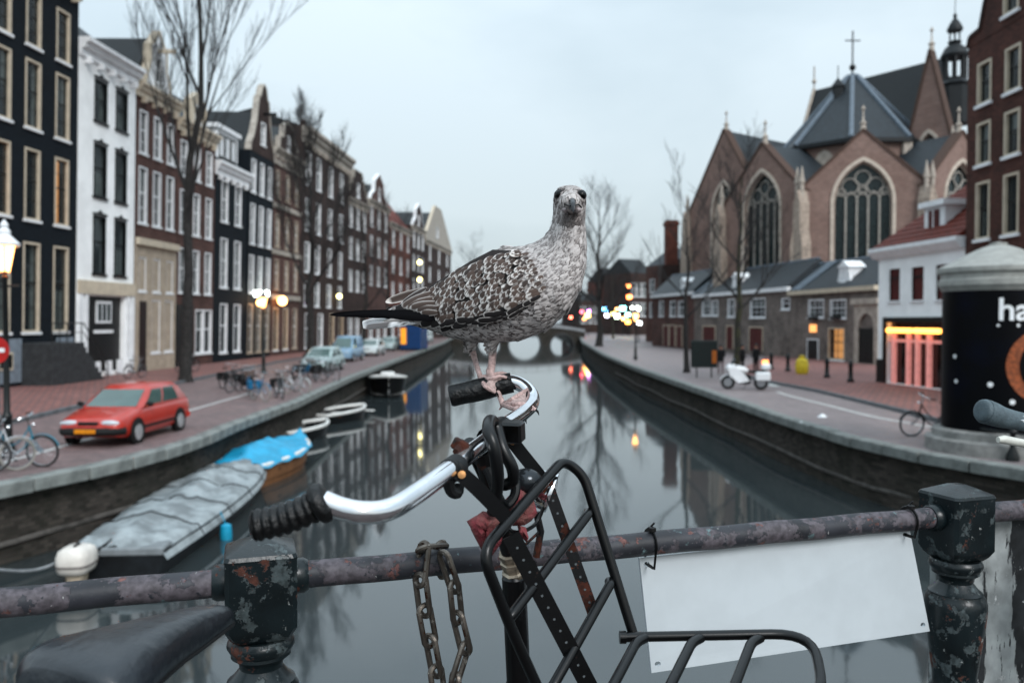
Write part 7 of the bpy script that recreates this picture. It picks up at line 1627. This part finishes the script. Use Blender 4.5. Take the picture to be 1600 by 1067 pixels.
# --- wings: folded wing shell plus ordered covert feathers
def wing(side):
    sg = 1 if side > 0 else -1
    # shell: sections along the folded wing, from shoulder to tip
    secs = [(852, 452, 12, 8, 70), (838, 446, 30, 10, 78), (808, 442, 50, 11, 84), (770, 446, 56, 12, 80), (735, 457, 49, 12, 69), (700, 469, 39, 11, 54), (668, 477, 28, 9, 39), (642, 482, 15, 6, 27), (618, 485, 6, 3, 20)]
    q = MB(); rs = []
    for cx, cy, hv, th, w0 in secs:
        rr = []
        if sg < 0: cy += hv * .15; hv *= .82
        for k in range(20):
            a = 2 * math.pi * k / 20; u = math.cos(a); yy = cy - hv * u; b_ = (1 - (u * .92) ** 2) ** .5
            base = w0 * (1 - .20 * (u * .5 + .5) ** 2 * 1.6 - .10 * (.5 - u * .5) ** 2)
            rr.append(g_(cx, yy, sg * (base - 6 + (th * b_ if math.sin(a) >= 0 else -th))))
        rs.append(rr)
    q.loft(rs); wo_ = q.build('wing', mat('wing_down', (.07, .06, .058), .9, var=.3, scale=90), gull, ang=70)
    me = wo_.data; wb = BVHTree.FromPolygons([v.co.copy() for v in me.vertices], [tuple(p.vertices) for p in me.polygons])
    # shared feather meshes
    def fmesh(ln, wd, kind, seed, curl=.07):
        r2 = random.Random(seed); v, f, pr = feather_hi(ln, wd, curl=curl, long=kind in ('prim', 'tert')); cols = []
        br_ = lerp3((.040, .029, .026), (.095, .064, .052), r2.random()); pl = lerp3((.70, .66, .63), (.46, .41, .38), r2.random() * .8); wob = r2.uniform(-.08, .08)
        tipz = r2.uniform(.56, .72); notch = r2.choice((0, 0, 1))
        for (t_, w_) in pr:
            for u in UH:
                if kind in ('check', 'notch'):
                    m_ = 1.0 if t_ < tipz + wob * (1 if u > 0 else -1) else 0.0
                    if abs(u) < .2 and t_ < tipz + .2: m_ = 1.0
                    if abs(u) > .9 and t_ > .3: m_ = 0.15
                    if notch and u > .6 and .2 < t_ < .5: m_ = 0.0
                elif kind == 'edge': m_ = 0.0 if t_ > .94 or (abs(u) > .9 and t_ > .2) else 1.0
                elif kind == 'tert': m_ = 0.0 if t_ > .92 or abs(u) > .9 else (1.0 if abs(u) < .5 else .85)
                else: m_ = 1.0
                c_ = lerp3(pl, br_, m_)
                if kind == 'prim': c_ = (.004, .004, .005)
                if kind == 'edge': c_ = lerp3(pl, (.016, .013, .013), m_)
                cols.append(c_)
        q2 = MB(); q2.add(v, f, cols); return q2.data('feather', FEA if kind != 'prim' else FEB, True, 60)
    lib = {}
    def place(px, py, ang, ln_px, wd_px, kind, lift=.0015, tilt=0.10, wfix=None):
        key = (round(ln_px / 2), round(wd_px / 2), kind)
        if key not in lib: lib[key] = [fmesh(ln_px * MPX, wd_px * MPX, kind, rg.random() * 1e6) for _ in range(6)]
        A = g_(px, py, sg * 200); B_ = g_(px, py, 0); d0 = (B_ - A).normalized(); hit = wb.ray_cast(A, d0); h2 = bvh.ray_cast(A, d0)
        if h2[0] is not None and (hit[0] is None or h2[3] < hit[3]): hit = h2
        if hit[0] is None or wfix is not None:
            pos = g_(px, py, sg * (wfix if wfix is not None else 20)); nn = (A - B_).normalized()
        else: pos, nn = hit[0], hit[1]
        if nn.dot(A - B_) < 0: nn = -nn
        d3 = (g_(px + math.cos(R(ang)) * 10, py - math.sin(R(ang)) * 10, 0) - g_(px, py, 0)).normalized()
        F_ = frame(nn, d3); F_ = F_ @ Matrix.Rotation(-tilt, 3, 'Y')
        o = link('feather', rg.choice(lib[key]), wo_); o.matrix_local = Matrix.Translation(pos + nn * lift) @ F_.to_4x4()
        s_ = rg.uniform(.9, 1.1); o.scale = (s_, s_, s_)
    # primaries (black, longest), then tertials, then covert rows from the tail towards the shoulder
    for k, (px, py, ang, ln, wd) in enumerate(((655, 487, 182, 138, 11), (662, 490, 181, 130, 11), (668, 492, 180, 118, 11), (672, 494, 179, 104, 11), (680, 496, 178, 92, 11), (690, 498, 177, 80, 11))):
        place(px, py, ang, ln, wd, 'prim', lift=.0005 + .0006 * k, tilt=.0, wfix=24 + k * 2.5)
    for k, (px, py, ang, ln, wd) in enumerate(((668, 452, 197, 72, 15), (676, 459, 193, 76, 15), (680, 467, 190, 74, 15), (684, 474, 186, 66, 14), (688, 481, 183, 58, 13), (690, 488, 181, 46, 12))):
        place(px, py, ang, ln, wd, 'tert', lift=.003 + .0012 * k, tilt=.02)
    rows = [  # start px, end px, start y, end y, downward bow, angle, length, width, kind, count; drawn from the lower edge upwards
        (676, 843, 506, 470, 14, 191, 34, 9, 'edge', 15), (674, 846, 501, 462, 13, 194, 28, 11, 'edge', 16), (670, 848, 494, 455, 12, 198, 24, 12, 'check', 17), (666, 850, 486, 448, 11, 201, 22, 12, 'check', 18), (662, 849, 478, 441, 9, 204, 20, 12, 'check', 19),
        (660, 847, 470, 434, 6, 206, 19, 12, 'check', 20), (660, 844, 463, 427, 4, 207, 18, 11, 'check', 20), (664, 840, 457, 420, 2, 208, 17, 11, 'check', 19), (672, 838, 452, 415, 0, 208, 16, 11, 'check', 18),
        (682, 834, 446, 409, -2, 207, 16, 11, 'check', 16), (694, 830, 439, 404, -3, 206, 18, 12, 'check', 14), (708, 826, 431, 399, -4, 205, 19, 13, 'check', 11), (724, 820, 422, 396, -4, 204, 20, 13, 'check', 9), (742, 812, 413, 394, -3, 203, 18, 12, 'check', 7)]
    for ri, (x0, x1, y0, y1, bow, ang, ln, wd, kind, n) in enumerate(rows):
        if sg < 0 and ri >= 7: continue
        for k in range(n):
            t_ = (k + .5 * (ri % 2)) / (n - .5); px = x0 + (x1 - x0) * t_; py = y0 + (y1 - y0) * t_ + bow * math.sin(math.pi * t_)
            sz = (1 - .35 * t_) * rg.uniform(.82, 1.2); j_ = 3.2 if ri > 1 else 1.2
            place(px + rg.uniform(-j_, j_), py + rg.uniform(-j_, j_) * .8, ang + rg.uniform(-13, 13) + 8 * t_, ln * sz * 1.1, wd * sz * 1.15, kind, lift=.0010 + .0016 * t_ + rg.uniform(0, .0008), tilt=.05 if ri < 9 else .02)
    return wo_
wing(1); wing(-1)
# --- tail: fan of white feathers barred dark
tl = MB(); 
q = MB(); q.loft([ring(*b_) for b_ in ((670, 494, 3, 12, 18, 0), (630, 498, 2, 7, 15, 0), (600, 502, 2, 3, 12, 0))]); tail = q.build('tail', mat('tail_down', (.55, .53, .52), .9), gull)
for k in range(12):
    u = (k - 5.5) / 5.5; ln = (118 - 10 * abs(u)) * MPX; v, f, pr = feather_geo(ln, 15 * MPX, curl=.02, camber=.06); cols = []
    n_ = 14; v = []; f = []; cols = []
    for i in range(n_ + 1):
        t_ = i / n_; w_ = (.5 + .5 * min(1, t_ * 3)) * (1 if t_ < .9 else max(.15, 1 - (t_ - .9) * 8))
        for j, uu in enumerate((-1, -.4, 0, .4, 1)):
            v.append(Vector((t_ * ln, uu * w_ * 7.5 * MPX, (1 - uu * uu) * .0008)))
            bar = 1.0 if (.52 < t_ < .93 and (abs(uu) < .9 or k % 2)) else (1.0 if (math.sin(t_ * 30 + uu * 2 + k) > .45 and t_ < .5 and t_ > .1) else 0)
            cols.append(lerp3((.74, .73, .73), (.045, .036, .035), bar * (.9 if k % 3 else .6)))
    for i in range(n_):
        for j in range(4): a = i * 5 + j; f.append((a, a + 1, a + 6, a + 5))
    q = MB(); q.add(v, f, cols); o = q.build('tail_feather', FEA, tail, ang=60)
    p0 = g_(660 - 2 * abs(u), 500 + 3 * u, 11 * u); p1 = g_(548 + 14 * abs(u) - 6 * u, 506 + 7 * u, 26 * u)
    x = (p1 - p0).normalized(); up_ = (Vector((0, 0, 1)) + Vector((0, -1, 0)) * .9 * 1).normalized(); z = (up_ - x * up_.dot(x)).normalized(); y = z.cross(x)
    o.matrix_local = Matrix.Translation(p0 + z * .0006 * (6 - abs(k - 5.5))) @ Matrix((x, y, z)).transposed().to_4x4()
# --- eyes, bill
for i, e in enumerate(EYES):
    q = MB(); q.ball(e, .0074, n=20, m=14); q.build('eye', mat('eye_dark', (.002, .002, .002), .06, spec=.25), gull)
    q = MB(); n = 20; vw = (Vector((-.55 if i == 0 else .55, -1, .05))).normalized(); M3 = vw.to_track_quat('Z', 'Y').to_matrix()
    q.tube([e + M3 @ Vector((.0073 * math.cos(2 * math.pi * k / n), .0069 * math.sin(2 * math.pi * k / n), .0022)) for k in range(n)], .0009, 6, closed=True); q.build('eyelid', mat('eyelid', (.05, .045, .05), .6), gull)
BILL = mat('bill', (.11, .115, .125), .38, var=.4, scale=120, col2=(.05, .05, .055)); BILLB = mat('bill_base', (.40, .36, .36), .45, var=.3, scale=90)
def bill_ring(px, py, w_, hx, hy, n=14, low=1.0): return [g_(px + hx * math.cos(2 * math.pi * k / n), py - hy * math.sin(2 * math.pi * k / n) * (low if math.sin(2 * math.pi * k / n) < 0 else 1), w_) for k in range(n)]
q = MB(); q.loft([bill_ring(893, 317, 44, 7.5, 8, low=.5), bill_ring(894, 316, 54, 6.0, 7, low=.5), bill_ring(894.5, 317, 66, 5.0, 6.2, low=.45), bill_ring(895, 319, 78, 4.4, 6.0, low=.5), bill_ring(895.5, 322, 86, 3.6, 5.6, low=.9), bill_ring(896, 328, 90, 2.2, 3.2), bill_ring(896, 332, 90, .7, 1.2)]); bl_ = q.build('bill', BILL, gull, ang=60)
q = MB(); q.loft([bill_ring(893, 325, 44, 7, 4), bill_ring(894, 325, 60, 5.0, 3.6), bill_ring(895, 327, 76, 3.8, 3.8), bill_ring(895.5, 328, 84, 2.4, 2.4)]); q.build('lower_bill', BILL, bl_, ang=60)
for sx in (-1, 1):
    q = MB(); q.tube(smooth_path([g_(893 + sx * 2, 322, 84), g_(893 + sx * 6, 321, 64), g_(893 + sx * 11, 320, 50), g_(892 + sx * 17, 325, 38)], 5), [.0012] * 15 + [.0006], 6); q.build('gape', mat('gape', (.012, .01, .011), .6), bl_)
    q = MB(); q.ball(g_(894.5 + sx * 4.6, 314, 66), .0009, .0025, .0012, n=8, m=6); q.build('nostril', MATS['gape'], bl_)
    q = MB(); q.ball(g_(893 + sx * 9.5, 328.5, 46), .0055, .008, .0042, n=12, m=8); q.build('gape_flange', BILLB, bl_)
# --- legs and webbed feet
SKIN = mat('leg_pink', (.56, .44, .42), .5, var=.28, scale=160, bump=.4, bscale=420); CLAW = mat('claw', (.02, .018, .018), .4)
def leg(pts, rads, toes, heel, nm):
    q = MB(); q.tube(smooth_path([g_(*p) for p in pts], 5), [rads[min(int(i / 5), len(rads) - 1)] * (1 - (i % 5) / 5) + rads[min(int(i / 5) + 1, len(rads) - 1)] * ((i % 5) / 5) for i in range((len(pts) - 1) * 5 + 1)], 12); lo_ = q.build('leg', SKIN, gull)
    an = g_(*pts[-1]); T = []
    for tp in toes:
        path = smooth_path([an] + [g_(*p) for p in tp], 4); T.append(path); q = MB(); n = len(path); q.tube(path, [.0036 * (1 - .45 * i / (n - 1)) + .0007 * abs(math.sin(i * 1.4)) for i in range(n)], 8); q.build('toe', SKIN, lo_)
        e = path[-1]; d = (path[-1] - path[-2]).normalized(); q = MB(); q.tube([e - d * .001, e + d * .004 + Vector((0, 0, -.001)), e + d * .006 + Vector((0, 0, -.005))], [.0022, .0016, .0004], 7); q.build('claw', CLAW, lo_)
    for a, b_ in zip(T, T[1:]):
        n = len(a); v = []; m_ = 6; f = []
        for i in range(n):
            for j in range(m_ + 1):
                t_ = j / m_; p = a[i].lerp(b_[i], t_); sag = math.sin(math.pi * t_); back = (a[0] - a[-1]) * .16 * sag * (i / (n - 1)) ** 2
                v.append(p + back + Vector((0, 0, -.0015 * sag + .0006 * math.sin(i * 2 + j))))
        for i in range(n - 1):
            for j in range(m_): k = i * (m_ + 1) + j; f.append((k, k + 1, k + m_ + 2, k + m_ + 1))
        q = MB(); q.add(v, f); q.build('web', mat('web_pink', (.56, .46, .44), .5, var=.22, scale=120, bump=.5, bscale=300), lo_, ang=80)
    q = MB(); q.tube([an, g_(*heel)], [.003, .001], 6); q.build('hind_toe', SKIN, lo_)
    return lo_
dz = -gdep(806) + GD      # depth already follows the body; feet sit at bar depth
def wf(px, dep): return (gdep(px) - dep) / MPX
leg([(770, 548, 12), (768, 572, 14), (766, 582, wf(766, 1.315)), (772, 598, wf(772, 1.30)), (781, 620, wf(781, 1.285)), (786, 632, wf(786, 1.275))], [.0062, .0062, .0068, .0042, .004, .005],
    [[(800, 638, wf(800, 1.215)), (812, 642, wf(812, 1.19)), (819, 651, wf(819, 1.185))], [(806, 631, wf(806, 1.222)), (823, 632, wf(823, 1.225)), (837, 640, wf(837, 1.222))], [(801, 623, wf(801, 1.25)), (813, 615, wf(813, 1.268)), (824, 608, wf(824, 1.282))]], (780, 640, wf(780, 1.28)), 'near')
leg([(737, 542, -18), (742, 562, -20), (749, 584, wf(749, 1.33)), (751, 590, wf(751, 1.325))], [.006, .0045, .0042, .005],
    [[(757, 602, wf(757, 1.28)), (766, 609, wf(766, 1.278)), (774, 613, wf(774, 1.279))], [(765, 592, wf(765, 1.29)), (780, 588, wf(780, 1.288)), (792, 590, wf(792, 1.288))], [(765, 587, wf(765, 1.315)), (785, 583, wf(785, 1.318)), (803, 590, wf(803, 1.318))]], (744, 594, wf(744, 1.335)), 'far')
